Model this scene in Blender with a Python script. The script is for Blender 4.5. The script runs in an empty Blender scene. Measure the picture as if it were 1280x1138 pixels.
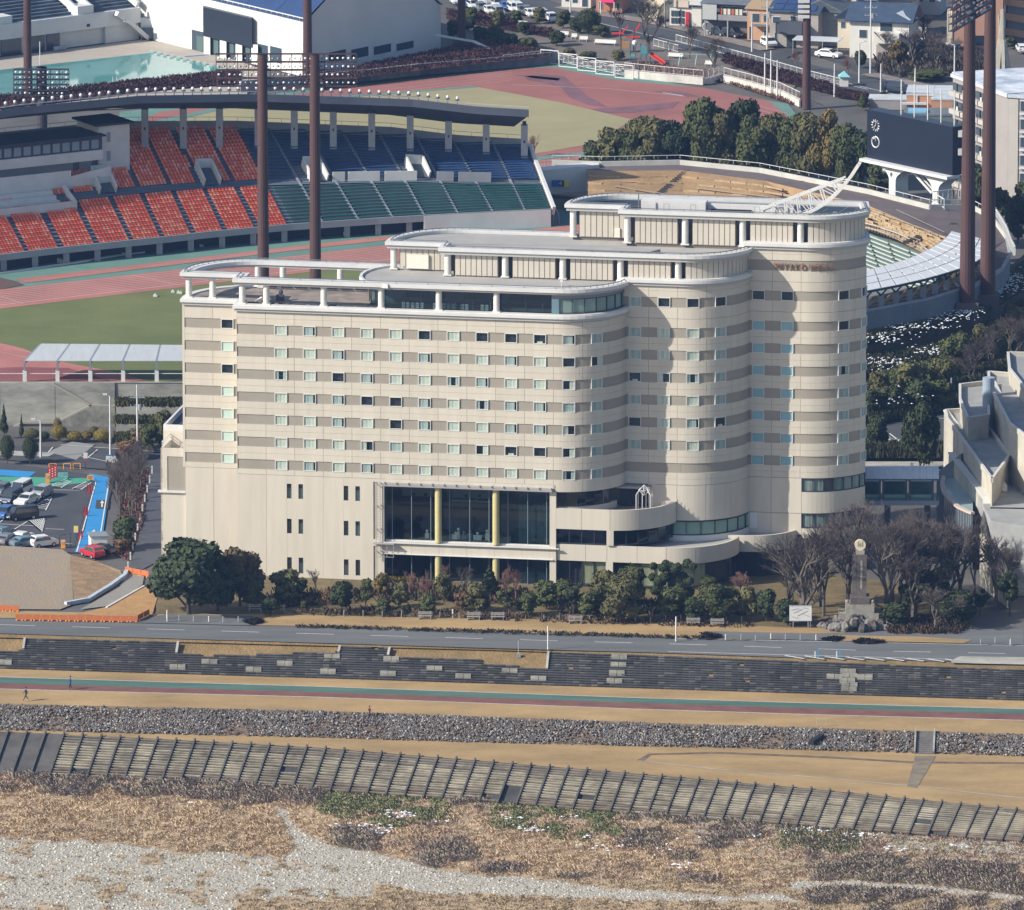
import bpy,bmesh,math,random
from math import sin,cos,tan,pi,radians,sqrt,hypot,atan2,ceil,exp
import numpy as np
random.seed(7)
C = bpy.context.scene.collection
SC = bpy.context.scene

# ------------------------------------------------------------------ camera
PITCH,FOC,HCAM = radians(12.2),13500.0,320.0
cam_d = bpy.data.cameras.new('camera'); cam = bpy.data.objects.new('camera',cam_d); C.objects.link(cam)
cam.location = (0,0,HCAM); cam.rotation_euler = (pi/2 - PITCH,0,0)
cam_d.sensor_width = 36; cam_d.lens = FOC*36/1280; cam_d.clip_start = 5; cam_d.clip_end = 20000
SC.camera = cam

# ------------------------------------------------------------------ sky,sun,exposure
SUN_AZ = radians(202.1)            # world angle of the direction towards the sun,from +X
SUN_EL = radians(31.5)
w = bpy.data.worlds.new('World'); SC.world = w; w.use_nodes = True
nt = w.node_tree; nt.nodes.clear()
wo = nt.nodes.new('ShaderNodeOutputWorld'); bg = nt.nodes.new('ShaderNodeBackground'); sky = nt.nodes.new('ShaderNodeTexSky')
sky.sky_type = 'NISHITA'; sky.sun_disc = False; sky.sun_elevation = SUN_EL
sky.sun_rotation = pi/2 - SUN_AZ   # rotation is measured clockwise from +Y
sky.air_density = 1.0; sky.dust_density = 1.2; sky.ozone_density = 1.3
bg.inputs[1].default_value = 0.105
nt.links.new(sky.outputs[0],bg.inputs[0]); nt.links.new(bg.outputs[0],wo.inputs[0])
sd = bpy.data.lights.new('sun','SUN'); sd.energy = 4.7; sd.angle = radians(0.5); sd.color = (1.0,0.93,0.82)
so = bpy.data.objects.new('sun',sd); C.objects.link(so); so.location = (-300,1300,400)
from mathutils import Vector,Matrix
sdir = Vector((cos(SUN_AZ)*cos(SUN_EL),sin(SUN_AZ)*cos(SUN_EL),sin(SUN_EL)))
so.rotation_euler = sdir.to_track_quat('Z','Y').to_euler()
SC.view_settings.view_transform = 'Standard'; SC.view_settings.look = 'None'
SC.view_settings.exposure = 0.46; SC.view_settings.gamma = 1; SC.view_settings.use_curve_mapping = False
SC.cycles.volume_bounces = 0
SC.cycles.max_bounces = 6; SC.cycles.transparent_max_bounces = 12

# ------------------------------------------------------------------ plan helpers (photo position -> place on a level plane)
cp,sp_ = cos(PITCH),sin(PITCH)
def ray(px,py):
    a = (px-640)/FOC; b = -(py-569)/FOC
    return (a,cp+b*sp_,-sp_+b*cp)
def G(px,py,z=0.0):
    d = ray(px,py); t = (z-HCAM)/d[2]
    return (d[0]*t,d[1]*t,z)
def at_depth(px,py,Y):
    d = ray(px,py); t = Y/d[1]
    return (d[0]*t,Y,HCAM+d[2]*t)
def proj_px(X,Y,Z):
    Z = Z-HCAM; w_ = Y*cp - Z*sp_
    return 640+FOC*X/w_,569-FOC*(Y*sp_+Z*cp)/w_
def lerp(a,b,t): return tuple(a[i]+(b[i]-a[i])*t for i in range(len(a)))
def poly_at(pts,x):
    """piecewise linear y(x)"""
    if x <= pts[0][0]: a,b = pts[0],pts[1]
    elif x >= pts[-1][0]: a,b = pts[-2],pts[-1]
    else:
        for a,b in zip(pts,pts[1:]):
            if a[0] <= x <= b[0]: break
    return a[1]+(b[1]-a[1])*(x-a[0])/(b[0]-a[0])

# ------------------------------------------------------------------ materials
_M = {}
def mat(name,col,rough=0.85,noise=0.0,scale=1.0,metal=0.0,bump=0.0,bscale=None,rnd=0.0,spec=0.3,col2=None,stretch=None,detail=4,coord='Object',emit=None):
    if name in _M: return _M[name]
    m = bpy.data.materials.new(name); m.use_nodes = True; t = m.node_tree; b = t.nodes['Principled BSDF']
    b.inputs['Roughness'].default_value = rough; b.inputs['Metallic'].default_value = metal
    b.inputs['Specular IOR Level'].default_value = spec
    c4 = (*col,1); b.inputs['Base Color'].default_value = c4
    last = None
    if noise > 0 or col2 or bump > 0:
        tc = t.nodes.new('ShaderNodeTexCoord'); mp = t.nodes.new('ShaderNodeMapping')
        t.links.new(tc.outputs[coord],mp.inputs[0])
        if stretch: mp.inputs['Scale'].default_value = stretch
    if noise > 0 or col2:
        nz = t.nodes.new('ShaderNodeTexNoise'); nz.inputs['Scale'].default_value = scale; nz.inputs['Detail'].default_value = detail
        nz.inputs['Roughness'].default_value = 0.65
        t.links.new(mp.outputs[0],nz.inputs[0])
        rp = t.nodes.new('ShaderNodeValToRGB'); rp.color_ramp.elements[0].position = 0.32; rp.color_ramp.elements[1].position = 0.68
        if col2: rp.color_ramp.elements[0].color = c4; rp.color_ramp.elements[1].color = (*col2,1)
        else:
            rp.color_ramp.elements[0].color = tuple(c*(1-noise) for c in col)+(1,)
            rp.color_ramp.elements[1].color = tuple(min(1,c*(1+noise)) for c in col)+(1,)
        t.links.new(nz.outputs[0],rp.inputs[0]); last = rp.outputs[0]
    if rnd > 0:
        oi = t.nodes.new('ShaderNodeObjectInfo'); mr = t.nodes.new('ShaderNodeMapRange')
        mr.inputs[3].default_value = 1-rnd; mr.inputs[4].default_value = 1+rnd
        t.links.new(oi.outputs['Random'],mr.inputs[0])
        mx = t.nodes.new('ShaderNodeVectorMath'); mx.operation = 'SCALE'
        if last: t.links.new(last,mx.inputs[0])
        else: mx.inputs[0].default_value = col
        t.links.new(mr.outputs[0],mx.inputs['Scale']); last = mx.outputs[0]
    if last: t.links.new(last,b.inputs['Base Color'])
    if bump > 0:
        n2 = t.nodes.new('ShaderNodeTexNoise'); n2.inputs['Scale'].default_value = bscale or scale*3; n2.inputs['Detail'].default_value = 5
        t.links.new(mp.outputs[0],n2.inputs[0])
        bp = t.nodes.new('ShaderNodeBump'); bp.inputs['Strength'].default_value = bump; bp.inputs['Distance'].default_value = 0.3
        t.links.new(n2.outputs[0],bp.inputs['Height']); t.links.new(bp.outputs[0],b.inputs['Normal'])
    _M[name] = m; return m
def glass(name,tint=(0.8,0.9,0.95),refl=(0.5,0.62,0.75),ior=1.6,clear=0.8):
    """architectural glass: mostly see-through, mirror share by fresnel"""
    if name in _M: return _M[name]
    m = bpy.data.materials.new(name); m.use_nodes = True; t = m.node_tree; t.nodes.clear()
    o = t.nodes.new('ShaderNodeOutputMaterial'); tr = t.nodes.new('ShaderNodeBsdfTransparent'); gl = t.nodes.new('ShaderNodeBsdfGlossy')
    tr.inputs[0].default_value = tuple(c*clear for c in tint)+(1,); gl.inputs[0].default_value = (*refl,1); gl.inputs['Roughness'].default_value = 0.03
    lw = t.nodes.new('ShaderNodeLayerWeight'); lw.inputs[0].default_value = .5; pw = t.nodes.new('ShaderNodeMath'); pw.operation = 'POWER'; pw.inputs[1].default_value = 5
    fr = t.nodes.new('ShaderNodeMath'); fr.operation = 'MULTIPLY_ADD'; fr.inputs[1].default_value = .9; fr.inputs[2].default_value = ((ior-1)/(ior+1))**2*1.6
    t.links.new(lw.outputs['Facing'],pw.inputs[0]); t.links.new(pw.outputs[0],fr.inputs[0])
    mx = t.nodes.new('ShaderNodeMixShader')
    t.links.new(fr.outputs[0],mx.inputs[0]); t.links.new(tr.outputs[0],mx.inputs[1]); t.links.new(gl.outputs[0],mx.inputs[2])
    t.links.new(mx.outputs[0],o.inputs[0]); _M[name] = m; return m

# ------------------------------------------------------------------ mesh builder
class MB:
    def __init__(s): s.v = []; s.f = []; s.mi = []; s.cur = 0
    def add(s,vs,fs):
        n = len(s.v); s.v.extend(vs); s.f.extend([tuple(i+n for i in f) for f in fs]); s.mi.extend([s.cur]*len(fs)); return s
    def box(s,x0,x1,y0,y1,z0,z1):
        if x0 > x1: x0,x1 = x1,x0
        if y0 > y1: y0,y1 = y1,y0
        if z0 > z1: z0,z1 = z1,z0
        return s.add([(x0,y0,z0),(x1,y0,z0),(x1,y1,z0),(x0,y1,z0),(x0,y0,z1),(x1,y0,z1),(x1,y1,z1),(x0,y1,z1)],
              [(0,3,2,1),(4,5,6,7),(0,1,5,4),(1,2,6,5),(2,3,7,6),(3,0,4,7)])
    def beam(s,a,b,wx,wz,up=(0,0,1)):
        a = Vector(a); b = Vector(b); d = b-a
        if d.length < 1e-6: return s
        d.normalize(); u = Vector(up); r = d.cross(u)
        if r.length < 1e-4: r = d.cross(Vector((0,1,0)))
        r.normalize(); u = r.cross(d); r = r*(wx/2); u = u*(wz/2); vs = []
        for p in (a,b): vs += [tuple(p-r-u),tuple(p+r-u),tuple(p+r+u),tuple(p-r+u)]
        return s.add(vs,[(0,1,2,3),(7,6,5,4),(0,4,5,1),(1,5,6,2),(2,6,7,3),(3,7,4,0)])
    def tube(s,a,b,r0,r1=None,n=8,caps=True):
        r1 = r0 if r1 is None else r1
        a = Vector(a); b = Vector(b); d = (b-a)
        if d.length < 1e-6: return s
        d.normalize(); q = d.orthogonal().normalized(); p = d.cross(q); vs = []
        for c,r in ((a,r0),(b,r1)):
            for i in range(n):
                t = 2*pi*i/n; vs.append(tuple(c+q*(r*cos(t))+p*(r*sin(t))))
        fs = [(i,(i+1) % n,n+(i+1) % n,n+i) for i in range(n)]
        if caps: fs += [tuple(range(n-1,-1,-1)),tuple(range(n,2*n))]
        return s.add(vs,fs)
    def prism(s,poly,z0,z1,bottom=True):
        """poly: counter-clockwise (x,y) list; z0/z1 numbers or per-vertex lists"""
        n = len(poly)
        zz0 = z0 if hasattr(z0,'__len__') else [z0]*n; zz1 = z1 if hasattr(z1,'__len__') else [z1]*n
        vs = [(p[0],p[1],zz0[i]) for i,p in enumerate(poly)]+[(p[0],p[1],zz1[i]) for i,p in enumerate(poly)]
        fs = [(i,(i+1) % n,n+(i+1) % n,n+i) for i in range(n)]+[tuple(range(n,2*n))]
        if bottom: fs.append(tuple(range(n-1,-1,-1)))
        return s.add(vs,fs)
    def strip(s,A,B):
        """sheet between two polylines of equal length"""
        n = len(A); return s.add(list(A)+list(B),[(i,i+1,n+i+1,n+i) for i in range(n-1)])
    def wall(s,A,h,th=0.2):
        """vertical wall of thickness th along polyline A of (x,y,z); h height"""
        for a,b in zip(A,A[1:]):
            d = Vector((b[0]-a[0],b[1]-a[1],0))
            if d.length < 1e-6: continue
            d.normalize(); nn = Vector((-d.y,d.x,0))*(th/2); e = d*(th*0.5)
            h0 = h
            vs = [(a[0]-nn.x,a[1]-nn.y,a[2]),(b[0]-nn.x,b[1]-nn.y,b[2]),(b[0]+nn.x,b[1]+nn.y,b[2]),(a[0]+nn.x,a[1]+nn.y,a[2])]
            vs += [(x,y,z+h0) for x,y,z in vs]
            s.add(vs,[(0,3,2,1),(4,5,6,7),(0,1,5,4),(1,2,6,5),(2,3,7,6),(3,0,4,7)])
        return s
    def ball(s,c,r,n=6,m=4,sq=(1,1,1)):
        vs = [(c[0],c[1],c[2]-r*sq[2])]
        for j in range(1,m):
            ph = -pi/2+pi*j/m
            for i in range(n): vs.append((c[0]+r*sq[0]*cos(ph)*cos(2*pi*i/n),c[1]+r*sq[1]*cos(ph)*sin(2*pi*i/n),c[2]+r*sq[2]*sin(ph)))
        vs.append((c[0],c[1],c[2]+r*sq[2])); fs = [(0,1+(i+1) % n,1+i) for i in range(n)]
        for j in range(m-2):
            for i in range(n):
                a = 1+j*n+i; b = 1+j*n+(i+1) % n; fs.append((a,b,b+n,a+n))
        k = len(vs)-1; o = 1+(m-2)*n; fs += [(o+i,o+(i+1) % n,k) for i in range(n)]
        return s.add(vs,fs)
    def mesh(s,name,mats,origin=(0,0,0),smooth=False):
        me = bpy.data.meshes.new(name)
        if origin != (0,0,0): vs = [(x-origin[0],y-origin[1],z-origin[2]) for x,y,z in s.v]
        else: vs = s.v
        me.from_pydata(vs,[],s.f)
        if not isinstance(mats,(list,tuple)): mats = [mats]
        for m in mats: me.materials.append(m)
        if len(mats) > 1: me.polygons.foreach_set('material_index',s.mi)
        if smooth: me.polygons.foreach_set('use_smooth',[True]*len(s.f))
        me.update(); return me
def link(name,data,parent=None,loc=(0,0,0),rz=0.0,**props):
    o = bpy.data.objects.new(name,data); C.objects.link(o)
    if parent: o.parent = parent
    o.location = loc; o.rotation_euler = (0,0,rz)
    for k,v in props.items():
        if v is not None: o[k] = v
    return o
def thing(name,label,cat,loc=(0,0,0),rz=0.0,group=None,kind=None):
    return link(name,None,None,loc,rz,label=label,category=cat,group=group,kind=kind)
def part(root,name,mb,m,world=False,label=None,kind=None,smooth=False,loc=(0,0,0),rz=0.0):
    """world=True: coordinates of mb are world ones and root is a top-level Empty without rotation"""
    org = tuple(root.location) if world else (0,0,0)
    me = mb if isinstance(mb,bpy.types.Mesh) else mb.mesh(name,m,org,smooth)
    return link(name,me,root,loc,rz,label=label,kind=kind)
def struct(name,mb,m,label=None,kind='structure',smooth=False):
    return link(name,mb.mesh(name,m,(0,0,0),smooth),None,kind=kind,label=label)
def solo(name,mb,m,label,cat,loc=(0,0,0),rz=0.0,group=None,kind=None,world=False,smooth=False):
    me = mb if isinstance(mb,bpy.types.Mesh) else mb.mesh(name,m,loc if world else (0,0,0),smooth)
    return link(name,me,None,loc,rz,label=label,category=cat,group=group,kind=kind)
def copy_tree(o,parent=None):
    c = o.copy(); C.objects.link(c)
    if parent: c.parent = parent
    for ch in o.children: copy_tree(ch,c)
    return c
def place(proto,used,loc,rz=0.0,label=None,scale=None,group=None):
    o = proto if not used.get(proto.name) else copy_tree(proto)
    if not used.get(proto.name): used[proto.name] = True
    o.location = loc; o.rotation_euler = (0,0,rz)
    if scale is not None: o.scale = scale if hasattr(scale,'__len__') else (scale,)*3
    if label: o['label'] = label
    if group: o['group'] = group
    return o
USED = {}
def inpoly(x,y,P):
    c = False; j = len(P)-1
    for i in range(len(P)):
        if (P[i][1] > y) != (P[j][1] > y) and x < (P[j][0]-P[i][0])*(y-P[i][1])/(P[j][1]-P[i][1])+P[i][0]: c = not c
        j = i
    return c
def raw_mesh(name,V,F,m):
    """V (n,3) float array, F (k,3) int array of triangles"""
    me = bpy.data.meshes.new(name); V = np.asarray(V,dtype=np.float32); F = np.asarray(F,dtype=np.int32)
    me.vertices.add(len(V)); me.vertices.foreach_set('co',V.ravel())
    me.loops.add(F.size); me.loops.foreach_set('vertex_index',F.ravel())
    me.polygons.add(len(F)); me.polygons.foreach_set('loop_start',np.arange(0,F.size,3,dtype=np.int32))
    me.polygons.foreach_set('loop_total',np.full(len(F),3,dtype=np.int32))
    for q in (m if isinstance(m,(list,tuple)) else [m]): me.materials.append(q)
    me.update(calc_edges=True); me.validate(); return me
RNG = np.random.default_rng(11)
# ================================================================== LARGE STRUCTURE: ground,river side,roads
M_grass_dry = mat('dry_lawn',(0.35,0.24,0.115),noise=0.24,scale=0.16,coord='Object',bump=0.25,bscale=2.5,stretch=(.45,1,1),detail=9)
M_grass_dry2 = mat('dry_verge',(0.27,0.18,0.085),col2=(0.17,0.125,0.055),scale=0.5,bump=0.5,bscale=3)
M_asph = mat('asphalt',(0.135,0.142,0.145),noise=0.2,scale=0.35,rough=0.9,stretch=(.12,1,1),detail=8)
M_asph2 = mat('dark_asphalt',(0.068,0.072,0.08),noise=0.15,scale=0.2,rough=0.9)
M_white = mat('road_paint',(0.62,0.62,0.6),noise=0.15,scale=2)
M_conc = mat('concrete',(0.36,0.35,0.31),noise=0.25,scale=0.25,bump=0.1)
M_conc_d = mat('stained_concrete',(0.30,0.30,0.265),noise=0.35,scale=0.18,bump=0.1,stretch=(1,1,3))
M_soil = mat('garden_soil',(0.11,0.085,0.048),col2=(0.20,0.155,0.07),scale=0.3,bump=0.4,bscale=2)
M_gen = mat('town_ground',(0.11,0.105,0.10),noise=0.25,scale=0.06)

def sheet(name,pts,z,m,label=None,kind='structure'):
    """flat ngon from photo points on plane z"""
    mb = MB(); P = [G(x,y,z) for x,y in pts]
    a = sum(P[i][0]*P[(i+1) % len(P)][1]-P[(i+1) % len(P)][0]*P[i][1] for i in range(len(P)))
    if a < 0: P = P[::-1]
    mb.add(P,[tuple(range(len(P)))])
    return struct(name,mb,m,label,kind)
# lines of the levee in photo coordinates,with their heights
XS = [-260,-120,0,200,400,600,800,1000,1280,1400,1560]
L_road0 = [(0,767),(1280,803)]; L_road1 = [(0,792),(640,811),(880,817.5),(1100,826.5),(1280,829)]
L_step1 = [(0,836),(400,848),(685,857),(1280,876)]
L_pathA = [(0,846.5),(400,858.5),(880,875.5),(1280,886.5)]
L_pathM = [(0,854.3),(400,865.3),(880,881.8),(1280,893)]
L_pathB = [(0,861.5),(400,871.8),(880,889.8),(1280,900.8)]
L_rip0 = [(0,880),(400,888.5),(880,905.8),(1280,917.7)]
L_rip1 = [(0,912.5),(400,922),(600,927.8),(1000,937),(1280,945)]
L_emb0 = [(-260,908),(0,914.6),(80,917.6),(400,935),(720,961),(1000,985),(1280,1012.7)]
L_emb1 = [(-260,962),(0,969),(260,981),(405,990.7),(590,1002.6),(722,1014),(906,1027),(1087,1041),(1251,1052),(1560,1076)]
def line(L,z,xs=XS): return [G(x,poly_at(L,x),z) for x in xs]
far = 9000
# ground north of the road: one sheet out to the horizon
R0 = line(L_road1,-0.12)
g = MB(); a = R0[0]; b = R0[-1]
W0 = [(-far,a[1]-(far+a[0])*(b[1]-a[1])/(b[0]-a[0])*1.0,-0.12)]+R0+[(far,b[1]+(far-b[0])*(b[1]-a[1])/(b[0]-a[0]),-0.12)]
g.add(W0+[(far,16000,-0.12),(-far,16000,-0.12)],[tuple(range(len(W0)+2))])
struct('ground',g,M_gen,'open ground around the stadium and the town')
def ext(P):
    """carry a levee line on to both sides"""
    a,b = P[0],P[-1]; s0 = (P[1][1]-a[1])/(P[1][0]-a[0]); s1 = (b[1]-P[-2][1])/(b[0]-P[-2][0])
    return [(a[0]-900,a[1]-900*s0,a[2])]+P+[(b[0]+900,b[1]+900*s1,b[2])]
def band(name,LA,za,LB,zb,m,label=None):
    mb = MB(); mb.strip(ext(line(LA,za)),ext(line(LB,zb))); mb.f = [f[::-1] for f in mb.f]
    return struct(name,mb,m,label)
L_st0 = [(0,797),(685,814.5),(880,822),(1280,837.5)]
band('verge',L_road1,-0.12,L_st0,-0.35,M_grass_dry2,'dry grass verge beside the road')
# under-slope beneath the stepped bank,then the lower levee shelf
band('slope',L_st0,-0.45,L_step1,-3.3,M_grass_dry2,'dry grass slope between the stepped blocks')
band('lawn',L_step1,-3.3,L_pathA,-3.35,M_grass_dry,'dry grass strip above the riverside path')
M_pgreen = mat('path_green',(0.08,0.15,0.125),noise=0.22,scale=0.5,stretch=(.2,1,1),detail=8); M_pred = mat('path_red',(0.185,0.085,0.07),noise=0.2,scale=0.3)
band('path',L_pathA,-3.35,L_pathM,-3.35,M_pgreen,'green lane of the riverside path')
band('path',L_pathM,-3.35,L_pathB,-3.35,M_pred,'red brown lane of the riverside path')
mb = MB()
for L,wd in ((L_pathA,.16),(L_pathB,.2)):
    P = ext(line(L,-3.33)); mb.strip(P,[(x,y+wd,z) for x,y,z in P])
mb.f = [f[::-1] for f in mb.f]; mb.f = [f for f in mb.f]
o = struct('path_marking',mb,M_white,'white edge lines of the riverside path')
band('lawn',L_pathB,-3.352,L_rip0,-3.6,M_grass_dry,'dry grass strip below the riverside path')
M_ripsoil = mat('riprap_soil',(0.17,0.125,0.09),noise=0.4,scale=0.8)
band('slope',L_rip0,-3.6,L_rip1,-5.4,M_ripsoil,'soil between the riprap stones')
band('lawn',L_rip1,-5.4,L_emb0,-5.4,M_grass_dry,'dry lawn terrace above the concrete embankment')
M_embc = mat('embankment_concrete',(0.06,0.06,0.058),noise=0.35,scale=0.25)
band('embankment',L_emb0,-5.42,L_emb1,-8.4,M_embc,'weathered concrete slope under the slats')
# riverbed
M_gravel = mat('gravel_bed',(0.36,0.33,0.27),col2=(0.47,0.435,0.36),scale=0.9,bump=0.9,bscale=2.2,detail=8)
mb = MB(); P = ext(line(L_emb1,-8.4)); mb.add(P+[(P[-1][0],700,-9.2),(P[0][0],700,-9.2)],[tuple(range(len(P)+2))])
mb.f = [f[::-1] for f in mb.f]; struct('riverbed',mb,M_gravel,'pale gravel riverbed')

# paths on the lawn terrace
M_dirt = mat('dirt_path',(0.21,0.175,0.125),noise=0.25,scale=0.5)
def ribbon(name,pts,z,wd,m,label=None,kind='structure'):
    P = [Vector(G(x,y,z)) for x,y in pts]; A = []; B = []
    for i,p in enumerate(P):
        d = (P[min(i+1,len(P)-1)]-P[max(i-1,0)]); d.z = 0; d.normalize(); n = Vector((-d.y,d.x,0))*wd/2
        A.append(tuple(p-n)); B.append(tuple(p+n))
    mb = MB(); mb.strip(A,B); return struct(name,mb,m,label,kind)
ribbon('footpath',[(800,951),(812,943),(900,941),(1040,947),(1140,953),(1280,954),(1420,956)],-5.375,.9,mat('path_soil',(0.16,.12,.09),noise=.3,scale=.6),'brown trodden path along the terrace')
ribbon('footpath',[(798,951),(900,962),(1000,970),(1145,983),(1280,998),(1420,1010)],-5.37,.32,M_conc,'thin concrete kerb path along the terrace')
sheet('footpath',[(1144,945),(1170,945),(1146,985),(1134,983)],-5.365,M_dirt,'short dirt path below the riprap stairs')

# ---- road
mb = MB(); mb.strip(ext(line(L_road0,-0.05)),ext(line(L_road1,-0.05))); mb.f = [f[::-1] for f in mb.f]
struct('road',mb,M_asph,'grey two lane riverside road')
mb = MB()
def pline(mb,p,q,z,wd):
    a = Vector(G(*p,z)); b = Vector(G(*q,z)); d = b-a; d.normalize(); n = Vector((-d.y,d.x,0))*wd/2
    mb.add([tuple(a-n),tuple(b-n),tuple(b+n),tuple(a+n)],[(0,1,2,3)])
def ry(x,t): return poly_at(L_road0,x)*(1-t)+poly_at(L_road1,x)*t
for k in range(-2,17):
    x0 = -3+k*93.3; x1 = x0+47
    if x1 > -200: pline(mb,(x0,ry(x0,.56)),(x1,ry(x1,.56)),-0.03,.17)
pline(mb,(845,ry(845,.3)),(1400,ry(1400,.12)),-0.03,.16)
pline(mb,(835,814.6),(1180,824),-0.03,.16)
pline(mb,(500,ry(500,.2)),(690,ry(690,.2)),-0.03,.1)
for k in range(9):
    x = 985+k*25; pline(mb,(x-4,819.4+k*.55),(x+20,823.6+k*.5),-0.03,.36)
struct('road_marking',mb,M_white,'white lane dashes and hatching on the road')
sheet('pavement',[(1188,826),(1200,820.5),(1420,824),(1420,834),(1190,828.8)],-0.0,M_conc,'pale paved strip at the right end of the road')
# forecourt strip between road and garden
sheet('lawn',[(-60,771),(-60,762),(200,768),(330,768),(560,773),(800,776),(905,781),(1000,785),(1230,790),(1270,790),(1270,800),(900,800),(880,798),(650,791),(400,783),(310,781.5),(215,778)],0.02,M_grass_dry,'dry lawn strip between garden and road')
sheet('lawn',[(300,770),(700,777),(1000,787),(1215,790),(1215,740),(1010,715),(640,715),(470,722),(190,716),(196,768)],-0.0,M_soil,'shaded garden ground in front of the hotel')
sheet('pavement',[(170,772),(215,768),(318,770),(312,782),(150,778)],0.045,M_asph,'asphalt apron at the left garden corner')
sheet('pavement',[(880,789),(1020,792),(1160,787),(1280,786),(1280,806),(1000,800),(876,799)],0.045,M_asph,'asphalt apron before the monument')
sheet('lawn',[(1030,798),(1040,794),(1150,796),(1215,800),(1205,804),(1040,801)],0.09,M_grass_dry,'small dry grass island beside the road')

# ---- stepped block bank
M_blk = mat('bank_block',(0.07,0.07,0.07),noise=0.35,scale=0.35,rnd=0.1)
M_blkl = mat('bank_block_pale',(0.29,0.28,0.235),noise=0.3,scale=0.5)
NR = 14
def bankpt(x,w_):
    a = G(x,poly_at(L_st0,x),-0.35); b = G(x,poly_at(L_step1,x),-3.25); return lerp(a,b,w_)
def bank_top(x):
    for x0,x1,y0,y1 in ((-300,32,812,813),(32,222,797,802.5),(222,250,817,817),(250,425,820,815),(425,487,807,809),(487,545,821,822),(545,605,823.5,825),(605,685,830,836),(685,1700,815,838)):
        if x0 <= x < x1:
            y = y0+(y1-y0)*(x-x0)/(x1-x0)
            if x0 == 685: return 0.0
            return max(0.0,(y-poly_at(L_st0,x))/(poly_at(L_step1,x)-poly_at(L_st0,x)))
    return 0
bank = thing('stepped_bank','dark weathered stepped block bank between road and riverside path','stepped embankment',G(640,840,-3))
xs_all = []
secs = [(-260,0),(0,160),(160,320),(320,480),(480,640),(640,800),(800,960),(960,1120),(1120,1280),(1280,1500)]
pale = []
for (x0,x1) in secs:
    mb = MB(); nb = int((x1-x0)/7.6)
    for r in range(NR):
        off = random.random()*6
        for i in range(nb):
            xa = x0+(x1-x0)*i/nb; xb = x0+(x1-x0)*(i+1)/nb; xm = (xa+xb)/2; wm = (r+.5)/NR
            if wm < bank_top(xm): continue
            if random.random() < .004: continue
            A = bankpt(xa,r/NR); B = bankpt(xb,r/NR); A2 = bankpt(xa,(r+1)/NR); B2 = bankpt(xb,(r+1)/NR)
            j = random.uniform(-.012,.012); zt = A[2]+j; zl = A2[2]; g_ = .008; h_ = zt-.1; yo = A2[1]-.02+random.uniform(-.012,.012)
            vs = [(A2[0]+g_,yo,h_),(B2[0]-g_,yo,h_),(B2[0]-g_,yo,zt),(A2[0]+g_,yo,zt),(A[0]+g_,A[1],zt),(B[0]-g_,A[1],zt),(A2[0]+g_,yo+.14,h_),(B2[0]-g_,yo+.14,h_),(A2[0]+g_,yo+.14,zl-.1),(B2[0]-g_,yo+.14,zl-.1)]
            mb.add(vs,[(0,1,2,3),(3,2,5,4),(6,7,1,0),(8,9,7,6)])
            mb.mi[-4:] = [1 if random.random() < .15 else 0]*4
    part(bank,'block_course',mb,[M_blk,mat('bank_block_worn',(0.135,0.13,0.12),noise=.3,scale=.5)],world=True,kind='stuff')
# pale stair blocks set into the bank,drawn from the photo
for (x,y,n) in [(5,827,1),(222,833,1),(262,826.5,1),(317,836,1),(356,828.5,1),(415,820,1),(410,838.5,1),(489,823,1),(485,841,1),(543,835,1),(579,844.5,1),(637,838,1),(673,847.5,1),(774,820,1),(773,830.5,1),(771,840.5,1),(768,850.5,1),
                  (1060,838.5,1),(1043,845,1),(1062,844,1),(1081,845.5,1),(1059,850,1),(1062,855.5,1),(1061,861,1)]:
    w_ = (y-poly_at(L_st0,x))/(poly_at(L_step1,x)-poly_at(L_st0,x)); mb = MB()
    for r in (0,1):
        for sx in (-5,5):
            A = bankpt(x+sx-4.7,w_+(r-.5)*.055); B = bankpt(x+sx+4.7,w_+(r-.5)*.055)
            mb.box(A[0],B[0],A[1]-.55,A[1]-.12,A[2]-.28,A[2]+.16)
    part(bank,'stair_block',mb,M_blkl,world=True)
for x,y0,y1 in ((31,798,813),(222.5,803,818),(425,808,817),(487,810,821),(685.5,815,838)):   # kerbs at the ends of the steps
    mb = MB(); A = G(x,y0,-.3); w_ = (y1-poly_at(L_st0,x))/(poly_at(L_step1,x)-poly_at(L_st0,x)); B = bankpt(x-2,w_)
    mb.beam(A,(B[0],B[1],B[2]+.15),.3,.35); part(bank,'end_kerb',mb,M_conc,world=True)

# ---- ribbed embankment: ribs and slats
emb = thing('ribbed_embankment','long concrete embankment with sloping ribs and slats above the dry riverbed','embankment',G(640,990,-8))
M_rib = mat('embankment_rib',(0.10,0.092,0.082),noise=0.3,scale=0.6); M_slat = mat('embankment_slat',(0.27,0.24,0.18),noise=0.45,scale=0.35,rnd=.12)
def embpt(x,w_,lift=0.0):
    """x is the photo position of the crest, the foot lies a little to the left"""
    a = G(x,poly_at(L_emb0,x),-5.4); xb = x-19; b = G(xb,poly_at(L_emb1,xb),-8.35); p = lerp(a,b,w_); return (p[0],p[1]-lift*.3,p[2]+lift)
rib_x = [80.5+23.35*k for k in range(-10,60)]
rib_x = [x for x in rib_x if x < 1460]
for i,x in enumerate(rib_x):
    mb = MB(); mb.beam(embpt(x,-.01,.08),embpt(x,1.0,.08),.22,.55); part(emb,'rib',mb,M_rib,world=True)
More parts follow.
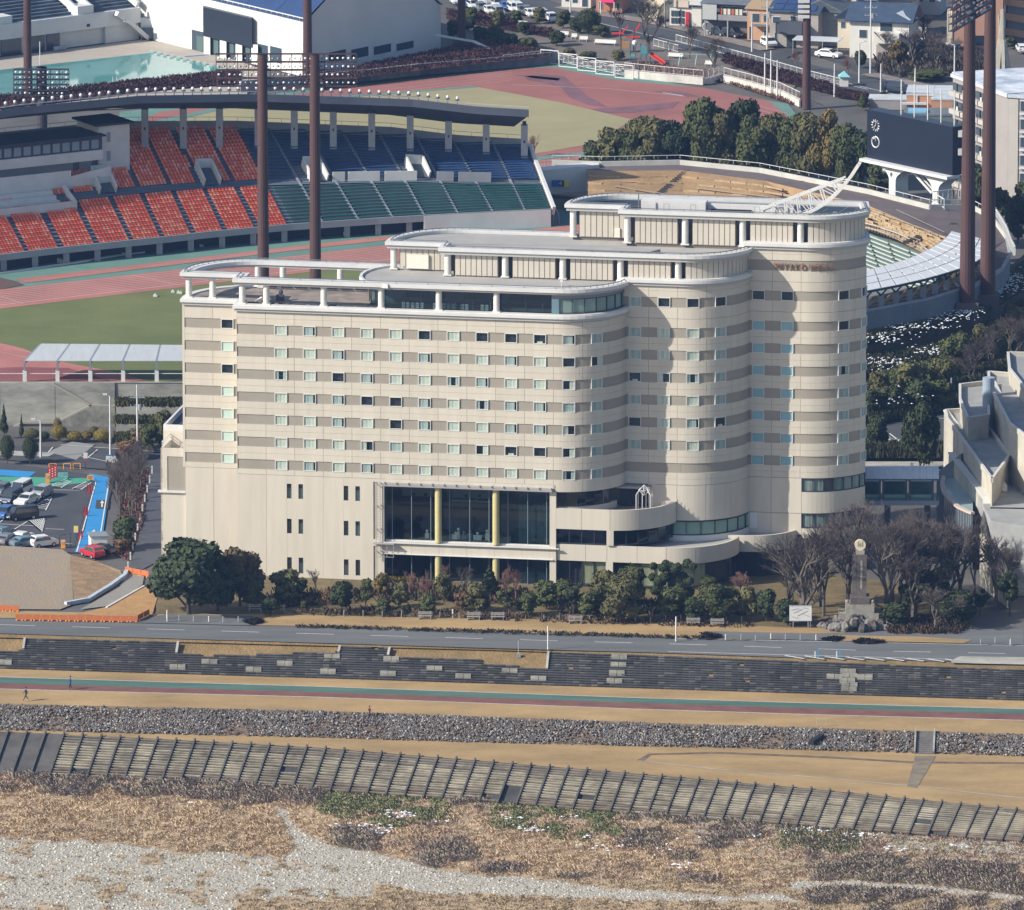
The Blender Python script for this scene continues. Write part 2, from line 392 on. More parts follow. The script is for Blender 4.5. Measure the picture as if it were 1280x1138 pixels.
for i,(x,xn) in enumerate(zip(rib_x,rib_x[1:])):
    if x < 75:   # plain concrete bays on the left
        mb = MB(); A,B,C2,D = embpt(x+1.6,.02,.08),embpt(xn-1.6,.02,.08),embpt(xn-1.6,1,.08),embpt(x+1.6,1,.08)
        E_ = [(p[0],p[1]+.1,p[2]-.2) for p in (A,B,C2,D)]
        mb.add([A,B,C2,D]+E_,[(3,2,1,0),(0,1,5,4),(1,2,6,5),(2,3,7,6),(3,0,4,7)])
        part(emb,'slab',mb,mat('bay_slab',(0.095,0.09,0.085),noise=.25,scale=.4),world=True); continue
    mb = MB(); ns = 17
    gap0 = random.randint(8,17) if i in (33,34) or random.random() < .12 else 99
    for r in range(1,ns):
        if r in (gap0,gap0+1) or (i in (34,) and r > 9): continue
        w_ = r/ns+random.uniform(-.006,.006)
        A = embpt(x+1.5,w_,.1); B = embpt(xn-1.5,w_+random.uniform(-.008,.008),.1)
        mb.cur = 1 if r < random.uniform(2,5) else (2 if r > random.uniform(11,17) else 0); mb.beam(A,B,.22,.2,up=(0,-.35,1))
    part(emb,'slat_bay',mb,[M_slat,mat('slat_dark',(.17,.15,.12),noise=.3,scale=.6),mat('slat_brown',(.19,.155,.12),noise=.3,scale=.6)],world=True,kind='stuff')

# ---- riprap stones
def stones(name,pts,rad,m,label,cat,flat=.75,parent=None):
    """octahedron-like stones; pts (n,3)"""
    n = len(pts); base = np.array([(1,0,0),(0.2,.95,0.1),(-.95,.1,0),(-.1,-1,-.05),(0.1,0,1),(0,0.1,-1)],dtype=np.float32)
    tri = np.array([(0,1,4),(1,2,4),(2,3,4),(3,0,4),(1,0,5),(2,1,5),(3,2,5),(0,3,5)])
    ang = RNG.random(n)*2*pi; s = rad*(0.55+RNG.random(n)*.9)
    B = base[None]*(0.75+RNG.random((n,6,1))*.5); B = B*np.stack([s,s*(0.6+.5*RNG.random(n)),s*flat],1)[:,None,:]
    ca,sa = np.cos(ang)[:,None],np.sin(ang)[:,None]
    X = B[...,0]*ca-B[...,1]*sa; Y = B[...,0]*sa+B[...,1]*ca
    V = np.stack([X,Y,B[...,2]],2)+np.asarray(pts)[:,None,:]
    F = (tri[None]+(np.arange(n)*6)[:,None,None]).reshape(-1,3)
    me = raw_mesh(name,V.reshape(-1,3),F,m)
    if isinstance(m,list) and len(m) > 1:
        mi = np.repeat(RNG.integers(0,len(m),n),8).astype(np.int32); me.polygons.foreach_set('material_index',mi)
    return link(name,me,parent,label=label,category=cat,kind='stuff')
def strip_pts(LA,za,LB,zb,n,x0=-60,x1=1340,keep=None):
    out = []
    while len(out) < n:
        x = random.uniform(x0,x1); t = random.random()
        if keep and not keep(x,t): continue
        out.append(lerp(G(x,poly_at(LA,x),za),G(x,poly_at(LB,x),zb),t))
    return np.array(out)
SM = [mat('stone_a',(0.165,0.155,0.145),noise=.3,scale=1.5),mat('stone_b',(0.165,0.155,0.14),noise=.3,scale=1.5),mat('stone_c',(0.105,0.10,0.098),noise=.3,scale=1.5),mat('stone_d',(0.38,0.37,0.34),noise=.2,scale=1.5),mat('stone_e',(0.15,0.11,0.08),noise=.3,scale=1.5)]
_T = np.random.default_rng(5).random((64,64))
def vn(x,y):
    i,j = int(math.floor(x)),int(math.floor(y)); a,b = x-i,y-j; a = a*a*(3-2*a); b = b*b*(3-2*b)
    g = lambda p,q: _T[p % 64,q % 64]
    return (g(i,j)*(1-a)+g(i+1,j)*a)*(1-b)+(g(i,j+1)*(1-a)+g(i+1,j+1)*a)*b
def rkeep(x,t):
    if 1142 < x < 1170: return False
    f = 1.9*vn(x*.03,t*1.5)-.35
    if x > 880: f *= .75
    edge = min(t,1-t)*6
    return random.random() < min(1,max(.18,.25+f*.9))*min(1,.35+edge)
stones('riprap',strip_pts(L_rip0,-3.5,L_rip1,-5.3,20000,keep=rkeep),.165,[SM[0],SM[1],SM[2],SM[2],SM[3],SM[0],SM[4],SM[2],SM[4]],'grey riprap stones packed on the levee slope','riprap')
# stairs through the riprap,a small pipe outlet
st = thing('bank_stairs','narrow concrete stairs cut through the riprap at the right','stairs',G(1156,945,-5.4))
a0 = Vector(G(1156.5,914,-3.55)); a1 = Vector(G(1155,943,-5.4))
for k in range(12):
    t0 = k/12; p = a0.lerp(a1,t0); q = a0.lerp(a1,(k+1)/12); mb = MB(); mb.box(p.x-1.05,p.x+1.05,q.y,p.y+.02,q.z-.3,p.z+.02)
    part(st,'step',mb,mat('dark_step',(0.17,0.16,0.15),noise=.2,scale=.8),world=True)
for sx in (-1.2,1.2):
    mb = MB(); mb.beam(a0+Vector((sx,0,.15)),a1+Vector((sx,0,.15)),.22,.5); part(st,'side_wall',mb,M_conc_d,world=True)
t = thing('drain_outlet','dark slanting drain opening with a rail in the riprap','drain',G(1022,925,-4.6))
mb = MB(); p = Vector(G(1022,924,-4.3)); mb.beam(p+Vector((-.8,-.9,-.25)),p+Vector((.6,.8,.25)),.7,.5); part(t,'opening',mb,mat('black_void',(0.02,0.02,0.022)),world=True)
mb = MB(); q = Vector(G(1027,907,-3.4)); mb.tube(q+Vector((-.6,0,0)),q+Vector((-.6,0,.9)),.03,n=5); mb.tube(q+Vector((.6,0,0)),q+Vector((.6,0,.9)),.03,n=5); mb.tube(q+Vector((-.6,0,.9)),q+Vector((.6,0,.9)),.03,n=5)
part(t,'rail',mb,M_conc,world=True)

# ---- riverbed vegetation and pebbles (kinds chosen by where they grow)
REG_CHAN = [(342,1010),(358,1010),(375,1040),(420,1058),(470,1066),(560,1090),(640,1097),(760,1110),(900,1120),(980,1118),(1000,1128),(800,1126),(640,1120),(540,1118),(440,1100),(420,1088),(350,1076),(372,1062),(362,1045)]
REG_STR = [(985,1104),(1060,1101),(1150,1107),(1300,1122),(1300,1128),(1150,1116),(1060,1110),(985,1112)]
L_golden_bot = [(0,1045),(120,1052),(230,1064),(330,1070),(430,1088),(470,1096)]
def kind_at(px,py):
    j = 14*(vn(px*.05,py*.09)-.5)+5*(vn(px*.2,py*.3)-.5); n1 = vn(px*.028+9,py*.07); n2 = vn(px*.06+3,py*.14+5); r = random.random()
    if inpoly(px+j*.7,py+j*.4,REG_CHAN) or inpoly(px,py+j*.2,REG_STR): return 'gravel'
    if px < 470 and py > poly_at(L_golden_bot,px)+j*.6:
        if 300 < px+j and py > 1125+j: return 'tan'
        return 'tan' if n2 > .74 and r < .6 or r < .015 else 'gravel'
    top = poly_at(L_emb1,px); d = py-top
    if d < -8: return None
    if px < 360:
        if d < 20+j*1.4: return ('brush' if n2 > .35 else 'red') if r < .85 else 'gold'
        return 'tan' if n1 > .6 and r < .5 else ('gold' if r < .9 else 'red')
    if px < 950:
        if py > 1093+(px-640)*.04+j*.6: return 'tan' if r < .9 else 'gold'
        if d < 34+j and (405+j < px < 565 or 615 < px < 780+j): return 'green' if n2 < .62 else ('red' if r < .5 else 'gold')
        if d < 8: return 'brush' if n2 > .4 else 'tan'
        if n1 > .55: return 'gold' if r < .85 else 'tan'
        if n1 > .33: return 'red' if r < .7 else 'gold'
        return 'brush' if r < .6 else 'tan'
    if 975 < px < 1078 and d < 28+j: return 'green' if r < .85 else 'brush'
    if px < 1010+j: return 'tan' if n2 > .5 else ('red' if r < .5 else 'gold')
    if py > 1124+j*.3: return 'tan' if n2 > .45 else 'brush'
    if d < 30: return 'red' if n2 > .5 else 'tan'
    return 'brush' if r < .8 and n1 < .7 else ('red' if r < .6 else 'tan')
BED = {k: [] for k in ('gravel','gold','tan','red','brush','green')}
for i in range(62000):
    px = random.uniform(-40,1320); Y = random.uniform(1250,1335); X = (px-640)/10.2*(Y/1300)
    z = -8.4-.8*(1335-Y)/600; a,b_ = proj_px(X,Y,z)
    if b_ < poly_at(L_emb1,a)-7: continue
    k = kind_at(a,b_)
    if k == 'gravel' or k is None: continue
    if k in ('gold','tan','red') and random.random() < .3+.5*vn(a*.09,b_*.2): continue
    BED[k].append((X,Y,z))
for i in range(30000):
    X = random.uniform(-66,66); Y = random.uniform(1252,1322); z = -8.42-.8*(1335-Y)/600; a,b_ = proj_px(X,Y,z)
    if b_ < poly_at(L_emb1,a)-2: continue
    k = kind_at(a,b_)
    if k == 'gravel': BED['gravel'].append((X,Y,z))
PB = [mat('pebble_a',(0.48,0.455,0.39),noise=.2,scale=1.5),mat('pebble_b',(0.21,0.19,0.155),noise=.2,scale=1.5),mat('pebble_c',(0.58,0.56,0.50),noise=.2,scale=1.5),mat('pebble_d',(0.31,0.27,0.2),noise=.2,scale=1.5)]
stones('pebbles',np.array(BED['gravel']),.19,PB,'pale rounded pebbles of the dry riverbed','pebbles',flat=.7)
def blades(name,pts,h,spread,wd,k,m,label,cat,droop=.3):
    pts = np.asarray(pts); n = len(pts)
    if not n: return
    ang = RNG.random((n,k))*2*pi; hh = h*(.5+RNG.random((n,k))*.8); ln = spread*(RNG.random((n,k)))
    bx = pts[:,None,0]+(RNG.random((n,k))-.5)*spread; by = pts[:,None,1]+(RNG.random((n,k))-.5)*spread; bz = pts[:,None,2]+0*bx
    pa = ang+pi/2; wx = np.cos(pa)*wd/2; wy = np.sin(pa)*wd/2
    tx = bx+np.cos(ang)*ln; ty = by+np.sin(ang)*ln; tz = bz+hh
    V = np.stack([np.stack([bx-wx,by-wy,bz-.05],-1),np.stack([bx+wx,by+wy,bz-.05],-1),np.stack([tx,ty,tz],-1),np.stack([tx+wx*.8+np.cos(ang)*.1,ty+wy*.8,tz-hh*droop*.5],-1)],2).reshape(-1,3)
    q = np.arange(n*k)*4; F = np.stack([np.stack([q,q+1,q+3],1),np.stack([q,q+3,q+2],1)],1).reshape(-1,3)
    me = raw_mesh(name,V,F,m)
    if isinstance(m,list) and len(m) > 1: me.polygons.foreach_set('material_index',np.repeat(RNG.integers(0,len(m),n),2*k).astype(np.int32))
    return link(name,me,None,label=label,category=cat,kind='stuff')
GM = [mat('reed_gold',(0.52,0.385,0.235)),mat('reed_gold_b',(0.58,0.44,0.28)),mat('reed_gold_c',(0.44,0.325,0.20)),mat('reed_orange',(0.50,0.345,0.21))]
blades('dry_reeds',BED['gold'],.3,.8,.1,7,GM,'golden dry reeds on the riverbed','dry grass')
blades('dry_grass',BED['tan'],.24,.7,.1,7,[mat('tan_grass',(0.38,0.30,0.18)),mat('tan_grass_b',(0.44,0.35,0.21)),mat('tan_grass_c',(0.29,0.22,0.13))],'short tan grass on the gravel','dry grass')
blades('red_brush',BED['red'],.36,.9,.09,7,[mat('brush_red',(0.38,0.26,0.19)),mat('brush_rust',(0.46,0.33,0.22)),mat('brush_br',(0.31,0.23,0.165))],'rusty brown brush among the reeds','brush')
blades('bare_brush',BED['brush'],.55,1.1,.07,8,[mat('brush_purple',(0.25,0.19,0.165)),mat('brush_grey',(0.33,0.27,0.215)),mat('brush_dark',(0.19,0.145,0.12)),mat('brush_olive',(0.27,0.235,0.15))],'greyish purple bare brush at the foot of the embankment','brush')
blades('green_weeds',BED['green'],.3,.8,.13,8,[mat('weed_green',(0.155,0.185,0.075)),mat('weed_green_b',(0.20,0.22,0.10)),mat('weed_br',(0.33,0.26,0.15))],'patches of green weeds below the embankment','weeds')
M_earth = mat('bed_earth',(0.34,0.25,0.165),col2=(0.52,0.39,0.245),scale=.22,bump=.5,bscale=2)
def bedz(Y): return -8.4-.8*(1335-Y)/600
mb = MB(); cell = .8
for ix in range(int(150/cell)):
    for iy in range(int(86/cell)):
        X = -75+ix*cell; Y = 1250+iy*cell; a,b_ = proj_px(X+cell/2,Y+cell/2,bedz(Y)); random.seed(ix*999+iy)
        if b_ < poly_at(L_emb1,a)-8 or kind_at(a,b_) == 'gravel': continue
        r_ = cell*random.uniform(.62,.95); zc_ = bedz(Y)+.02+random.random()*.03; mb.add([(X+cell/2+r_*random.uniform(.8,1.15)*cos(q*1.0472),Y+cell/2+r_*random.uniform(.8,1.15)*sin(q*1.0472),zc_-r_*.0014*sin(q*1.0472)) for q in range(6)],[(0,1,2,3,4,5)])
struct('earth',mb,M_earth,'brown earth under the reeds'); random.seed(9)
M_snow = mat('snow',(0.66,0.68,0.72),rough=.6,noise=.05,scale=2)
def snow(name,pts,z,label,s=.2,kind='stuff'):
    mb = MB()
    for (x,y,rx,ry_,n) in pts:
        for i in range(n):
            P = G(x+random.gauss(0,rx),y+random.gauss(0,ry_),0); zz = z(P) if callable(z) else z
            P = G(x+random.gauss(0,rx),y+random.gauss(0,ry_),zz); r = s*random.uniform(.4,1.5); k = 6; an = random.random()
            vs = [(P[0]+r*1.3*cos(2*pi*q/k+an)*random.uniform(.5,1.2),P[1]+r*sin(2*pi*q/k+an)*random.uniform(.5,1.2),zz+.0) for q in range(k)]
            mb.add(vs+[(P[0],P[1],zz+.12)],[(q,(q+1) % k,k) for q in range(k)])
    return link(name,mb.mesh(name,M_snow),None,label=label,category='snow',kind=kind)
snow('snow_patch',[(470,1038,12,2.2,46),(450,1032,16,1.5,26),(505,1018,10,2,26),(560,1027,6,1,5),(668,1037,11,1.8,26),(640,1022,9,2,8),(735,1045,5,1,4),(712,1020,8,1.2,5),(745,1062,20,6,14),(820,1057,25,8,16),(850,1082,10,3,10),(1010,1038,14,2.5,20),(1070,1045,14,2.5,22),(1120,1060,14,2,10),(1195,1057,8,1.5,8),(945,1045,6,1.2,8),(240,1003,3,.6,2)],-8.15,'thin snow remains lying among the riverbed weeds')
# ================================================================== THE HOTEL
PSI = radians(9.7)
ORG = (-36.5095,1404.309,0)
def hw(u,v,z=0.0): return (ORG[0]+u*cos(PSI)+v*sin(PSI),ORG[1]-u*sin(PSI)+v*cos(PSI),z)
hotel = thing('hotel','large cream banded hotel with three rounded towers stepping up to the right','hotel',ORG,-PSI)
M_cream = mat('cream_panel',(0.565,0.522,0.442),noise=.055,scale=.8,rough=.8,rnd=.03,stretch=(1,1,.12))
M_taupe = mat('taupe_panel',(0.312,0.284,0.238),noise=.06,scale=.3,rough=.8,rnd=.03)
M_core = mat('joint_dark',(0.17,0.15,0.13))
M_trim = mat('white_trim',(0.62,0.62,0.605),noise=.06,scale=.5,rough=.6)
M_trimg = mat('grey_trim',(0.42,0.42,0.42),rough=.7)
M_col = mat('white_column',(0.66,0.645,0.60),noise=.06,scale=1.2,rough=.6)
M_rib2 = mat('ribbed_panel',(0.53,0.49,0.42),noise=.05,scale=.3,rnd=.02)
M_ribg = mat('rib_groove',(0.33,0.30,0.26))
M_roofg = mat('roof_grey',(0.33,0.325,0.315),noise=.16,scale=.22,col2=(0.40,0.385,0.36),rough=.9)
M_roofb = mat('roof_brown',(0.26,0.22,0.19),noise=.3,scale=.5)
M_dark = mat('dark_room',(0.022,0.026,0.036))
M_void = mat('dark_recess',(0.10,0.10,0.11))
M_alu = mat('window_frame',(0.62,0.64,0.62),rough=.45,spec=.5)
M_alud = mat('dark_frame',(0.045,0.055,0.065),rough=.4)
M_curt = mat('curtain_cream',(0.70,0.71,0.62),col2=(0.44,0.47,0.41),scale=2.3,stretch=(1,1,.06),detail=1)
M_curt2 = mat('curtain_grey',(0.52,0.57,0.53),col2=(0.28,0.33,0.33),scale=2.6,stretch=(1,1,.06),detail=1)
M_blind = mat('blind_blue',(0.30,0.46,0.52),rough=.8)
M_blindp = mat('blind_pale',(0.62,0.70,0.62),rough=.8)
G_win = glass('window_glass',tint=(.92,.97,.96),clear=1,ior=1.45)
G_big = glass('lobby_glass',tint=(.62,.78,.85),clear=.62)
G_lt = glass('green_glass',tint=(.7,.9,.82),clear=.85)
M_railm = mat('roof_rail',(0.16,0.17,0.19),rough=.5)
RW,FL = 8.4,42.9
SC3 = 9.9; DB = (sin(radians(12)),cos(radians(12)))
def P_(k,s,off=0.0):
    """front line of tier k at arc length s, offset outwards: u, v, nu, nv"""
    ou,ov = 15.49*k,7.0*k
    if s < 0: return ou+s,ov+3-off,0,-1
    if s <= FL: return ou+s,ov-off,0,-1
    a = (s-FL)/RW
    if k == 2 and s > FL+SC3:        # the third tower turns straight back before the full quarter
        e = SC3/RW; t = s-FL-SC3; return ou+FL+RW*sin(e)-DB[0]*t+off*DB[1],ov+RW-RW*cos(e)+DB[1]*t+off*DB[0],DB[1],DB[0]
    if a <= pi/2: return ou+FL+(RW+off)*sin(a),ov+RW-(RW+off)*cos(a),sin(a),-cos(a)
    return ou+FL+RW+off,ov+RW+(s-FL-RW*pi/2),1,0
def P_free(cu,cv,R,s,off=0):
    a = s/R
    if s < 0: return cu+s,cv-R-off,0,-1
    if a <= pi/2: return cu+(R+off)*sin(a),cv-(R+off)*cos(a),sin(a),-cos(a)
    return cu+R+off,cv+(s-R*pi/2),1,0
def slab(mb,f,s0,s1,z0,z1,o0,o1,step=.62,curve=None):
    """closed curved slab between offsets o0 (inner) and o1 (outer)"""
    n = 1
    cs = curve if curve is not None else FL
    if s1 > cs: n = max(1,int(ceil((s1-max(s0,cs-1))/step)))
    ss = [s0+(s1-s0)*i/n for i in range(n+1)] if s0 >= cs or n == 1 else [s0]+[cs+(s1-cs)*i/n for i in range(n+1)]
    A = [f(s,o0)[:2] for s in ss]; B = [f(s,o1)[:2] for s in ss]; m = len(ss); vs = []
    for z in (z0,z1): vs += [(*p,z) for p in A]+[(*p,z) for p in B]
    fs = []
    a0,b0,a1,b1 = 0,m,2*m,3*m
    for i in range(m-1):
        fs += [(b0+i,b0+i+1,b1+i+1,b1+i),(a1+i,b1+i,b1+i+1,a1+i+1),(b0+i,a0+i,a0+i+1,b0+i+1),(a0+i,a1+i,a1+i+1,a0+i+1)]
    fs += [(a0,b0,b1,a1),(b0+m-1,a0+m-1,a1+m-1,b1+m-1)]
    mb.add(vs,fs); return mb
ST = [0.0,10.96,18.52]          # where the front steps back,along each tier
def outline(k,off,back=12.8,left=-7.7,na=14,step=True):
    ou,ov = 15.49*k,7.0*k; os_ = ou+ST[k]; P = []
    P += [(os_+left-off,ov+3-off),(os_-off,ov+3-off),(os_-off,ov-off)]
    P += [(ou+FL,ov-off)]
    ea = SC3/RW if k == 2 else pi/2
    for i in range(1,na+1):
        a = ea*i/na; P.append((ou+FL+(RW+off)*sin(a),ov+RW-(RW+off)*cos(a)))
    if k == 2: q = P_(2,FL+SC3+5.6,off); P.append((q[0],ov+back+off))
    else: P.append((ou+FL+RW+off,ov+back+off))
    rb = back-3.7                # rounded back left corner
    for i in range(0,na+1):
        a = pi/2*(1-i/na); P.append((os_+left+rb-(rb+off)*cos(a),ov+back-rb+(rb+off)*sin(a)))
    return P
BACK = [12.8,12.9,10.8]
def ring(mb,k,o_in,o_out,z0,z1,**kw):
    A = outline(k,o_in,**kw); B = outline(k,o_out,**kw); n = len(A)
    vs = [(*p,z0) for p in B]+[(*p,z1) for p in B]+[(*p,z1) for p in A]+[(*p,z0) for p in A]
    fs = []
    for i in range(n):
        j = (i+1) % n; fs += [(i,j,n+j,n+i),(n+i,n+j,2*n+j,2*n+i),(2*n+i,2*n+j,3*n+j,3*n+i),(3*n+i,3*n+j,j,i)]
    mb.add(vs,fs); return mb
def hp(name,mb,m,**kw): return part(hotel,name,mb,m,**kw)
# --- solid cores (joints show them; windows open onto them)
TOPS = [36.2,40.1,44.2]
for k in range(3):
    mb = MB(); mb.prism(outline(k,-.5,back=BACK[k]),13.45 if k == 0 else 0.0,TOPS[k]-.05); hp('core_wall',mb,M_core)
mb = MB(); mb.prism([(-7.2,3.5),(.5,3.5),(.5,.5),(19.3,.5),(19.3,12),(-7.2,12)],0,13.44); hp('core_wall',mb,M_core)
mb = MB(); mb.prism([(19.32,7.7),(58,7.7),(58,12.2),(19.32,12.2)],0,13.44); hp('core_wall',mb,M_dark)
LROW = [34.18-3.05*i for i in range(7)]            # tops of the window bands
WH = 1.33
white,taupe = [],[]
def white_panel(k,s0,s1,z0,z1,mid=True,g=.018,gz=.018):
    mb = MB(); f = lambda s,o: P_(k,s,o)
    if mid and z1-z0 > 1.2:
        zm = (z0+z1)/2; slab(mb,f,s0+g,s1-g,z0,zm-gz*.6,-.5,0); slab(mb,f,s0+g,s1-g,zm+gz*.6,z1,-.5,0)
    else: slab(mb,f,s0+g,s1-g,z0,z1,-.5,0)
    hp('wall_panel',mb,M_cream)
def taupe_panel(k,s0,s1,z0,z1):
    mb = MB(); slab(mb,lambda s,o: P_(k,s,o),s0+.01,s1-.01,z0+.01,z1-.01,-.5,-.09); hp('band_panel',mb,M_taupe)
# windows --------------------------------------------------------------
def win_mesh(w_,h,fr=.09):
    mb = MB();
    mb.box(0,w_,-.06,.12,0,fr); mb.box(0,w_,-.06,.12,h-fr,h); mb.box(0,fr,-.06,.12,fr,h-fr); mb.box(w_-fr,w_,-.06,.12,fr,h-fr)
    return mb.mesh('window',M_alu)
WM = win_mesh(1.68,1.33)
pm = MB(); pm.add([(.09,.03,.09),(1.59,.03,.09),(1.59,.03,1.24),(.09,.03,1.24)],[(0,1,2,3)]); PANE = pm.mesh('pane',G_win)
rm = MB(); rm.add([(.05,.33,.03),(1.63,.33,.03),(1.63,.33,1.3),(.05,.33,1.3)],[(0,1,2,3)]); ROOM_SHADE = rm.mesh('room_shade',M_dark)  # flat near-black plane, painted stand-in for the unlit room behind the pane
def curtain_mesh(kind):
    mb = MB()
    def wave(x0,x1,z0=.1,z1=1.23):
        n = max(3,int((x1-x0)/.07)); A = [(x0+(x1-x0)*i/n,.075+.012*(-1)**i+.01*sin(i*2.1),z0) for i in range(n+1)]
        mb.strip(A,[(x,y,z1) for x,y,z in A])
    if kind == 'closed': wave(.1,1.58)
    elif kind == 'left': wave(.1,.75)
    elif kind == 'right': wave(.95,1.58)
    elif kind == 'both': wave(.1,.55); wave(1.15,1.58)
    elif kind == 'most': wave(.1,1.3)
    elif kind == 'low': wave(.5,1.2,.1,.35)
    elif kind == 'blind': mb.add([(.1,.06,.1),(1.58,.06,.1),(1.58,.06,1.2),(.1,.06,1.2)],[(0,1,2,3)]);
    return mb
CURT = {}
for kd,m in (('closed',M_curt),('closed2',M_curt2),('left',M_curt),('right',M_curt),('both',M_curt2),('most',M_curt2),('low',M_curt),('blind',M_blind),('pale',M_blindp)):
    CURT[kd] = curtain_mesh({'closed2': 'closed','pale': 'blind'}.get(kd,kd)).mesh('curtain',m)
def window(k,s0,z_top,state):
    f0 = P_(k,s0,0); f1 = P_(k,s0+1.68,0)
    a = atan2(f1[1]-f0[1],f1[0]-f0[0]); h = WH
    o = link('window',WM,hotel,(f0[0]+.04*sin(a),f0[1]-.04*cos(a)+.05,z_top-h),a)
    link('pane',PANE,o)
    if state != 'dark': link('curtain',CURT[state],o)
    if state not in ('closed','closed2','blind','pale'): link('room_shade',ROOM_SHADE,o)
DARK1 = {(0,5): 'dark',(0,7): 'low',(0,8): 'dark',(0,9): 'dark',(1,11): 'dark',(1,12): 'right',(1,6): 'closed2',(2,1): 'both',(2,3): 'dark',(2,7): 'both',(2,11): 'right',
         (3,4): 'dark',(3,5): 'dark',(3,8): 'both',(3,3): 'most',(3,11): 'closed2',(4,5): 'dark',(4,3): 'most',(4,11): 'left',(4,12): 'closed2',(5,4): 'left',(5,5): 'closed2',(5,8): 'right',(5,9): 'low',(5,10): 'dark',(5,11): 'right',(6,11): 'both',(6,12): 'closed2',(0,12): 'closed2',(2,12): 'closed2',(3,12): 'closed2',(5,12): 'closed2',(0,10): 'dark'}
DARK1[(0,6)] = 'closed'; DARK1[(0,7)] = 'dark'; DARK1[(0,9)] = 'dark'; DARK1[(0,8)] = 'closed'; DARK1[(0,10)] = 'low'; DARK1[(0,5)] = 'closed'
DARK1[(0,6)] = 'dark'; DARK1[(0,7)] = 'closed'; DARK1[(0,8)] = 'dark'; DARK1[(0,9)] = 'dark'; DARK1[(0,10)] = 'low'; DARK1[(1,6)] = 'most'
DARK1[(3,4)] = 'dark'; DARK1[(3,5)] = 'dark'
# tier 1 (bays 1..12)
SEND = [FL+RW*pi/2,FL+RW*pi/2,FL+SC3+5]
smin = [0,35.3,35.2]
def bays(k,s0,s1):
    e = [s0]+[3.872*i for i in range(0,20) if s0+.4 < 3.872*i < s1-.4]+[s1]; return list(zip(e,e[1:]))
for k in range(3):
    rows = list(LROW) if k == 0 else [38.27]+LROW
    s1 = SEND[k]; s0 = smin[k]
    if k == 0: top_z = 35.85
    else: top_z = 40.05
    # white courses
    zs = [(rows[0],top_z if k < 2 else 41.0)] + [(rows[i+1],rows[i]-WH) for i in range(len(rows)-1)] + [(12.93,rows[-1]-WH)]
    if k == 2: zs.append((42.42,44.1))
    for (za,zb) in zs:
        for (a,b) in bays(k,s0,s1):
            if zb-za > 1.9 and za > 30:
                zm = za+1.25; white_panel(k,a,b,za,zm-.02,False); white_panel(k,a,b,zm+.02,zb,False)
            elif za == 12.93:
                if k == 0: white_panel(k,a,b,13.86 if b < 43 else 12.93,zb,False)
                else: white_panel(k,a,b,za,zb,True)
            else: white_panel(k,a,b,za,zb)
    # taupe courses and windows
    if k == 2: taupe_panel(k,s0,46.5,41.0,42.42); taupe_panel(k,46.5,s1,41.0,42.42)
    for ri,zt in enumerate(rows):
        if k == 0: wl = [3.872*i+1.2 for i in range(1,13)]
        elif k == 1: wl = [3.872*i+1.2 for i in (9,10,11,12)] if ri < 7 else []
        else: wl = [3.872*i+1.2 for i in (9,10,12,13)]
        e = s0
        for j,ws in enumerate(wl):
            if k == 2: st = ('dark' if j in (0,1) else ('dark' if j == 2 else 'both')) if ri == 0 else ('blind' if j < 2 else ('dark' if (ri == 1 and j == 2) else ('both' if (ri == 3 and j == 2) else 'closed2')))
            elif k == 1:
                st = {(0,0): 'closed2',(0,1): 'dark',(0,2): 'dark',(0,3): 'dark',(3,0): 'low',(3,1): 'left',(3,2): 'both',(2,0): 'closed2',(5,0): 'dark',(5,3): 'low',(5,2): 'most',(5,1): 'closed'}.get((ri,j),'closed2' if j in (0,3) else 'closed')
            else: st = DARK1.get((ri,j+1),'closed' if random.random() < .8 else 'most')
            window(k,ws,zt,st); taupe_panel(k,e,ws,zt-WH,zt); e = ws+1.68
        if e < s1-.1:
            if k == 1 and not wl: taupe_panel(k,s0,43,zt-WH,zt); e = 43
            taupe_panel(k,e,s1,zt-WH,zt)
# left set-back block of tier 1
for i,(za,zb) in enumerate([(LROW[0],35.85)]+[(LROW[j+1],LROW[j]-WH) for j in range(6)]+[(13.86,LROW[6]-WH)]):
    for a,b in ((-7.7,-3.87),(-3.87,-.02)): white_panel(0,a,b,za,zb,mid=(i > 0))
for ri,zt in enumerate(LROW):
    taupe_panel(0,-7.7,-2.75,zt-WH,zt); taupe_panel(0,-1.07,-.02,zt-WH,zt); window(0,-2.75,zt,'dark' if ri in (0,2) else 'pale')
mb = MB(); mb.box(-.02,.0,0,3,13.86,35.85); mb.box(-8.0,-7.7,3.0,12,13.86,35.85); hp('side_wall',mb,M_cream)
# tower sides below: walls between z 0..12.93
def wallpiece(f,s0,s1,z0,z1,o0=-.5,o1=0,m=None,name='wall_panel',n=1,curve=None,g=.02):
    for i in range(n):
        mb = MB(); a = s0+(s1-s0)*i/n; b = s0+(s1-s0)*(i+1)/n; slab(mb,f,a+g,b-g,z0,z1,o0,o1,curve=curve); hp(name,mb,m or M_cream)
f0 = lambda s,o: P_(0,s,o); f1 = lambda s,o: P_(1,s,o); f2 = lambda s,o: P_(2,s,o)
wallpiece(f0,-7.7,-3.87,0,13.82); wallpiece(f0,-3.87,-.02,0,13.82)
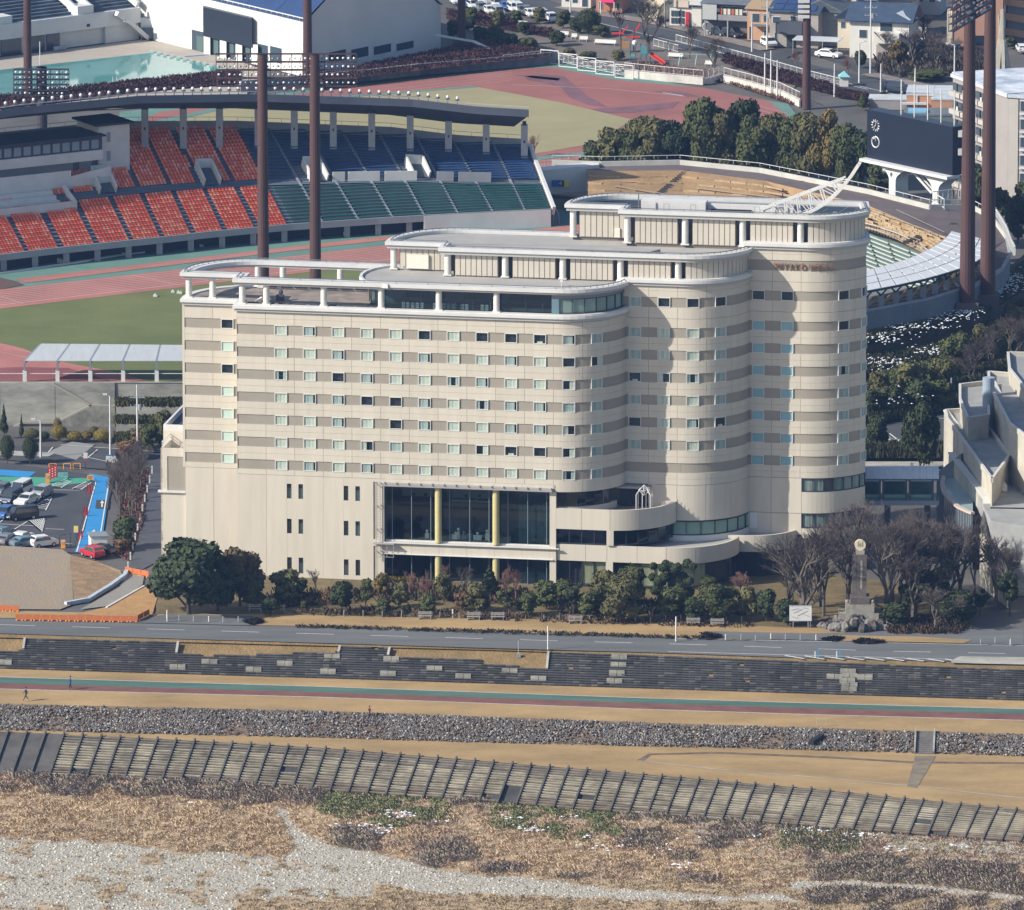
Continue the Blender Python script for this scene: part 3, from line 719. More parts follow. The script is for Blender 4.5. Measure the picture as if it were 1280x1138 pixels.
# plain podium wall with slit windows (left of the big opening)
edges = [0,3.87,6.66,7.28,8.22,8.84,11.6,14.35,14.97,15.92,16.54,18.35]
slits = {(6.66,7.28),(8.22,8.84),(14.35,14.97),(15.92,16.54)}
for a,b in zip(edges,edges[1:]):
    if (a,b) in slits:
        for (z0,z1) in ((0,.55),(2.7,5.96),(7.95,10.72),(12.72,13.82)): wallpiece(f0,a,b,z0,z1,g=0)
        for (z0,z1) in ((.55,2.7),(5.96,7.95),(10.72,12.72)):
            mb = MB(); mb.box(a,b,.04,.14,z0,z0+.06); mb.box(a,b,.04,.14,z1-.06,z1); mb.box(a,a+.07,.04,.14,z0,z1); mb.box(b-.07,b,.04,.14,z0,z1); mb.box(a,b,.04,.14,z0+1.45,z0+1.5)
            o = hp('window',mb,M_alud)
            mb = MB(); mb.add([(a,.12,z0),(b,.12,z0),(b,.12,z1),(a,.12,z1)],[(0,1,2,3)]); link('pane',mb.mesh('pane',G_win),o)
            if random.random() < .55: mb = MB(); mb.add([(a,.35,z0),(b,.35,z0),(b,.35,z0+1.35),(a,.35,z0+1.35)],[(0,1,2,3)]); link('curtain',mb.mesh('curtain',M_curt2),o)
    else: wallpiece(f0,a,b,0,13.82,g=.015 if a in (0,3.87,11.6) else 0)
# recessed slots and the gondola ladder at the opening's left
mb = MB(); mb.box(18.38,19.0,.12,.3,5.6,13.4); mb.box(18.38,19.0,.12,.3,.1,4.7); hp('wall_recess',mb,mat('recess_grey',(0.40,0.37,0.32)))
wallpiece(f0,19.0,19.8,0,13.82,g=0); wallpiece(f0,18.35,19.0,13.4,13.82,g=0); wallpiece(f0,18.35,19.0,4.7,5.6,g=0)
mb = MB()
for u in (18.75,19.35):
    mb.box(u,u+.07,-.55,-.48,3.2,13.6)
for i in range(27): mb.box(18.75,19.42,-.54,-.49,3.3+i*.39,3.36+i*.39)
for z in (4.0,7.0,10.2,13.2): mb.box(18.6,18.7,-.5,0,z,z+.12); mb.box(19.3,19.4,-.5,0,z,z+.12)
hp('ladder',mb,mat('ladder_metal',(.35,.34,.33)))
mb = MB()
for u in (19.5,20.3,21.2): mb.box(u,u+.06,-.9,-.84,3.4,5.2)
for z in (3.4,4.2,5.15): mb.box(19.0,21.3,-.9,-.84,z,z+.06)
mb.box(18.4,21.3,-1.0,0,5.15,5.25); hp('balcony_cage',mb,mat('ladder_metal',(.35,.34,.33)))
# --- the great glazed opening,z 5.45..13.3,u 19.8..42.1; cut room in front of the core

WTOP,WBOT = 13.1,5.45
mb = MB(); mb.box(19.8,42.1,.9,7.6,5.3,5.42); hp('lobby_floor',mb,mat('lobby_floor',(0.20,0.19,0.16)))
mb = MB(); mb.box(19.8,42.1,.95,7.6,-.02,.1); hp('lobby_floor',mb,mat('lobby_floor',(0.20,0.19,0.16)))
mb = MB(); mb.box(19.8,19.9,.5,7.6,.1,13.4); mb.box(42.0,42.1,.5,7.6,.1,13.4); hp('lobby_side',mb,M_dark)
for a,b in ((21.2,26.0),(28.0,33.6)):
    mb = MB(); mb.box(a,b,5.6,5.9,10.4,12.0); hp('lobby_wall',mb,mat('lobby_wall',(0.42,0.44,0.38)))
    for q in (.33,.67):
        mb = MB(); x = a+(b-a)*q; mb.tube((x,5.58,10.7),(x,5.5,10.7),.22,n=10); hp('lobby_vent',mb,M_dark)
mb = MB()
mb.beam((31.2,5.2,10.3),(33.4,5.2,11.7),.12,.12); mb.box(28.0,33.6,5.0,5.1,10.0,10.25); hp('stair_rail',mb,mat('pale_interior',(.6,.6,.52)))
for (x,w_,h) in ((28.4,1.2,.8),(29.8,.7,.9),(30.6,.6,1.1),(31.4,1.1,.85),(33.0,.5,1.2),(29.2,.35,1.3),(24.9,.5,.9)):
    mb = MB(); mb.box(x,x+w_,2.4,3.1,5.45,5.45+h*.75); mb.ball((x+w_/2,2.7,5.45+h),.22); hp('banquet_table',mb,mat('table_cloth',(.62,.64,.58)))
for k in range(11):
    pass
# glazing of both openings: panes between slender mullions
mu = [19.9,20.75,23.35,25.95,28.5,31.2,33.8,36.35,39.0,41.55,42.05]
for (z0,z1) in ((5.5,WTOP),(.15,3.68)):
    for a,b in zip(mu,mu[1:]):
        mb = MB(); mb.add([(a,.9,z0),(b,.9,z0),(b,.9,z1),(a,.9,z1)],[(0,1,2,3)]); hp('glass_pane',mb,G_big)
    for a in mu[:-1]:
        mb = MB(); mb.box(a-.04,a+.04,.8,.97,z0,z1); hp('mullion',mb,mat('mullion_blue',(0.16,0.22,0.25)))
mb = MB(); mb.box(19.8,42.1,.55,1.0,5.3,5.5); hp('sill',mb,M_trim)
mb = MB(); mb.box(36.6,41.9,1.5,1.6,5.5,12.9); mb.box(36.6,41.9,1.5,1.6,.15,3.6); hp('curtain',mb,mat('dark_curtain',(0.05,0.075,0.08),col2=(0.09,0.12,0.115),scale=2.2,stretch=(1,1,.04)))
M_ycol = mat('yellow_column',(0.50,0.445,0.22),noise=.05,scale=1,rough=.5)
for u in (27.07,34.83):
    for z0,z1 in ((5.45,13.0),(0,3.75)):
        mb = MB(); mb.tube((u,.3,z0),(u,.3,z1),.46,n=20); hp('yellow_column',mb,M_ycol,smooth=False)
# canopy over the glazing with brackets,and the wall course between openings
mb = MB(); mb.box(19.7,42.5,-.55,.5,12.98,13.36); hp('canopy',mb,mat('canopy_grey',(0.33,0.32,0.32)))
for i in range(15):
    mb = MB(); u = 19.9+i*1.6; mb.box(u,u+.1,-.75,-.1,13.36,13.5); hp('canopy_bracket',mb,mat('canopy_grey',(0.33,0.32,0.32)))
for i in range(1,6): wallpiece(f0,19.8+22.3/6*(i-1),19.8+22.3/6*i,3.72,5.3,g=.012)
wallpiece(f0,41.1+3*0,42.1,3.72,5.3,g=0) if False else None
wallpiece(f0,19.8+22.3/6*5,42.1,3.72,5.3,g=.012)
for i in range(6): wallpiece(f0,19.8+22.3/6*i,19.8+22.3/6*(i+1),13.38,13.84,g=.01)
mb = MB(); mb.box(19.5,43.4,-.35,0,5.2,5.28); mb.box(19.5,42.6,-.3,0,3.7,3.76); hp('ledge',mb,M_trim)
wallpiece(f0,42.1,42.95,0,13.84,g=0,o0=-.9)
# ---------------------------------------------- curved podium to the right
fA = lambda s,o: P_free(49.7,8.4,8.4,s,o)          # first parapet
fB = lambda s,o: P_free(57.3,9.2,8.9,s,o)          # second
fC = lambda s,o: P_free(66.5,16.4,7.0,s,o)         # third
nA = -6.75
wallpiece(fA,nA,-3.3,7.95,10.72,o0=-.35,curve=0); wallpiece(fA,-3.3,.5,7.95,10.72,o0=-.35,curve=0); wallpiece(fA,.5,4.4,7.95,10.72,o0=-.35,curve=0); wallpiece(fA,4.4,8.3,7.95,10.72,o0=-.35,curve=0); wallpiece(fA,8.3,13.1,7.95,10.72,o0=-.35,curve=0)
# terrace floors
def fan(f,sa,sb,off,inner,z,m,name):
    ss = [sa+(sb-sa)*i/24 for i in range(25)]; P = [f(s,off)[:2] for s in ss]; mb = MB()
    mb.prism(P+inner,z-.25,z); hp(name,mb,m)
fan(fA,nA,13.0,-.35,[(58.1,8.2),(58.1,12.5),(51,12.5),(42.95,12.4)],9.9,mat('terrace_tile',(0.27,0.15,0.11),col2=(0.36,0.31,0.28),scale=.35),'terrace_floor')
fan(fB,-14.3,14,-.3,[(66,12.6),(43,12.6)],5.35,M_roofg,'podium_roof')
fan(fC,-1,10.5,-.3,[(73.5,20),(64,20)],5.3,M_roofg,'podium_roof')
# glass behind the terrace,under tower one,z 10.75..12.93
fG = lambda s,o: P_(0,s,o-.75)
def glazed(f,s0,s1,z0,z1,n,curve,m=None,cur=None,frame=M_alud,name='window',cst=None):
    """one long window: frame with panes and curtains as children"""
    mb = MB(); slab(mb,f,s0,s1,z0,z0+.09,-.12,.04,curve=curve); slab(mb,f,s0,s1,z1-.09,z1,-.12,.04,curve=curve)
    for i in range(n+1):
        s = s0+(s1-s0-.08)*i/n; slab(mb,f,s,s+.08,z0+.09,z1-.09,-.12,.04,curve=curve)
    o = hp(name,mb,frame)
    for i in range(n):
        a = s0+(s1-s0)*i/n+.05; b = s0+(s1-s0)*(i+1)/n-.03
        p,q = f(a,-.03),f(b,-.03); mb = MB(); mb.add([(p[0],p[1],z0+.09),(q[0],q[1],z0+.09),(q[0],q[1],z1-.09),(p[0],p[1],z1-.09)],[(0,1,2,3)])
        link('pane',mb.mesh('pane',m or G_win),o)
        if cur and (cst is None or cst[i]):
            nn = 22; A = []
            for j in range(nn+1):
                r = f(a+(b-a)*j/nn,-.22+.05*(-1)**j); A.append((r[0],r[1],z0+.1))
            mb = MB(); mb.strip(A,[(x,y,z1-.1) for x,y,z in A]); link('curtain',mb.mesh('curtain',cur if cst is None or cst[i] == 1 else cst[i]),o)
    return o
wallpiece(fG,42.97,53.5,9.9,10.8,o0=-.4)
glazed(fG,42.97,51.5,10.8,12.9,6,FL,m=G_big)
mb = MB(); mb.box(50.6,52.0,6.5,6.9,9.95,12.4); mb.box(52.3,53.9,6.75,6.98,9.95,12.5); hp('terrace_door',mb,M_dark)
mb = MB(); mb.box(50.2,54.6,5.4,7.0,12.55,12.8); hp('door_canopy',mb,mat('canopy_grey',(0.33,0.32,0.32)))
# podium windows and piers z 5.95..7.95
gA = lambda s,o: fA(s,o-.35)
mb = MB(); mb.prism([(42.97,1.4),(49.7,1.4),(53.5,2.4),(55.6,4.7),(56.4,7.6),(42.97,7.6)],0,9.6); hp('core_wall',mb,M_dark)
wallpiece(fA,nA-.02,nA+.02,5.8,7.95,g=0,curve=0) if False else None
glazed(gA,nA,.05,5.95,7.95,4,0,m=G_big)
wallpiece(fA,.05,.98,5.9,7.95,o0=-.5,g=0,curve=0)
glazed(gA,.98,12.9,5.95,7.95,7,0,m=G_big)
gT2 = lambda s,o: P_(1,s,o-.05)
glazed(gT2,41.8,55.8,6.1,8.0,7,FL,cur=mat('curtain_green',(0.40,0.52,0.44)),frame=M_alud)
wallpiece(f1,41.5,56,5.2,6.08,o1=.1,m=M_trim)
for a,b in ((38.7,42.57),(42.57,46.4),(46.4,50.3),(50.3,56.05)): wallpiece(f1,a,b,8.12,12.88)
# lower roof parapets
for a,b in ((-14.35,-10.4),(-10.4,-7.55),(-7.55,-3.5),(-3.5,.4),(.4,4.3),(4.3,8.2),(8.2,13.6)): wallpiece(fB,a,b,3.62,5.82,o0=-.35,curve=0)
for a,b in ((-2.2,1.7),(1.7,5.6),(5.6,11)): wallpiece(fC,a,b,3.62,5.82,o0=-.35,curve=0)
mb = MB(); P = [fB(-14.3+28*i/24,.05)[:2] for i in range(25)];
gB = lambda s,o: fB(s,o-.45); gC = lambda s,o: fC(s,o-.5)
glazed(gB,-14.3,-7.7,.35,3.6,4,0,cur=mat('curtain_yellow',(.55,.55,.36),col2=(.36,.36,.25),scale=2,stretch=(1,1,.05)),cst=[0,0,1,1])
wallpiece(fB,-7.7,-6.75,0,3.62,o0=-.5,g=0,curve=0)
glazed(gB,-6.75,13.4,.35,3.6,11,0,cur=mat('curtain_yellow',(.55,.55,.36)),cst=[0,0,1,1,0,1,1,0,0,0,0])
mb = MB(); mb.prism([(43,1.6),(57.3,1.6),(61.5,3),(64,6),(64.6,9),(64.6,12),(43,12)],0,3.6); hp('core_wall',mb,M_dark)
mb = MB(); mb.prism([(64.7,11),(69,11),(71.6,13.5),(72.3,16.5),(72.3,20),(64.7,20)],0,3.6); hp('core_wall',mb,M_dark)
# third tower,lower walls
for a,b in ((35.2,38.7),(38.7,FL-.1)): wallpiece(f2,a,b,8.12,12.88); wallpiece(f2,a,b,5.2,8.06)
mb = MB(); q = P_(2,35.9,.04); mb.box(q[0],q[0]+.95,q[1]-.02,q[1]+.1,5.9,8.0); hp('service_door',mb,mat('pale_door',(.66,.67,.68)))
wallpiece(f2,FL-.1,57.6,8.14,11.05); wallpiece(f2,FL-.1,57.6,0,6.08)
glazed(lambda s,o: P_(2,s,o-.02),FL-.08,55.9,11.07,12.9,9,FL,cur=M_curt2,cst=[1,1,0,1,1,1,1,1,1])
glazed(lambda s,o: P_(2,s,o-.02),FL-.08,55.9,6.12,8.1,9,FL,cur=M_curt2,cst=[1,1,1,1,1,1,1,1,1])
# ---------------------------------------------- cornices,terrace ring,penthouses
def hring(name,k,oi,oo,z0,z1,m,**kw):
    mb = MB(); ring(mb,k,oi,oo,z0,z1,back=BACK[k],**kw); return hp(name,mb,m)
LIPZ = [36.25,40.15,44.2]
for k in range(3):
    z = LIPZ[k]
    if k == 0: hring('cornice',k,-.55,.28,z-.3,z+.06,M_trimg); hring('cornice',k,-.55,.5,z+.1,z+.5,M_trim); hring('cornice',k,-.5,.38,z+.5,z+.66,M_trim)
    else:
        ff = lambda s,o,k=k: P_(k,s,o); e = SEND[k]
        mb = MB(); slab(mb,ff,smin[k]-.3,e,z-.3,z+.06,-.55,.28); hp('cornice',mb,M_trimg)
        mb = MB(); slab(mb,ff,smin[k]-.3,e,z+.1,z+.5,-.55,.5); slab(mb,ff,smin[k]-.3,e,z+.5,z+.66,-.5,.38); hp('cornice',mb,M_trim)
mb = MB(); mb.prism(outline(0,-.45),36.1,36.72); hp('terrace_floor',mb,M_roofb)
def railing(k,off,z,m=M_railm):
    mb = MB(); P = outline(k,off,back=BACK[k]); n = len(P)
    for i in range(n):
        a,b = P[i],P[(i+1) % n]; mb.beam((*a,z),(*b,z),.1,.1)
        L = hypot(b[0]-a[0],b[1]-a[1]); c_ = max(1,int(L/3.9))
        for j in range(c_): p = (a[0]+(b[0]-a[0])*j/c_,a[1]+(b[1]-a[1])*j/c_); mb.beam((*p,z),(*p,z-.42),.07,.07,up=(0,1,0))
    hp('roof_rail',mb,m)
# upper terrace ring
hring('ring_beam',0,-1.0,.5,39.88,40.35,M_trim); hring('ring_beam',0,-.8,.25,39.55,39.86,M_trimg); railing(0,-.05,40.62)
def column(u,v,z0,z1,r=.42):
    mb = MB(); mb.tube((u,v,z0),(u,v,z1),r,n=18,caps=True); mb.box(u-.55,u+.55,v-.5,v+.5,z0-.02,z0+.12); hp('column',mb,M_col,smooth=False)
for u in (.67,3.93,11.67,19.41,27.16,34.9): column(u,.45,36.9,39.6)
for u in (-7.15,-3.93): column(u,3.45,36.9,39.6)
for u in (.5,3.9,11.7,19.4): column(u,12.2,36.9,39.6)
# terrace room
roomP = lambda off: [(20.5,-.35-off),(FL,-.35-off)]+[(FL+(RW+.3+off)*sin(pi/2*i/12),RW-(RW+.3+off)*cos(pi/2*i/12)) for i in range(1,13)]+[(51.6,12.5),(20.5,12.5)]+[(20.5-(4.6+off)*sin(pi*i/10),6.1+(6.4+off)*cos(pi*i/10)) for i in range(1,10)]
mb = MB(); mb.prism(roomP(0),39.66,40.12); hp('terrace_roof',mb,M_roofg)
A = roomP(.35); B = roomP(-.05); n = len(A); mb = MB()
vs = [(*p,39.8) for p in A]+[(*p,40.36) for p in A]+[(*p,40.36) for p in B]+[(*p,39.8) for p in B]; sel = list(range(len(A)-11,len(A)))
fs = []
for i in sel:
    j = (i+1) % n; fs += [(i,j,n+j,n+i),(n+i,n+j,2*n+j,2*n+i),(2*n+i,2*n+j,3*n+j,3*n+i)]
mb.add(vs,fs); hp('ring_beam',mb,M_trim)
gl = [17.6,18.4,19.6]+[19.95+i*2.34 for i in range(1,10)]+[42.3]
for a,b in zip(gl[1:],gl[2:]):
    mb = MB(); mb.add([(a,.95,36.95),(b,.95,36.95),(b,.95,39.6),(a,.95,39.6)],[(0,1,2,3)]); hp('glass_pane',mb,G_big)
for a in gl[2:]: mb = MB(); mb.box(a-.035,a+.035,.9,1.0,36.9,39.6); hp('mullion',mb,M_alud)
ca = [(20.5-3.6*sin(pi/2*t/5),6.1-5.1*cos(pi/2*t/5)) for t in range(0,6)]
for p,q in zip(ca,ca[1:]):
    mb = MB(); mb.add([(*q,36.95),(*p,36.95),(*p,39.6),(*q,39.6)],[(0,1,2,3)]); hp('glass_pane',mb,G_lt)
    mb = MB(); mb.beam((*q,36.9),(*q,39.6),.1,.1,up=(0,1,0)); hp('mullion',mb,M_alud)
mb = MB(); mb.box(17.5,42.3,6.4,6.6,36.8,39.6); hp('room_back',mb,mat('room_blue',(0.16,0.20,0.27)))
for a,b in ((21.6,24.9),(26.0,27.0),(29.5,32.2),(33.4,34.6),(35.6,42.0)):
    mb = MB(); mb.box(a,b,6.3,6.38,37.3,39.1); hp('dark_window',mb,M_dark)
mb = MB(); mb.box(17.2,42.3,1.0,6.5,36.72,36.8); hp('room_floor',mb,mat('room_floor',(0.12,0.12,0.13)))
for i,u in enumerate([22.0+.62*j for j in range(5)]+[26.2+.62*j for j in range(5)]+[29.9,30.5,32.6,33.2]):
    mb = MB(); mb.box(u,u+.42,1.4,1.5,36.85,37.6); mb.box(u,u+.42,1.5,1.9,37.15,37.25); hp('white_chair',mb,mat('chair_white',(.72,.76,.72)))
for i in range(6):
    mb = MB(); u = 36.6+i*.95; mb.box(u,u+.5,1.5,2.0,36.85,37.3); hp('brown_chair',mb,mat('chair_brown',(.30,.12,.06)))
mb = MB(); mb.box(20.2,42.2,1.15,1.2,37.35,37.4); mb.box(35.2,42.2,1.1,1.15,36.9,37.4); hp('room_rail',mb,mat('room_floor',(0.12,0.12,0.13)))
# right part of the terrace room: blue grey band with curtained windows
M_blueg = mat('bluegrey_band',(0.20,0.22,0.27),rough=.6)
fR = lambda s,o: P_(0,s,o-.25)
for a,b in ((42.3,43.4),(43.4,56)):
    mb = MB(); slab(mb,fR,a,b,39.0,39.6,-.3,0); hp('fascia',mb,M_blueg)
mb = MB(); slab(mb,fR,42.3,43.3,36.95,39.0,-.3,-.04); hp('blue_panel',mb,mat('teal_panel',(.13,.21,.25)))
glazed(fR,43.3,55.6,36.97,39.0,7,FL,cur=mat('curtain_terrace',(0.42,0.50,0.46),col2=(.30,.38,.37),scale=2.4,stretch=(1,1,.05)))
# terrace clutter
mb = MB()
for i in range(9):
    u = 1.5+i*2.05
    mb.box(u,u+1.75,11.4,11.55,36.95,37.9)
hp('parapet_screen',mb,M_dark)
mb = MB(); mb.box(.5,21,11.6,11.75,36.8,38.05); hp('parapet',mb,M_trim)
mb = MB(); mb.beam((2.2,3.6,36.8),(3.6,2.2,37.9),.2,.2); mb.beam((2.0,2.6,36.8),(3.5,3.4,37.5),.15,.15); hp('white_frame',mb,M_trim)
mb = MB(); mb.box(4.6,5.6,3.6,4.3,36.8,37.5); mb.ball((5.2,3.9,37.9),.35); mb.beam((4.9,3.8,37.4),(5.3,4.1,38.7),.1,.1); hp('rooftop_machine',mb,mat('machine_dark',(.08,.08,.1)))
for i in range(9):
    mb = MB(); u = 1.2+i*2.1; mb.box(u,u+1.5,1.2,1.5,36.75,36.95); hp('planter',mb,mat('machine_dark',(.08,.08,.1)))
# penthouse bands of tiers 2 and 3
def penthouse(k,z0,z1,zrim):
    ou = 15.49*k; cols = [ou+ST[k]+.67+7.745*i for i in range(0,7) if ST[k]+.67+7.745*i < FL+.6]
    mb = MB(); mb.prism(outline(k,-1.3,back=BACK[k]),z0-.6,zrim-1.35 if k == 2 else z1-.05); hp('penthouse_core',mb,M_void)
    for u in cols: column(u,7*k+.45,z0+.05,z1+.05,.44)
    column(ou+ST[k]-7.15,7*k+3.45,z0+.05,z1+.05,.44)
    def ribs(f,s0,s1,curve=FL,n=None):
        n = n or max(1,round((s1-s0)/.73)); mb = MB()
        for i in range(n):
            a = s0+(s1-s0)*i/n; b = s0+(s1-s0)*(i+1)/n; slab(mb,f,a+.055,b-.055,z0+.12,z1-.12,-1.2,-.28,curve=curve)
        hp('ribbed_panel',mb,M_rib2)
        mb = MB(); slab(mb,f,s0,s1,z0,z1,-1.25,-.38,curve=curve); hp('panel_backing',mb,M_ribg)
    f = lambda s,o: P_(k,s,o)
    for c,d in zip(cols,cols[1:]+[None]):
        s = c-ou
        if d: ribs(f,s+1.0,s+6.75)
        else:
            e = FL+SC3+3 if k == 2 else SEND[0]
            ribs(f,s+1.0,e,n=int((e-s-1)/.74))
    fl = lambda s,o: (ou+s,7*k+3-o,0,-1)
    ribs(fl,ST[k]-6.3,ST[k]-.1,curve=999)
    mb = MB();
    if k == 1: mb.box(ou+ST[k]-5.3,ou+ST[k]-2.4,7*k+3.0,7*k+3.2,z0+.25,z0+2.15); hp('white_hatch',mb,mat('hatch_white',(.72,.69,.6)))
    else: mb.box(ou+ST[k]-1.55,ou+ST[k]-.8,7*k+3.1,7*k+3.25,z0+.15,z0+1.4); hp('white_hatch',mb,mat('hatch_white',(.72,.69,.6)))
    hring('rim',k,-.6,.5,zrim-.45,zrim,M_trim); hring('rim',k,-.6,.28,z1-.1,zrim-.47,M_trimg); railing(k,-.2,zrim+.22)
penthouse(1,40.2,43.25,44.05)
penthouse(2,44.0,47.75,48.55)
hring('parapet',2,-1.1,-.55,46.9,47.95,mat('pit_blue',(0.05,.075,.11)))  # navy ring, the dark of the roof recess put into its colour
mb = MB(); mb.prism(outline(1,-.9,back=BACK[1]),43.3,43.62); hp('roof_slab',mb,M_roofg)
mb = MB(); mb.prism([(43.0,7.3),(53.9,7.3),(55.3,10.0),(43.0,10.0)],43.6,44.2); hp('roof_step',mb,M_roofg)
mb = MB(); mb.prism(outline(2,-.9,back=BACK[2]),46.9,47.2); hp('roof_slab',mb,M_roofg)
# roof plant on the top tier
mb = MB(); mb.box(51.3,60.0,18.6,20.6,47.2,49.0); hp('plant_box',mb,M_trim)
mb = MB(); mb.box(60.2,67.8,19.6,20.4,47.2,48.6); hp('plant_box',mb,M_trim); mb = MB(); mb.box(60.6,66,19.3,19.6,47.2,48.0); hp('dark_slot',mb,M_dark)
mb = MB(); mb.box(67.8,71.8,18.4,19.8,47.2,48.7); hp('plant_box',mb,M_trim)
for u in (54.6,58.2,66.8,70.0):
    mb = MB(); mb.beam((u,17.2,47.2),(u,17.2,48.9),.09,.09,up=(0,1,0)); mb.beam((u,17.2,48.9),(u+.7,17.2,48.9),.09,.09); mb.beam((u+.7,17.2,47.2),(u+.7,17.2,48.9),.09,.09,up=(0,1,0)); hp('roof_pipe',mb,M_trimg)
mb = MB(); mb.beam((51.2,17.2,47.2),(51.2,17.2,50.3),.14,.14,up=(0,1,0)); hp('roof_mast',mb,M_railm)
mb = MB(); mb.prism([(72.6,15.6),(79.0,17.2),(79.8,23.2),(72.2,23.6)],47.22,47.3); hp('roof_pit_shade',mb,mat('pit_blue',(0.05,.075,.11)))  # flat navy slab, its colour stands for the shade in the recess
for x,y in ((74.5,20),(77,21.5),(79,20)): mb = MB(); mb.beam((x,y,47.3),(x+1.6,y+1.1,48.2),.08,.08); mb.box(x-.3,x+.3,y-.3,y+.3,47.3,47.7); hp('pit_strut',mb,mat('strut_blue',(.2,.26,.32)))
# small items on the lower roofs
mb = MB(); mb.tube((43.2,2.9,40.1),(43.2,2.9,41.1),.07,n=6); mb.box(43.0,43.4,2.8,3.0,40.7,41.0); hp('roof_lamp',mb,M_trim)
mb = MB(); mb.prism([(20.6,10.2),(21.8,10.6),(20.7,11.4)],40.1,40.7); hp('roof_vent',mb,M_trimg)
# gondola arm: a curved white truss standing on the top roof
tr = thing('roof_truss','white curved truss rising from the hotel roof beyond its right end','truss',hw(67.6,16.6,47.3),-PSI)
def TP(t,w_):   # bottom chord,curved; t 0..1
    return (t*13.2,w_,.1+2.4*t*t+5.4*t**3.4)
def TQ(t,w_): return (t*13.2*.9+.2,w_,1.3+t*4.9)
for w_ in (0,1.7):
    for i in range(14):
        mb = MB(); mb.beam(TP(i/14,w_),TP((i+1)/14,w_),.3,.42); part(tr,'bottom_chord',mb,M_trim)
    mb = MB(); mb.beam(TQ(.0,w_),TQ(.93,w_),.22,.22); part(tr,'top_chord',mb,M_trim)
    for i in range(1,7):
        a = i/7.6
        mb = MB(); mb.beam(TP(a,w_),TQ(a,w_),.18,.18,up=(0,1,0)); part(tr,'upright',mb,M_trim)
        mb = MB(); mb.beam(TQ(a,w_),TP(a+.1,w_),.12,.12,up=(0,1,0)); part(tr,'brace',mb,M_trim)
        if w_ == 0: mb = MB(); mb.beam(TQ(a,0),TQ(a,1.7),.12,.12); mb.beam(TP(a,0),TP(a,1.7),.12,.12); part(tr,'cross_tie',mb,M_trim)
    mb = MB(); mb.beam(TQ(0,w_),(-.7,w_,.1),.2,.2); part(tr,'brace',mb,M_trim)
# roof letters: each letter hangs on the band of the third tower
M_sign = mat('sign_copper',(0.30,0.14,0.075),rough=.4,metal=.3)
txt = 'MIYAKO HOTEL'; s = 38.95
for ch in txt:
    if ch != ' ':
        cu = bpy.data.curves.new('letter','FONT'); cu.body = ch; cu.size = 1.25; cu.extrude = .07; cu.materials.append(M_sign); cu.align_x = 'LEFT'
        q = P_(2,s,.12); q2 = P_(2,s+.5,.12); dg = bpy.data.objects.new('letter_shape',cu); lm = bpy.data.meshes.new_from_object(dg); bpy.data.objects.remove(dg); lm.materials.clear(); lm.materials.append(M_sign)
        o = link('letter',lm,hotel,(q[0],q[1],41.22)); o.rotation_euler = (pi/2,0,atan2(q2[1]-q[1],q2[0]-q[0])); o.scale = (.66,1,1)
    s += .42 if ch in 'I ' else .76
# white pergola on the podium terrace (free standing)
pg = thing('terrace_pergola','small white metal gazebo frame with a diamond top on the curved terrace','pergola',hw(54.1,4.3,9.9),-PSI)
for x,y in ((-.95,-.8),(.95,-.8),(-.95,.8),(.95,.8)):
    mb = MB(); mb.tube((x,y,0),(x,y,2.3),.07,n=6); mb.tube((x,y,2.3),(x*.45,y*.45,3.0),.07,n=6); part(pg,'post',mb,M_trim)
mb = MB()
for a,b in (((0,0,3.45),(.75,0,2.75)),((0,0,3.45),(-.75,0,2.75)),((.75,0,2.75),(0,0,2.05)),((-.75,0,2.75),(0,0,2.05)),((0,0,3.45),(0,.7,2.75)),((0,0,3.45),(0,-.7,2.75)),((0,.7,2.75),(0,0,2.05)),((0,-.7,2.75),(0,0,2.05)),((.75,0,2.75),(0,-.7,2.75)),((-.75,0,2.75),(0,-.7,2.75))): mb.tube(a,b,.055,n=6)
part(pg,'diamond_top',mb,M_trim)
mb = MB()
for x in (-.25,.25): mb.tube((x,0,0),(x,0,2.4),.06,n=6)
part(pg,'centre_post',mb,M_trim)
mb = MB();
for i in range(14): q = fA(8.3+i*.35,-.2); mb.tube((q[0],q[1],10.7),(q[0],q[1],11.3),.03,n=5)
hp('terrace_rail',mb,M_trim)
# left annex
for (x0,x1,y0,y1,z1) in ((-11.15,-7.75,3.4,18,16.2),):
    mb = MB(); mb.box(x0+.3,x1,y0+.3,y1,0,z1-1.1); hp('core_wall',mb,M_core)
    fa = lambda s,o: (x0+s,y0-o,0,-1)
    wallpiece(fa,0,3.4,0,10.25,o0=-.3,g=0,curve=99); wallpiece(fa,0,3.4,15.1,z1,o0=-.3,g=0,curve=99); wallpiece(fa,0,.9,10.4,15.1,o0=-.3,g=0,curve=99)
    mb = MB(); mb.box(x0+.9,x1,y0+.08,y0+.3,10.4,15.1); hp('taupe_wall',mb,M_taupe)
    mb = MB(); mb.box(x0-.35,x1,y0-.3,y0+.3,10.2,10.45); hp('ledge',mb,M_trim)
    mb = MB(); mb.box(x0,x0+.3,y0,y1,0,z1); hp('side_wall',mb,M_cream)
    mb = MB(); mb.box(x0+.3,x1,y0+.3,y1,z1-1.1,z1-.95); hp('balcony_floor',mb,M_roofg)
mb = MB(); mb.box(-11.9,-7.75,9.0,24,14,17.4); hp('upper_block',mb,M_cream)
mb = MB()
for i in range(9): mb.beam((-11.0,3.8+i*.62,16.2),(-11.0,3.8+i*.62,17.0),.06,.06,up=(0,1,0))
mb.beam((-11.0,3.7,17.0),(-11.0,9.0,17.0),.1,.1); mb.beam((-11.0,3.7,16.6),(-11.0,9.0,16.6),.06,.06); hp('balcony_rail',mb,M_trim)
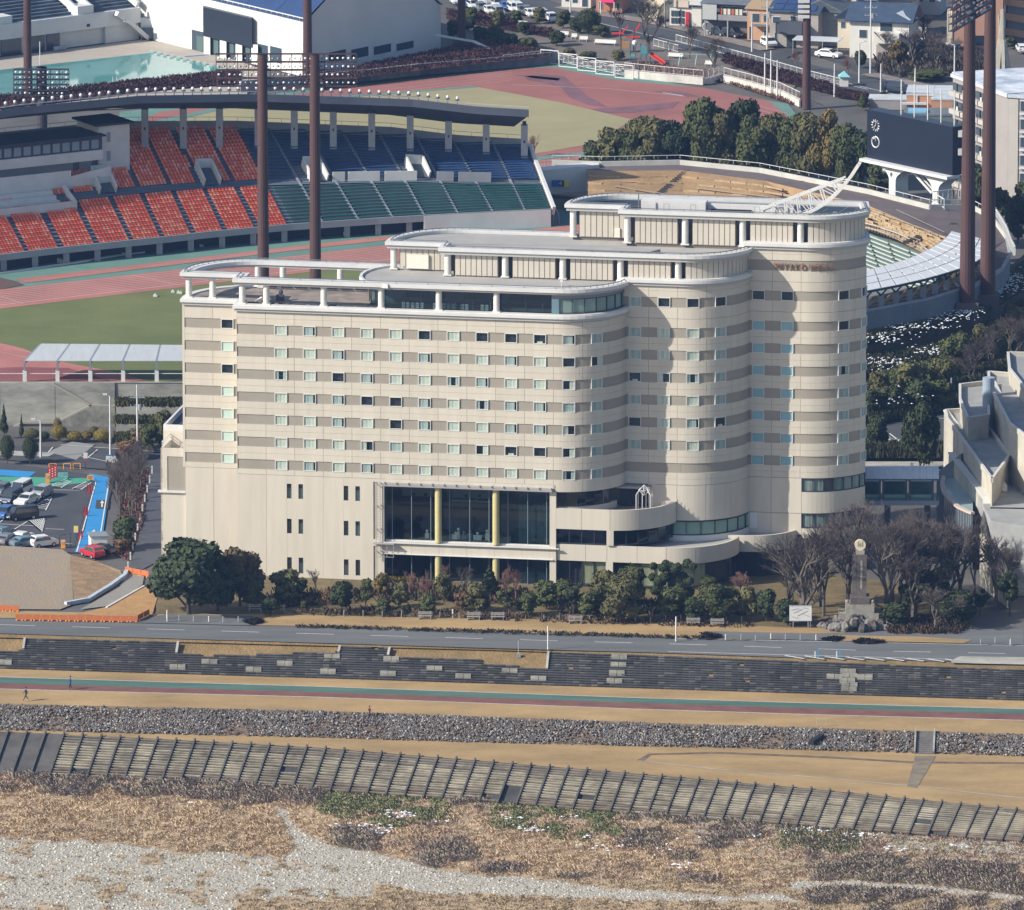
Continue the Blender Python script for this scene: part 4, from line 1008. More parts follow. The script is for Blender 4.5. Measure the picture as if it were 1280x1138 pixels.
mb = MB(); mb.box(-11.8,-7.9,9.3,23.8,17.4,17.45); hp('roof_slab',mb,mat('pit_blue',(0.05,.075,.11)))
mb = MB(); mb.box(-11.9,-11.6,9.0,24,17.4,18.2); mb.box(-11.6,-7.75,9.0,9.25,17.4,18.2); hp('parapet',mb,M_trim)
# ================================================================== THE STADIUM ON ITS TERRACE
ZF = 6.0
M_rub = mat('green_rubber',(0.125,0.235,0.20),noise=0.1,scale=0.15); M_trk = mat('track_red',(0.40,0.165,0.14),noise=0.14,scale=0.12)
M_trk2 = mat('track_maroon',(0.235,0.085,0.085),noise=0.2,scale=0.12)
M_turf = mat('pitch_turf',(0.115,0.14,0.05),col2=(0.165,0.185,0.07),scale=0.07,bump=.2,bscale=3,detail=8)
M_side = mat('terrace_side',(0.07,0.075,0.03),col2=(0.13,0.12,0.05),scale=.6)
M_stw = mat('stadium_white',(0.60,0.61,0.60),noise=.07,scale=.3); M_stg = mat('stadium_grey',(0.30,0.32,0.345),noise=.08,scale=.4)
M_stb = mat('stand_step',(0.12,0.145,0.19),noise=.12,scale=.6); M_stdk = mat('stand_dark',(0.04,0.05,0.075))
P0 = [(-420,1501),(-47,1501),(20,1499),G(1000,399,8.5)[:2],G(1085,391,8.5)[:2],G(1160,377,8.5)[:2],G(1218,359,8.6)[:2],G(1252,339,8.8)[:2],G(1262,321,9)[:2],G(1257,300,9.3)[:2],(68,1592),(57,1612),(44,1630),(13,1643),(-420,1643)]
mb = MB(); mb.prism(P0,-.1,5.93,bottom=False); struct('terrace',mb,M_side,'raised terrace the stadium stands on')
sheet('apron',[(-420,480),(229,478.6),(420,478),(900,440),(1000,300),(700,262),(330,285),(0,330),(-420,390)],5.97,M_rub,'green rubber apron of the athletics stadium')
sheet('pitch',[(-420,430),(0,386),(240,357.5),(487,328),(900,290),(900,470),(230,477),(-420,477)],6.0,M_turf,'green grass infield')
sheet('track',[(-420,409),(0,362),(240,335),(487,306),(900,262),(900,290),(487,328),(240,357.5),(0,386),(-420,433)],6.02,M_trk,'eight lane red running track')
sheet('track',[(19,349),(240,323),(387,306),(700,272),(700,276),(387,311),(240,328.5),(32,354)],6.02,M_trk,'narrow red run up strip beside the track')
sheet('track',[(-300,425),(0,429),(30,436),(60,449),(105,458),(140,464),(185,477),(-300,477)],6.03,M_trk,'bend of the red track at the left')
sheet('track',[(-20,461),(20,459),(85,460),(140,476.5),(-20,476.5)],6.06,M_trk2,'maroon area of the track below the canopy')  # darker maroon sheet laid over the red bend
sheet('pit',[(-30,348),(0,347),(22,352),(30,356),(0,362),(-30,366)],6.04,mat('pit_brown',(.12,.08,.07)),'brown throwing circle beside the track')
mb = MB()
for k in range(9):
    t = k/8; ya = lambda x: poly_at([(0,363.5),(240,336.4),(487,307.3)],x)*(1-t)+poly_at([(0,381.5),(240,353.6),(487,324.3)],x)*t
    pline(mb,(-60,ya(-60)),(240,ya(240)),6.05,.13 if k < 8 else .22); pline(mb,(240,ya(240)),(500,ya(500)),6.05,.13 if k < 8 else .22)
pline(mb,(0,370),(29,379.5),6.05,.12); pline(mb,(165,344),(218,355),6.05,.12)
for dy in (1.6,3.2): pline(mb,(24,350.5+dy),(387,307+dy),6.05,.08)
pline(mb,(18,436),(50,443),6.07,.12); pline(mb,(0,440),(60,452),6.07,.1)
struct('track_marking',mb,mat('track_line',(.6,.5,.47)),'white lane lines on the red track')
for i,(x,y,s_) in enumerate([(194,371,.3),(216,366,.25),(223,367,.25),(226,367.5,.2),(395,349.0,.3)]):
    mb = MB(); P = G(x,y,6.0); mb.box(P[0]-s_,P[0]+s_,P[1]-s_,P[1]+s_,6.02,6.25); mb.box(P[0]-s_*.4,P[0]+s_*.4,P[1]-s_*.4,P[1]+s_*.4,6.25,6.45)
    solo('field_marker',mb,M_stw,['larger white marker box lying alone on the green infield','left small white marker near the inner edge of the track','middle small white marker near the inner edge of the track','right small white marker near the inner edge of the track','small white box beside the hotel ring beam on the far track'][i],'marker',group='markers on the infield')
# retaining wall and stepped ramps on the left
rw = thing('retaining_wall','tall pale concrete retaining wall with slanting ramps below the track','retaining wall',G(60,545,0))
def wallbox(root,name,xa,xb,Y,z0,z1,m,dY=.4,world=True):
    a = at_depth(xa,500,Y)[0]; b = at_depth(xb,500,Y)[0]; mb = MB(); mb.box(a,b,Y-dY,Y,z0,z1); return part(root,name,mb,m,world=world)
for xa,xb in ((-300,-120),(-120,0),(0,69),(69,144)): wallbox(rw,'wall_panel',xa+.3,xb-.3,1500.6,-.1,6.1,M_conc_d)
wallbox(rw,'wall_panel',144.5,330,1500.8,3.9,6.1,M_conc_d)
mb = MB()
def rampline(p,q,w_=.35,h_=.35): mb.beam(p,q,w_,h_)
W = lambda x,y,Y=1499.9: at_depth(x,y,Y)
rampline(W(66,480),W(114,507)); rampline(W(114,507),W(72,528)); rampline(W(72,528),W(30,528)); rampline(W(30,528),W(-10,548)); rampline(W(114,507),W(144,508))
part(rw,'ramp_edge',mb,mat('ramp_concrete',(.33,.31,.27)),world=True)
mb = MB(); a,b_,c_,d_ = W(115,507.5,1499.7),W(144,508,1499.7),W(144,548,1499.7),W(40,548,1499.7); e_ = W(73,528.5,1499.7)
mb.add([a,e_,d_,c_,b_],[(0,1,2,3,4)]); mb.add([(p[0],p[1]+.6,p[2]) for p in (a,e_,b_)],[]); part(rw,'ramp_wall',mb,mat('mottled_concrete',(.20,.20,.175),noise=.4,scale=.6),world=True)
mb = MB(); Q = [G(x,478.5,6.1) for x in (-420,0,229,330)]; mb.wall(Q,.12,.35); part(rw,'coping',mb,M_conc,world=True)
# hedge terraces under the track,left
for i,(x0,x1,y0,z) in enumerate([(145,232,494,3.9),(145,232,516,2.1),(143,205,540,.6)]):
    Y0 = G(0,y0+10,z)[1]; a = at_depth(x0,y0,Y0)[0]; b_ = at_depth(x1,y0,Y0)[0]; mb = MB(); mb.box(a,b_,Y0,1500.5,-.1,z-.55)
    solo('planter_terrace',mb,M_conc_d,['upper','middle','lowest'][i]+' concrete planting step left of the hotel annex','planting step')
    n = 1500; V = [];
    pts = np.stack([RNG.uniform(a,b_,n),RNG.uniform(Y0+.1,min(Y0+5,1500.3),n),np.full(n,z-.55)],1)
    blades('hedge',pts,.7,.4,.16,3,[mat('hedge_olive',(.10,.105,.03)),mat('hedge_dark',(.04,.055,.02)),mat('hedge_y',(.16,.14,.05))],['upper','middle','lowest'][i]+' clipped olive hedge left of the annex','hedge')
# translucent canopy above the bend
cn = thing('trackside_canopy','long white translucent canopy on white posts above the red bend','canopy',G(130,478,6))
bx = [31,72,113,154,196,239,281]; tx = [51,87.5,125,162.5,200.5,239,277]
Fb = [G(x,477.5,6.1) for x in bx]
Ft = [(p[0],p[1],8.95) for p in Fb]; Bt = [at_depth(x,431+.01*x,p[1]+6.0) for x,p in zip(tx,Fb)]
for i in range(7):
    mb = MB(); p = Fb[i]; mb.box(p[0]-.28,p[0]+.28,p[1]-.25,p[1]+.25,6.0,7.7); part(cn,'post',mb,M_trim,world=True)
    mb = MB(); mb.beam((p[0],p[1],7.7),Ft[i],.3,.3,up=(0,1,0)); mb.beam(Ft[i],Bt[i],.32,.4); part(cn,'rib',mb,mat('rib_blue',(.20,.23,.28)),world=True)
M_trans = mat('canopy_sheet',(0.42,0.45,0.47),noise=.06,scale=1.2,stretch=(1,.15,1))
for i in range(6):
    a,b_,c_,d_ = Ft[i],Ft[i+1],Bt[i+1],Bt[i]; up = .22
    V = [lerp(a,b_,.03),lerp(b_,a,.03),lerp(c_,d_,.03),lerp(d_,c_,.03)]
    mb = MB(); mb.add([(x,y,z+up) for x,y,z in V]+[(x,y,z+up-.08) for x,y,z in V],[(0,1,2,3),(7,6,5,4),(0,4,5,1),(1,5,6,2),(2,6,7,3),(3,7,4,0)]); part(cn,'roof_panel',mb,M_trans,world=True)
mb = MB(); mb.wall([(p[0],p[1],7.25) for p in [G(-60,477.5,6.1)]+Fb],.1,.06); part(cn,'rail',mb,M_trim,world=True)

# ------------------------------------------------------------------ main stand
ST_ = [(-140,(-92.7,1570.0,8.5),(-102.5,1592,20.3)),(0,(-76.4,1581.4,8.5),(-85.8,1603.9,20.7)),(65,(-68.8,1586.4,8.5),(-78.2,1609.3,20.9)),(210,(-51.8,1595.7,8.5),(-60.3,1619.1,20.9)),
       (262,(-45.6,1599.5,8.5),(-54.1,1621.8,20.4)),(360,(-33.9,1605.2,8.5),(-42.5,1625.9,19.7)),(475,(-20.0,1610.3,8.5),(-28.2,1628.7,18.6)),(545,(-11.6,1612.9,8.5),(-18.4,1630.3,17.9)),
       (620,(-2.4,1615.4,8.5),(-8.4,1630.5,16.6)),(688,(5.9,1617.4,8.5),(2.1,1631.5,15.8))]
def SP(x,w_,dz=0.0):
    L = ST_
    if x <= L[0][0]: a,b = L[0],L[1]
    elif x >= L[-1][0]: a,b = L[-2],L[-1]
    else:
        for a,b in zip(L,L[1:]):
            if a[0] <= x <= b[0]: break
    t = (x-a[0])/(b[0]-a[0]); F = lerp(a[1],b[1],t); B = lerp(a[2],b[2],t); p = lerp(F,B,w_); return (p[0],p[1],p[2]+dz)
stand = thing('grandstand','curved main grandstand with orange, blue and green seat blocks under a thin canopy','grandstand',SP(330,0,-2.5))
def sp(name,mb,m,**kw): return part(stand,name,mb,m,world=True,**kw)
NRW = 28
xs = list(range(-140,689,18))+[688]
mb = MB()
for r in range(NRW):
    w0 = r/NRW; w1 = (r+1)/NRW
    for xa,xb in zip(xs,xs[1:]):
        a,b,c_,d_ = SP(xa,w0),SP(xb,w0),SP(xb,w1),SP(xa,w1); zz = a[2]; z2 = b[2]
        mb.add([a,b,(c_[0],c_[1],z2),(d_[0],d_[1],zz),c_,d_],[(0,1,2,3),(3,2,4,5)])
sp('terrace_steps',mb,M_stb)
M_or = mat('seat_orange',(0.88,0.19,0.09),noise=.12,scale=1.5,rough=.5); M_orl = mat('seat_bright',(0.95,0.36,0.22),rough=.5)
M_bl = mat('bench_blue',(0.025,0.085,0.25),noise=.15,scale=.5); M_gn = mat('bench_green',(0.015,0.115,0.105),noise=.15,scale=.5)
aisles = [-92,-50,-8,33,77,121,164,203,242,281,322,363,402,447,490,530,572,615,655,688]
vom = [(160,.52),(290,.52),(424,.52),(548,.55)]
for ai,(xa,xb) in enumerate(zip(aisles,aisles[1:])):
    for (r0,r1) in ((0,11),(13,NRW)):
        mb = MB()
        for r in range(r0,r1):
            w_ = (r+.45)/NRW
            if xb <= 363 or xa < 363:
                if xb < 165 and r > 18: continue     # behind the press box
                p,q = SP(xa+3,w_),SP(xb-1.5,w_); L = sqrt((q[0]-p[0])**2+(q[1]-p[1])**2); n = int(L/.56); ux,uy = (q[0]-p[0])/L,(q[1]-p[1])/L
                zt = SP((xa+xb)/2,r/NRW)[2]
                for i in range(n):
                    if any(abs(xa+3+(xb-xa)*i/n-vx-4) < 16 and vw-.07 < w_ < vw+.1 for vx,vw in vom): continue
                    cx = p[0]+ux*(i+.5)*.56; cy = p[1]+uy*(i+.5)*.56; h = .2; bx_,by_ = -uy,ux
                    c0 = [(cx+sx*ux*.21+sy*bx_*.2,cy+sx*uy*.21+sy*by_*.2) for sx,sy in ((-1,-1),(1,-1),(1,1),(-1,1))]
                    mb.add([(*c0[0],zt+.35),(*c0[1],zt+.35),(*c0[2],zt+.35),(*c0[3],zt+.35),(*c0[2],zt+.72),(*c0[3],zt+.72),(*c0[0],zt+.1),(*c0[1],zt+.1)],[(0,1,2,3),(3,2,4,5),(6,7,1,0)])
                    if random.random() < .3: mb.mi[-3:] = [1]*3
            else:
                zt = SP((xa+xb)/2,r/NRW)[2]
                if any(xa < vx+4 < xb and vw-.07 < w_ < vw+.1 for vx,vw in vom) : continue
                p,q = SP(xa+2.5,w_),SP(xb-1.5,w_); mb.beam((p[0],p[1],zt+.4),(q[0],q[1],zt+.4),.42,.12)
        if not mb.f: continue
        m = [M_or,M_orl] if xa < 363 else (M_gn if r0 == 0 else M_bl)
        sp('seat_block',mb,m,kind='stuff')
# pale aisle steps on the right half
for x in aisles[12:-1]:
    mb = MB(); A = [SP(x-1.5,i/10,.12) for i in range(11)]; B = [SP(x+2,i/10,.12) for i in range(11)]; mb.strip(A,B); sp('aisle_steps',mb,mat('aisle_grey',(.24,.26,.29),noise=.2,scale=2))
mb = MB(); A = [SP(x,11.3/NRW,.1) for x in xs]; B = [SP(x,13/NRW,-.25) for x in xs]; mb.strip(A,B); sp('gangway',mb,M_stb)
# front fascia,void with columns,white wall on the right
Fr = [SP(x,0) for x in xs]
mb = MB(); mb.wall([(p[0],p[1]-.15,7.75) for p in Fr],1.0,.3); sp('front_fascia',mb,M_stg)
mb = MB(); mb.wall([(SP(x,.1)[0],SP(x,.1)[1],5.9) for x in xs],2.0,.2); sp('back_wall',mb,M_stdk)
for x in list(range(-120,545,39)):
    mb = MB(); p = SP(x+8,.01); mb.box(p[0]-.45,p[0]+.45,p[1],p[1]+.8,5.9,7.8); sp('column',mb,M_stg)
mb = MB(); mb.wall([(SP(x,0)[0],SP(x,0)[1]-.2,5.9) for x in range(530,690,26)]+[(SP(688,0)[0],SP(688,0)[1]-.2,5.9)],2.7,.3); sp('front_wall',mb,M_stw)
mb = MB(); mb.wall([G(x,y,5.95) for x,y in ((-60,349),(0,343),(110,327),(112,326))],.25,.5); mb.wall([G(x,y,5.95) for x,y in ((80,331),(150,320),(250,307.5))],.25,.5); mb.wall([G(x,y,5.95) for x,y in ((428,294),(500,288),(560,286))],.25,.5); sp('kerb',mb,M_stw)
for (x,y) in ((78,328),(152,318.5),(248,308),(430,293.5)):
    mb = MB(); p = G(x,y,6); mb.prism([(p[0]-.8,p[1]-.3),(p[0]+.8,p[1]-.5),(p[0]+.8,p[1]+.3),(p[0]-.8,p[1]+.5)],6,[6.7,6.2,6.2,6.7]); sp('kerb_end',mb,M_stw)
# end wall at the right
A = [SP(690,i/8,-1.2) for i in range(9)]; mb = MB()
for a,b in zip(A,A[1:]): mb.beam((a[0]+.2,a[1],a[2]+1.1),(b[0]+.2,b[1],b[2]+1.1),.5,1.5)
sp('end_parapet',mb,M_stw)
mb = MB(); p,q = SP(689,0),SP(689,1); mb.add([(p[0],p[1],6),(q[0],q[1],6),(q[0],q[1],q[2]+.2),(p[0],p[1],p[2]+.2)],[(0,1,2,3)]); sp('end_wall',mb,M_stg)
mb = MB(); mb.wall([SP(x,1.0,-1.5) for x in xs],2.6,.3); sp('back_parapet',mb,M_stg)
mb = MB(); B_ = [SP(x,1.0) for x in xs]
mb.add([(x,y,0) for x,y,z in B_]+[(x,y,z) for x,y,z in B_],[(i,i+1,len(B_)+i+1,len(B_)+i) for i in range(len(B_)-1)]); sp('rear_wall',mb,M_stg)
mb = MB(); B_ = [SP(x,1.0,1.7) for x in xs[::1]];
for p,q in zip(B_,B_[1:]): mb.beam(p,q,.06,.06); mb.beam(p,(p[0],p[1],p[2]-.7),.05,.05,up=(0,1,0))
sp('back_rail',mb,mat('rail_grey',(.4,.42,.45)))
# exits cut into the seats: white U shaped walls
for vx,vw in vom:
    p0,p1 = SP(vx-6,vw-.085),SP(vx+14,vw-.085); q0,q1 = SP(vx-6,vw+.085),SP(vx+14,vw+.085); mb = MB()
    for a,b in ((p0,q0),(p1,q1)): mb.beam((a[0],a[1],a[2]+.35),(b[0],b[1],b[2]+.7),.25,1.7)
    mb.beam((q0[0],q0[1],q0[2]+.75),(q1[0],q1[1],q1[2]+.75),.25,1.5); sp('exit_wall',mb,M_stw)
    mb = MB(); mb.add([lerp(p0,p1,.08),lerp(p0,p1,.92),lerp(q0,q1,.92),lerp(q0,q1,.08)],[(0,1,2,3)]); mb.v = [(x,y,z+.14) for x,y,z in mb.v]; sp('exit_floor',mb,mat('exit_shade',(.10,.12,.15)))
for xa,xb,col in ((451,466,M_stw),(470,508,M_stw),(514,552,M_stw),(576,596,M_stg),(602,640,M_stg)):
    a,b = SP(xa-7,.43),SP(xb-7,.43); mb = MB(); mb.beam((a[0],a[1],a[2]+.75),(b[0],b[1],b[2]+.75),.2,1.5); mb.beam((a[0],a[1]-.9,a[2]+.4),(b[0],b[1]-.9,b[2]+.4),.06,.06); sp('barrier',mb,col)
# roof
rx = list(range(-140,672,12))+[678]
def RP(x,w_,z): p = SP(x,w_); f_ = (x+140)/828; return (p[0],p[1],z+(SP(x,1)[2]-20.9))
def rz(x): return 0.0
fr = [RP(x,.5+.02*max(0,(x-400)/290),27.1-.3*max(0,(x-330)/350)) for x in rx]; bk = [RP(x,1.06,23.7) for x in rx]
mb = MB(); n = len(rx); T = .5
vs = fr+bk+[(x,y,z+T) for x,y,z in bk]+[(x,y,z+T) for x,y,z in fr]
fs = [(i,n+i,n+i+1,i+1) for i in range(n-1)]+[(n+i,2*n+i,2*n+i+1,n+i+1) for i in range(n-1)]+[(2*n+i,3*n+i,3*n+i+1,2*n+i+1) for i in range(n-1)]+[(3*n+i,i,i+1,3*n+i+1) for i in range(n-1)]+[(n-1,2*n-1,3*n-1,4*n-1)]
mb.add(vs,fs); roof = sp('roof',mb,mat('roof_underside',(.07,.085,.12)))
mb = MB(); Fz = [(x,y-.25,z-.15) for x,y,z in fr]; mb.wall(Fz,1.15,.3); link('fascia',mb.mesh('fascia',mat('fascia_slate',(.12,.14,.18),noise=.08,scale=.3),tuple(stand.location)),roof)
mb = MB()
for p,q in zip(fr,fr[1:]): mb.beam((p[0],p[1],p[2]+1.35),(q[0],q[1],q[2]+1.35),.12,.12);
link('lamp_rail',mb.mesh('lamp_rail',M_trim,tuple(stand.location)),roof)
lm = MB(); lm.tube((0,0,0),(0,0,.75),.06,n=5); lm.cur = 1; lm.ball((0,-.1,1.02),.25,8,5); lm.cur = 0; lm.box(-.3,.3,-.1,.25,.55,.75); lamp_me = lm.mesh('floodlamp',[mat('lamp_arm',(.12,.13,.15)),mat('lamp_white',(.72,.74,.78),rough=.35)])
for i in range(64):
    x = -130+i*11.55
    if x > 655: break
    k = min(range(len(rx)),key=lambda j: abs(rx[j]-x)); p = RP(x,.5+.02*max(0,(x-400)/290),27.1-.3*max(0,(x-330)/350)); L_ = stand.location
    link('floodlamp',lamp_me,roof,(p[0]-L_.x,p[1]-L_.y,p[2]+.95-L_.z))
for (x,y) in ((182,185),(229,183.5),(275,183.5),(322,183.5),(368,184),(416,185),(464,186),(512,188),(560,190),(608,192),(655,198)):
    best = min(((xx,ww) for xx in np.arange(x,720,1.5) for ww in (.74,.78,.82,.86)),key=lambda t_: (proj_px(*SP(t_[0],t_[1]))[0]-x)**2+(proj_px(*SP(t_[0],t_[1]))[1]-y)**2)
    p = SP(*best); zt = RP(best[0],best[1],27.1-(27.1-23.7)*(best[1]-.5)/.56)[2]; mb = MB(); mb.box(p[0]-.52,p[0]+.52,p[1]-.4,p[1]+.9,p[2]-.3,zt-.55); o = sp('roof_pillar',mb,mat('pillar_grey',(.40,.42,.44),noise=.08,scale=1))
    mb = MB(); mb.box(p[0]-.3,p[0]+.3,p[1]-.3,p[1]+.5,zt-.55,zt); link('bracket',mb.mesh('bracket',M_stdk,tuple(stand.location)),o)
    mb = MB(); mb.box(p[0]-.12,p[0]+.12,p[1]-.45,p[1]-.38,(p[2]+zt)/2-.5,(p[2]+zt)/2-.1); link('number_plate',mb.mesh('number_plate',M_stdk,tuple(stand.location)),o)
# press box (its own block inside the stand)
PA = radians(30); PO = SP(204,.64)
press = thing('press_box','white press box with dark glazed gallery and stepped balcony, left in the stand','press box',(PO[0],PO[1],PO[2]),PA)
def pp(name,mb,m): return part(press,name,mb,m)
mb = MB(); mb.box(-5.3,0,0,7,-1.8,6.9); pp('tower',mb,M_stw); mb = MB(); mb.prism([(-6,-.6),(.5,-.6),(.5,7.4),(-6,7.4)],6.9,7.2); pp('tower_roof',mb,M_stdk)
for z in (1.4,4.3): mb = MB(); mb.box(-3.9,-3.3,-.06,.1,z,z+1.5); pp('window',mb,M_stg)
mb = MB(); mb.box(-34,-5.3,-1.4,6,2.0,3.5); pp('white_fascia',mb,M_stw)
mb = MB(); mb.box(-34,-5.25,-1.0,6,3.5,5.6); pp('gallery',mb,mat('gallery_dark',(.07,.085,.12)))
mb = MB(); mb.box(-34,-5.0,-1.9,6.2,5.6,5.85); pp('gallery_roof',mb,M_stdk)
for i in range(17):
    mb = MB(); u = -5.9-i*1.65; mb.box(u-1.2,u,-1.12,-1.0,3.75,5.1); pp('window',mb,mat('gallery_glass',(.24,.29,.36),rough=.15,spec=.6))
mb = MB(); mb.box(-34,-5.3,.6,6,-1.5,2.0); pp('recess',mb,M_stg)
for u in (-9.4,-6.2): mb = MB(); mb.box(u,u+1.0,.5,.62,.1,1.9); pp('door',mb,mat('door_grey',(.12,.14,.17)))
mb = MB(); mb.prism([(-34,-2.8),(-4.7,-2.8),(-4.7,.6),(-34,.6)],-3.4,-.3); mb.beam((-34,-2.7,.4),(-11.5,-2.7,.4),.2,1.4); mb.prism([(-11.5,-2.9),(-4.7,-2.9),(-4.7,-2.6),(-11.5,-2.6)],-.4,[.2,1.2,1.2,.2]); pp('balcony',mb,M_stw)
for i,(y0,z) in enumerate(((-3.9,-1.7),(-5.0,-2.3),(-6.1,-2.9))): mb = MB(); mb.box(-29,-15.2,y0,y0+1.3,z-2.6,z+.3); pp('balcony_step',mb,M_stw)
mb = MB(); mb.box(-30.5,-12.9,-7.3,-7.0,-5.4,-2.7); mb.beam((-13,-7.1,-3.5),(-13,-2.8,-1.4),.25,1.6); mb.beam((-30.5,-7.1,-3.5),(-30.5,-2.8,-1.4),.25,1.6); mb.box(-30.4,-13.1,-7.0,-2.8,-5.6,-3.6); pp('balcony_wall',mb,M_stw)

# ------------------------------------------------------------------ gate with the 4 sign
gt = thing('gate_bridge','white gate bridge with blue and yellow number 4 sign beside the stand','gate',G(745,262,6))
ga,gb = at_depth(672,214,1632),at_depth(749,206,1636)
gz = at_depth(672,244,1632)[2]
mb = MB(); mb.add([(ga[0],1632,gz),(gb[0],1636,gz),(gb[0],1636,gb[2]),(ga[0],1632,ga[2]),(ga[0],1635,gz),(gb[0],1639,gz),(gb[0],1639,gb[2]),(ga[0],1635,ga[2])],[(0,1,2,3),(7,6,5,4),(3,2,6,7),(1,5,6,2),(0,3,7,4),(0,4,5,1)]); part(gt,'deck_wall',mb,M_stw,world=True)
mb = MB(); mb.box(gb[0]-1.6,gb[0]-.2,1635.5,1638,5.9,gz); part(gt,'pier',mb,M_stw,world=True)
mb = MB(); mb.box(ga[0]+1,gb[0]-1.6,1640,1641,5.9,gz); part(gt,'dark_passage',mb,M_stdk,world=True)
def plate(root,name,xa,ya,xb,yb,Y,m,dy=.08):
    a = at_depth(xa,ya,Y); b = at_depth(xb,yb,Y); mb = MB(); mb.box(a[0],b[0],Y-dy,Y,b[2],a[2]); return part(root,name,mb,m,world=True)
plate(gt,'sign_blue',689.5,225.5,699,233.5,1632.4,mat('sign_blue',(.03,.13,.42))); plate(gt,'sign_dark',699,225.5,705,233.5,1632.5,mat('sign_navy',(.03,.05,.12))); plate(gt,'sign_yellow',705,225.5,712,233.5,1632.6,mat('sign_yellow',(.75,.6,.12)))
def letters(root,txt,pos,size,m,rz=0.0,name='letter',ext=.02,flat=False):
    cu = bpy.data.curves.new(name,'FONT'); cu.body = txt; cu.size = size; cu.extrude = ext; cu.align_x = 'CENTER'; cu.align_y = 'CENTER'
    dg = bpy.data.objects.new(name,cu); me = bpy.data.meshes.new_from_object(dg); bpy.data.objects.remove(dg); me.materials.clear(); me.materials.append(m)
    L_ = root.location if root.rotation_euler.z == 0 and not flat else Vector((0,0,0)); o = link(name,me,root,(pos[0]-L_.x,pos[1]-L_.y,pos[2]-L_.z)); o.rotation_euler = (pi/2,0,rz); return o
p = at_depth(700.5,229.5,1632.3); letters(gt,'4',p,1.05,M_trim,name='numeral')
# football goal behind the gate wall
fg = thing('football_goal','small white football goal beside the end wall of the stand','goal',G(692,279,6)); mb = MB(); p = G(692,279,6)
for k in range(6):
    a = pi*k/10; mb.tube((p[0]+sin(a)*.9,p[1],6+2.4*cos(a)),(p[0]+sin(a+pi/10)*.9,p[1],6+2.4*cos(a+pi/10)),.05,n=5)
mb.tube((p[0],p[1],6),(p[0],p[1],8.4),.06,n=5); mb.tube((p[0],p[1]+2.5,6),(p[0],p[1]+2.5,8.4),.06,n=5); mb.tube((p[0],p[1],8.4),(p[0],p[1]+2.5,8.4),.06,n=5); part(fg,'frame',mb,M_trim,world=True)

# ------------------------------------------------------------------ the bowl on the right: walkway,grass bank,benches
M_walk = mat('walkway',(0.135,0.11,0.11),noise=.15,scale=.3); M_berm = mat('grass_bank',(0.36,0.235,0.12),col2=(0.27,0.175,0.09),scale=.35,bump=.4,bscale=2.5)
Op = [(690,206,11.5),(752,208,11.5),(850,206,11.5),(950,216,11.5),(1085,242.5,11.3),(1162,262,11),(1215,262,10.5),(1240,275,10),(1258,300,9.3),(1262,320,9),(1252,338,8.8),(1218,358,8.6),(1160,376,8.5),(1085,390,8.5),(1000,398,8.5)]
Ip = [(735,212,11.5),(757,214,11.5),(852,213,11.5),(955,226,11.5),(1085,257,11.3),(1150,285,10.9),(1203,303,10.3),(1222,318,9.8),(1224,328,9.2),(1218,336,9),(1205,344,8.8),(1175,352,8.6),(1130,362,8.5),(1085,371,8.5),(1000,380,8.5)]
O_ = [G(*p) for p in Op]; I_ = [G(*p) for p in Ip]
mb = MB(); mb.strip(I_,O_); struct('walkway',mb,M_walk,'dark paved ring walkway round the grass bank')
Jp = [(735,300,6.1),(757,300,6.1),(860,300,6.1),(960,300,6.6),(1040,276,8.2),(1095,289,8.0),(1120,299,7.9),(1150,315,7.8),(1162,324,7.7)]
mb = MB()
ii = [0,1,2,3,4,5,6,7,8]; A = [I_[i] for i in ii]; B = [G(*p) for p in Jp]
for j in range(1,7): pass
mb.strip(B,A)
RW_B = MB()
for t_ in (.1,.2,.3,.4,.5,.6,.72,.85):
    Q_ = [lerp(a,b,t_) for a,b in zip(A,B)]
    for p,q in zip(Q_,Q_[1:]):
        for k in range(5):
            if random.random() < .2: continue
            a,b = lerp(p,q,k/5),lerp(p,q,(k+.93)/5); RW_B.beam((a[0],a[1],a[2]+.1),(b[0],b[1],b[2]+.1),.3,.3)
struct('bank_terrace_edge',RW_B,mat('bench_worn',(.36,.27,.17),noise=.25,scale=1),'low worn terrace edges following the grass bank')
struct('grass_bank',mb,M_berm,'dry brown grass bank of the stadium bowl')
# ring wall
rwl = thing('ring_wall','curved white outer parapet wall round the stadium bowl','wall',O_[5])
mb = MB(); mb.wall([(x,y,z-.3) for x,y,z in O_[:9]],1.05,.3); part(rwl,'parapet',mb,mat('parapet_cream',(.47,.465,.43),noise=.12,scale=.4),world=True)
mb = MB(); mb.wall([(x,y,z-.2) for x,y,z in O_[8:]],.6,.3); part(rwl,'parapet',mb,M_stg,world=True)
mb = MB(); mb.add([(x,y,4.6) for x,y,z in O_[7:]]+[(x,y,z+.1) for x,y,z in O_[7:]],[(i,i+1,8+i+1,8+i) for i in range(7)]); mb.v = [(x+.05,y-.2,z) for x,y,z in mb.v]; part(rwl,'lower_wall',mb,mat('wall_bluegrey',(.16,.19,.22),noise=.15,scale=.4),world=True)
mb = MB()
for p,q in zip(O_[:8],O_[1:8]):
    L = hypot(q[0]-p[0],q[1]-p[1]); n = max(1,int(L/2.0))
    for i in range(n): r = lerp(p,q,i/n); mb.beam((r[0],r[1],r[2]+1.0),(r[0],r[1],r[2]+1.5),.06,.06,up=(0,1,0))
    mb.beam((p[0],p[1],p[2]+1.5),(q[0],q[1],q[2]+1.5),.07,.07)
part(rwl,'railing',mb,M_trim,world=True)
fnc = thing('bowl_fence','white slatted fence along the outer edge of the ring walkway at the right','fence',G(1262,312,9))
FP = [G(1240,268,10),G(1250,283,9.8),G(1258,297,9.6),G(1264,314,9.3),G(1268,322,9.2)]
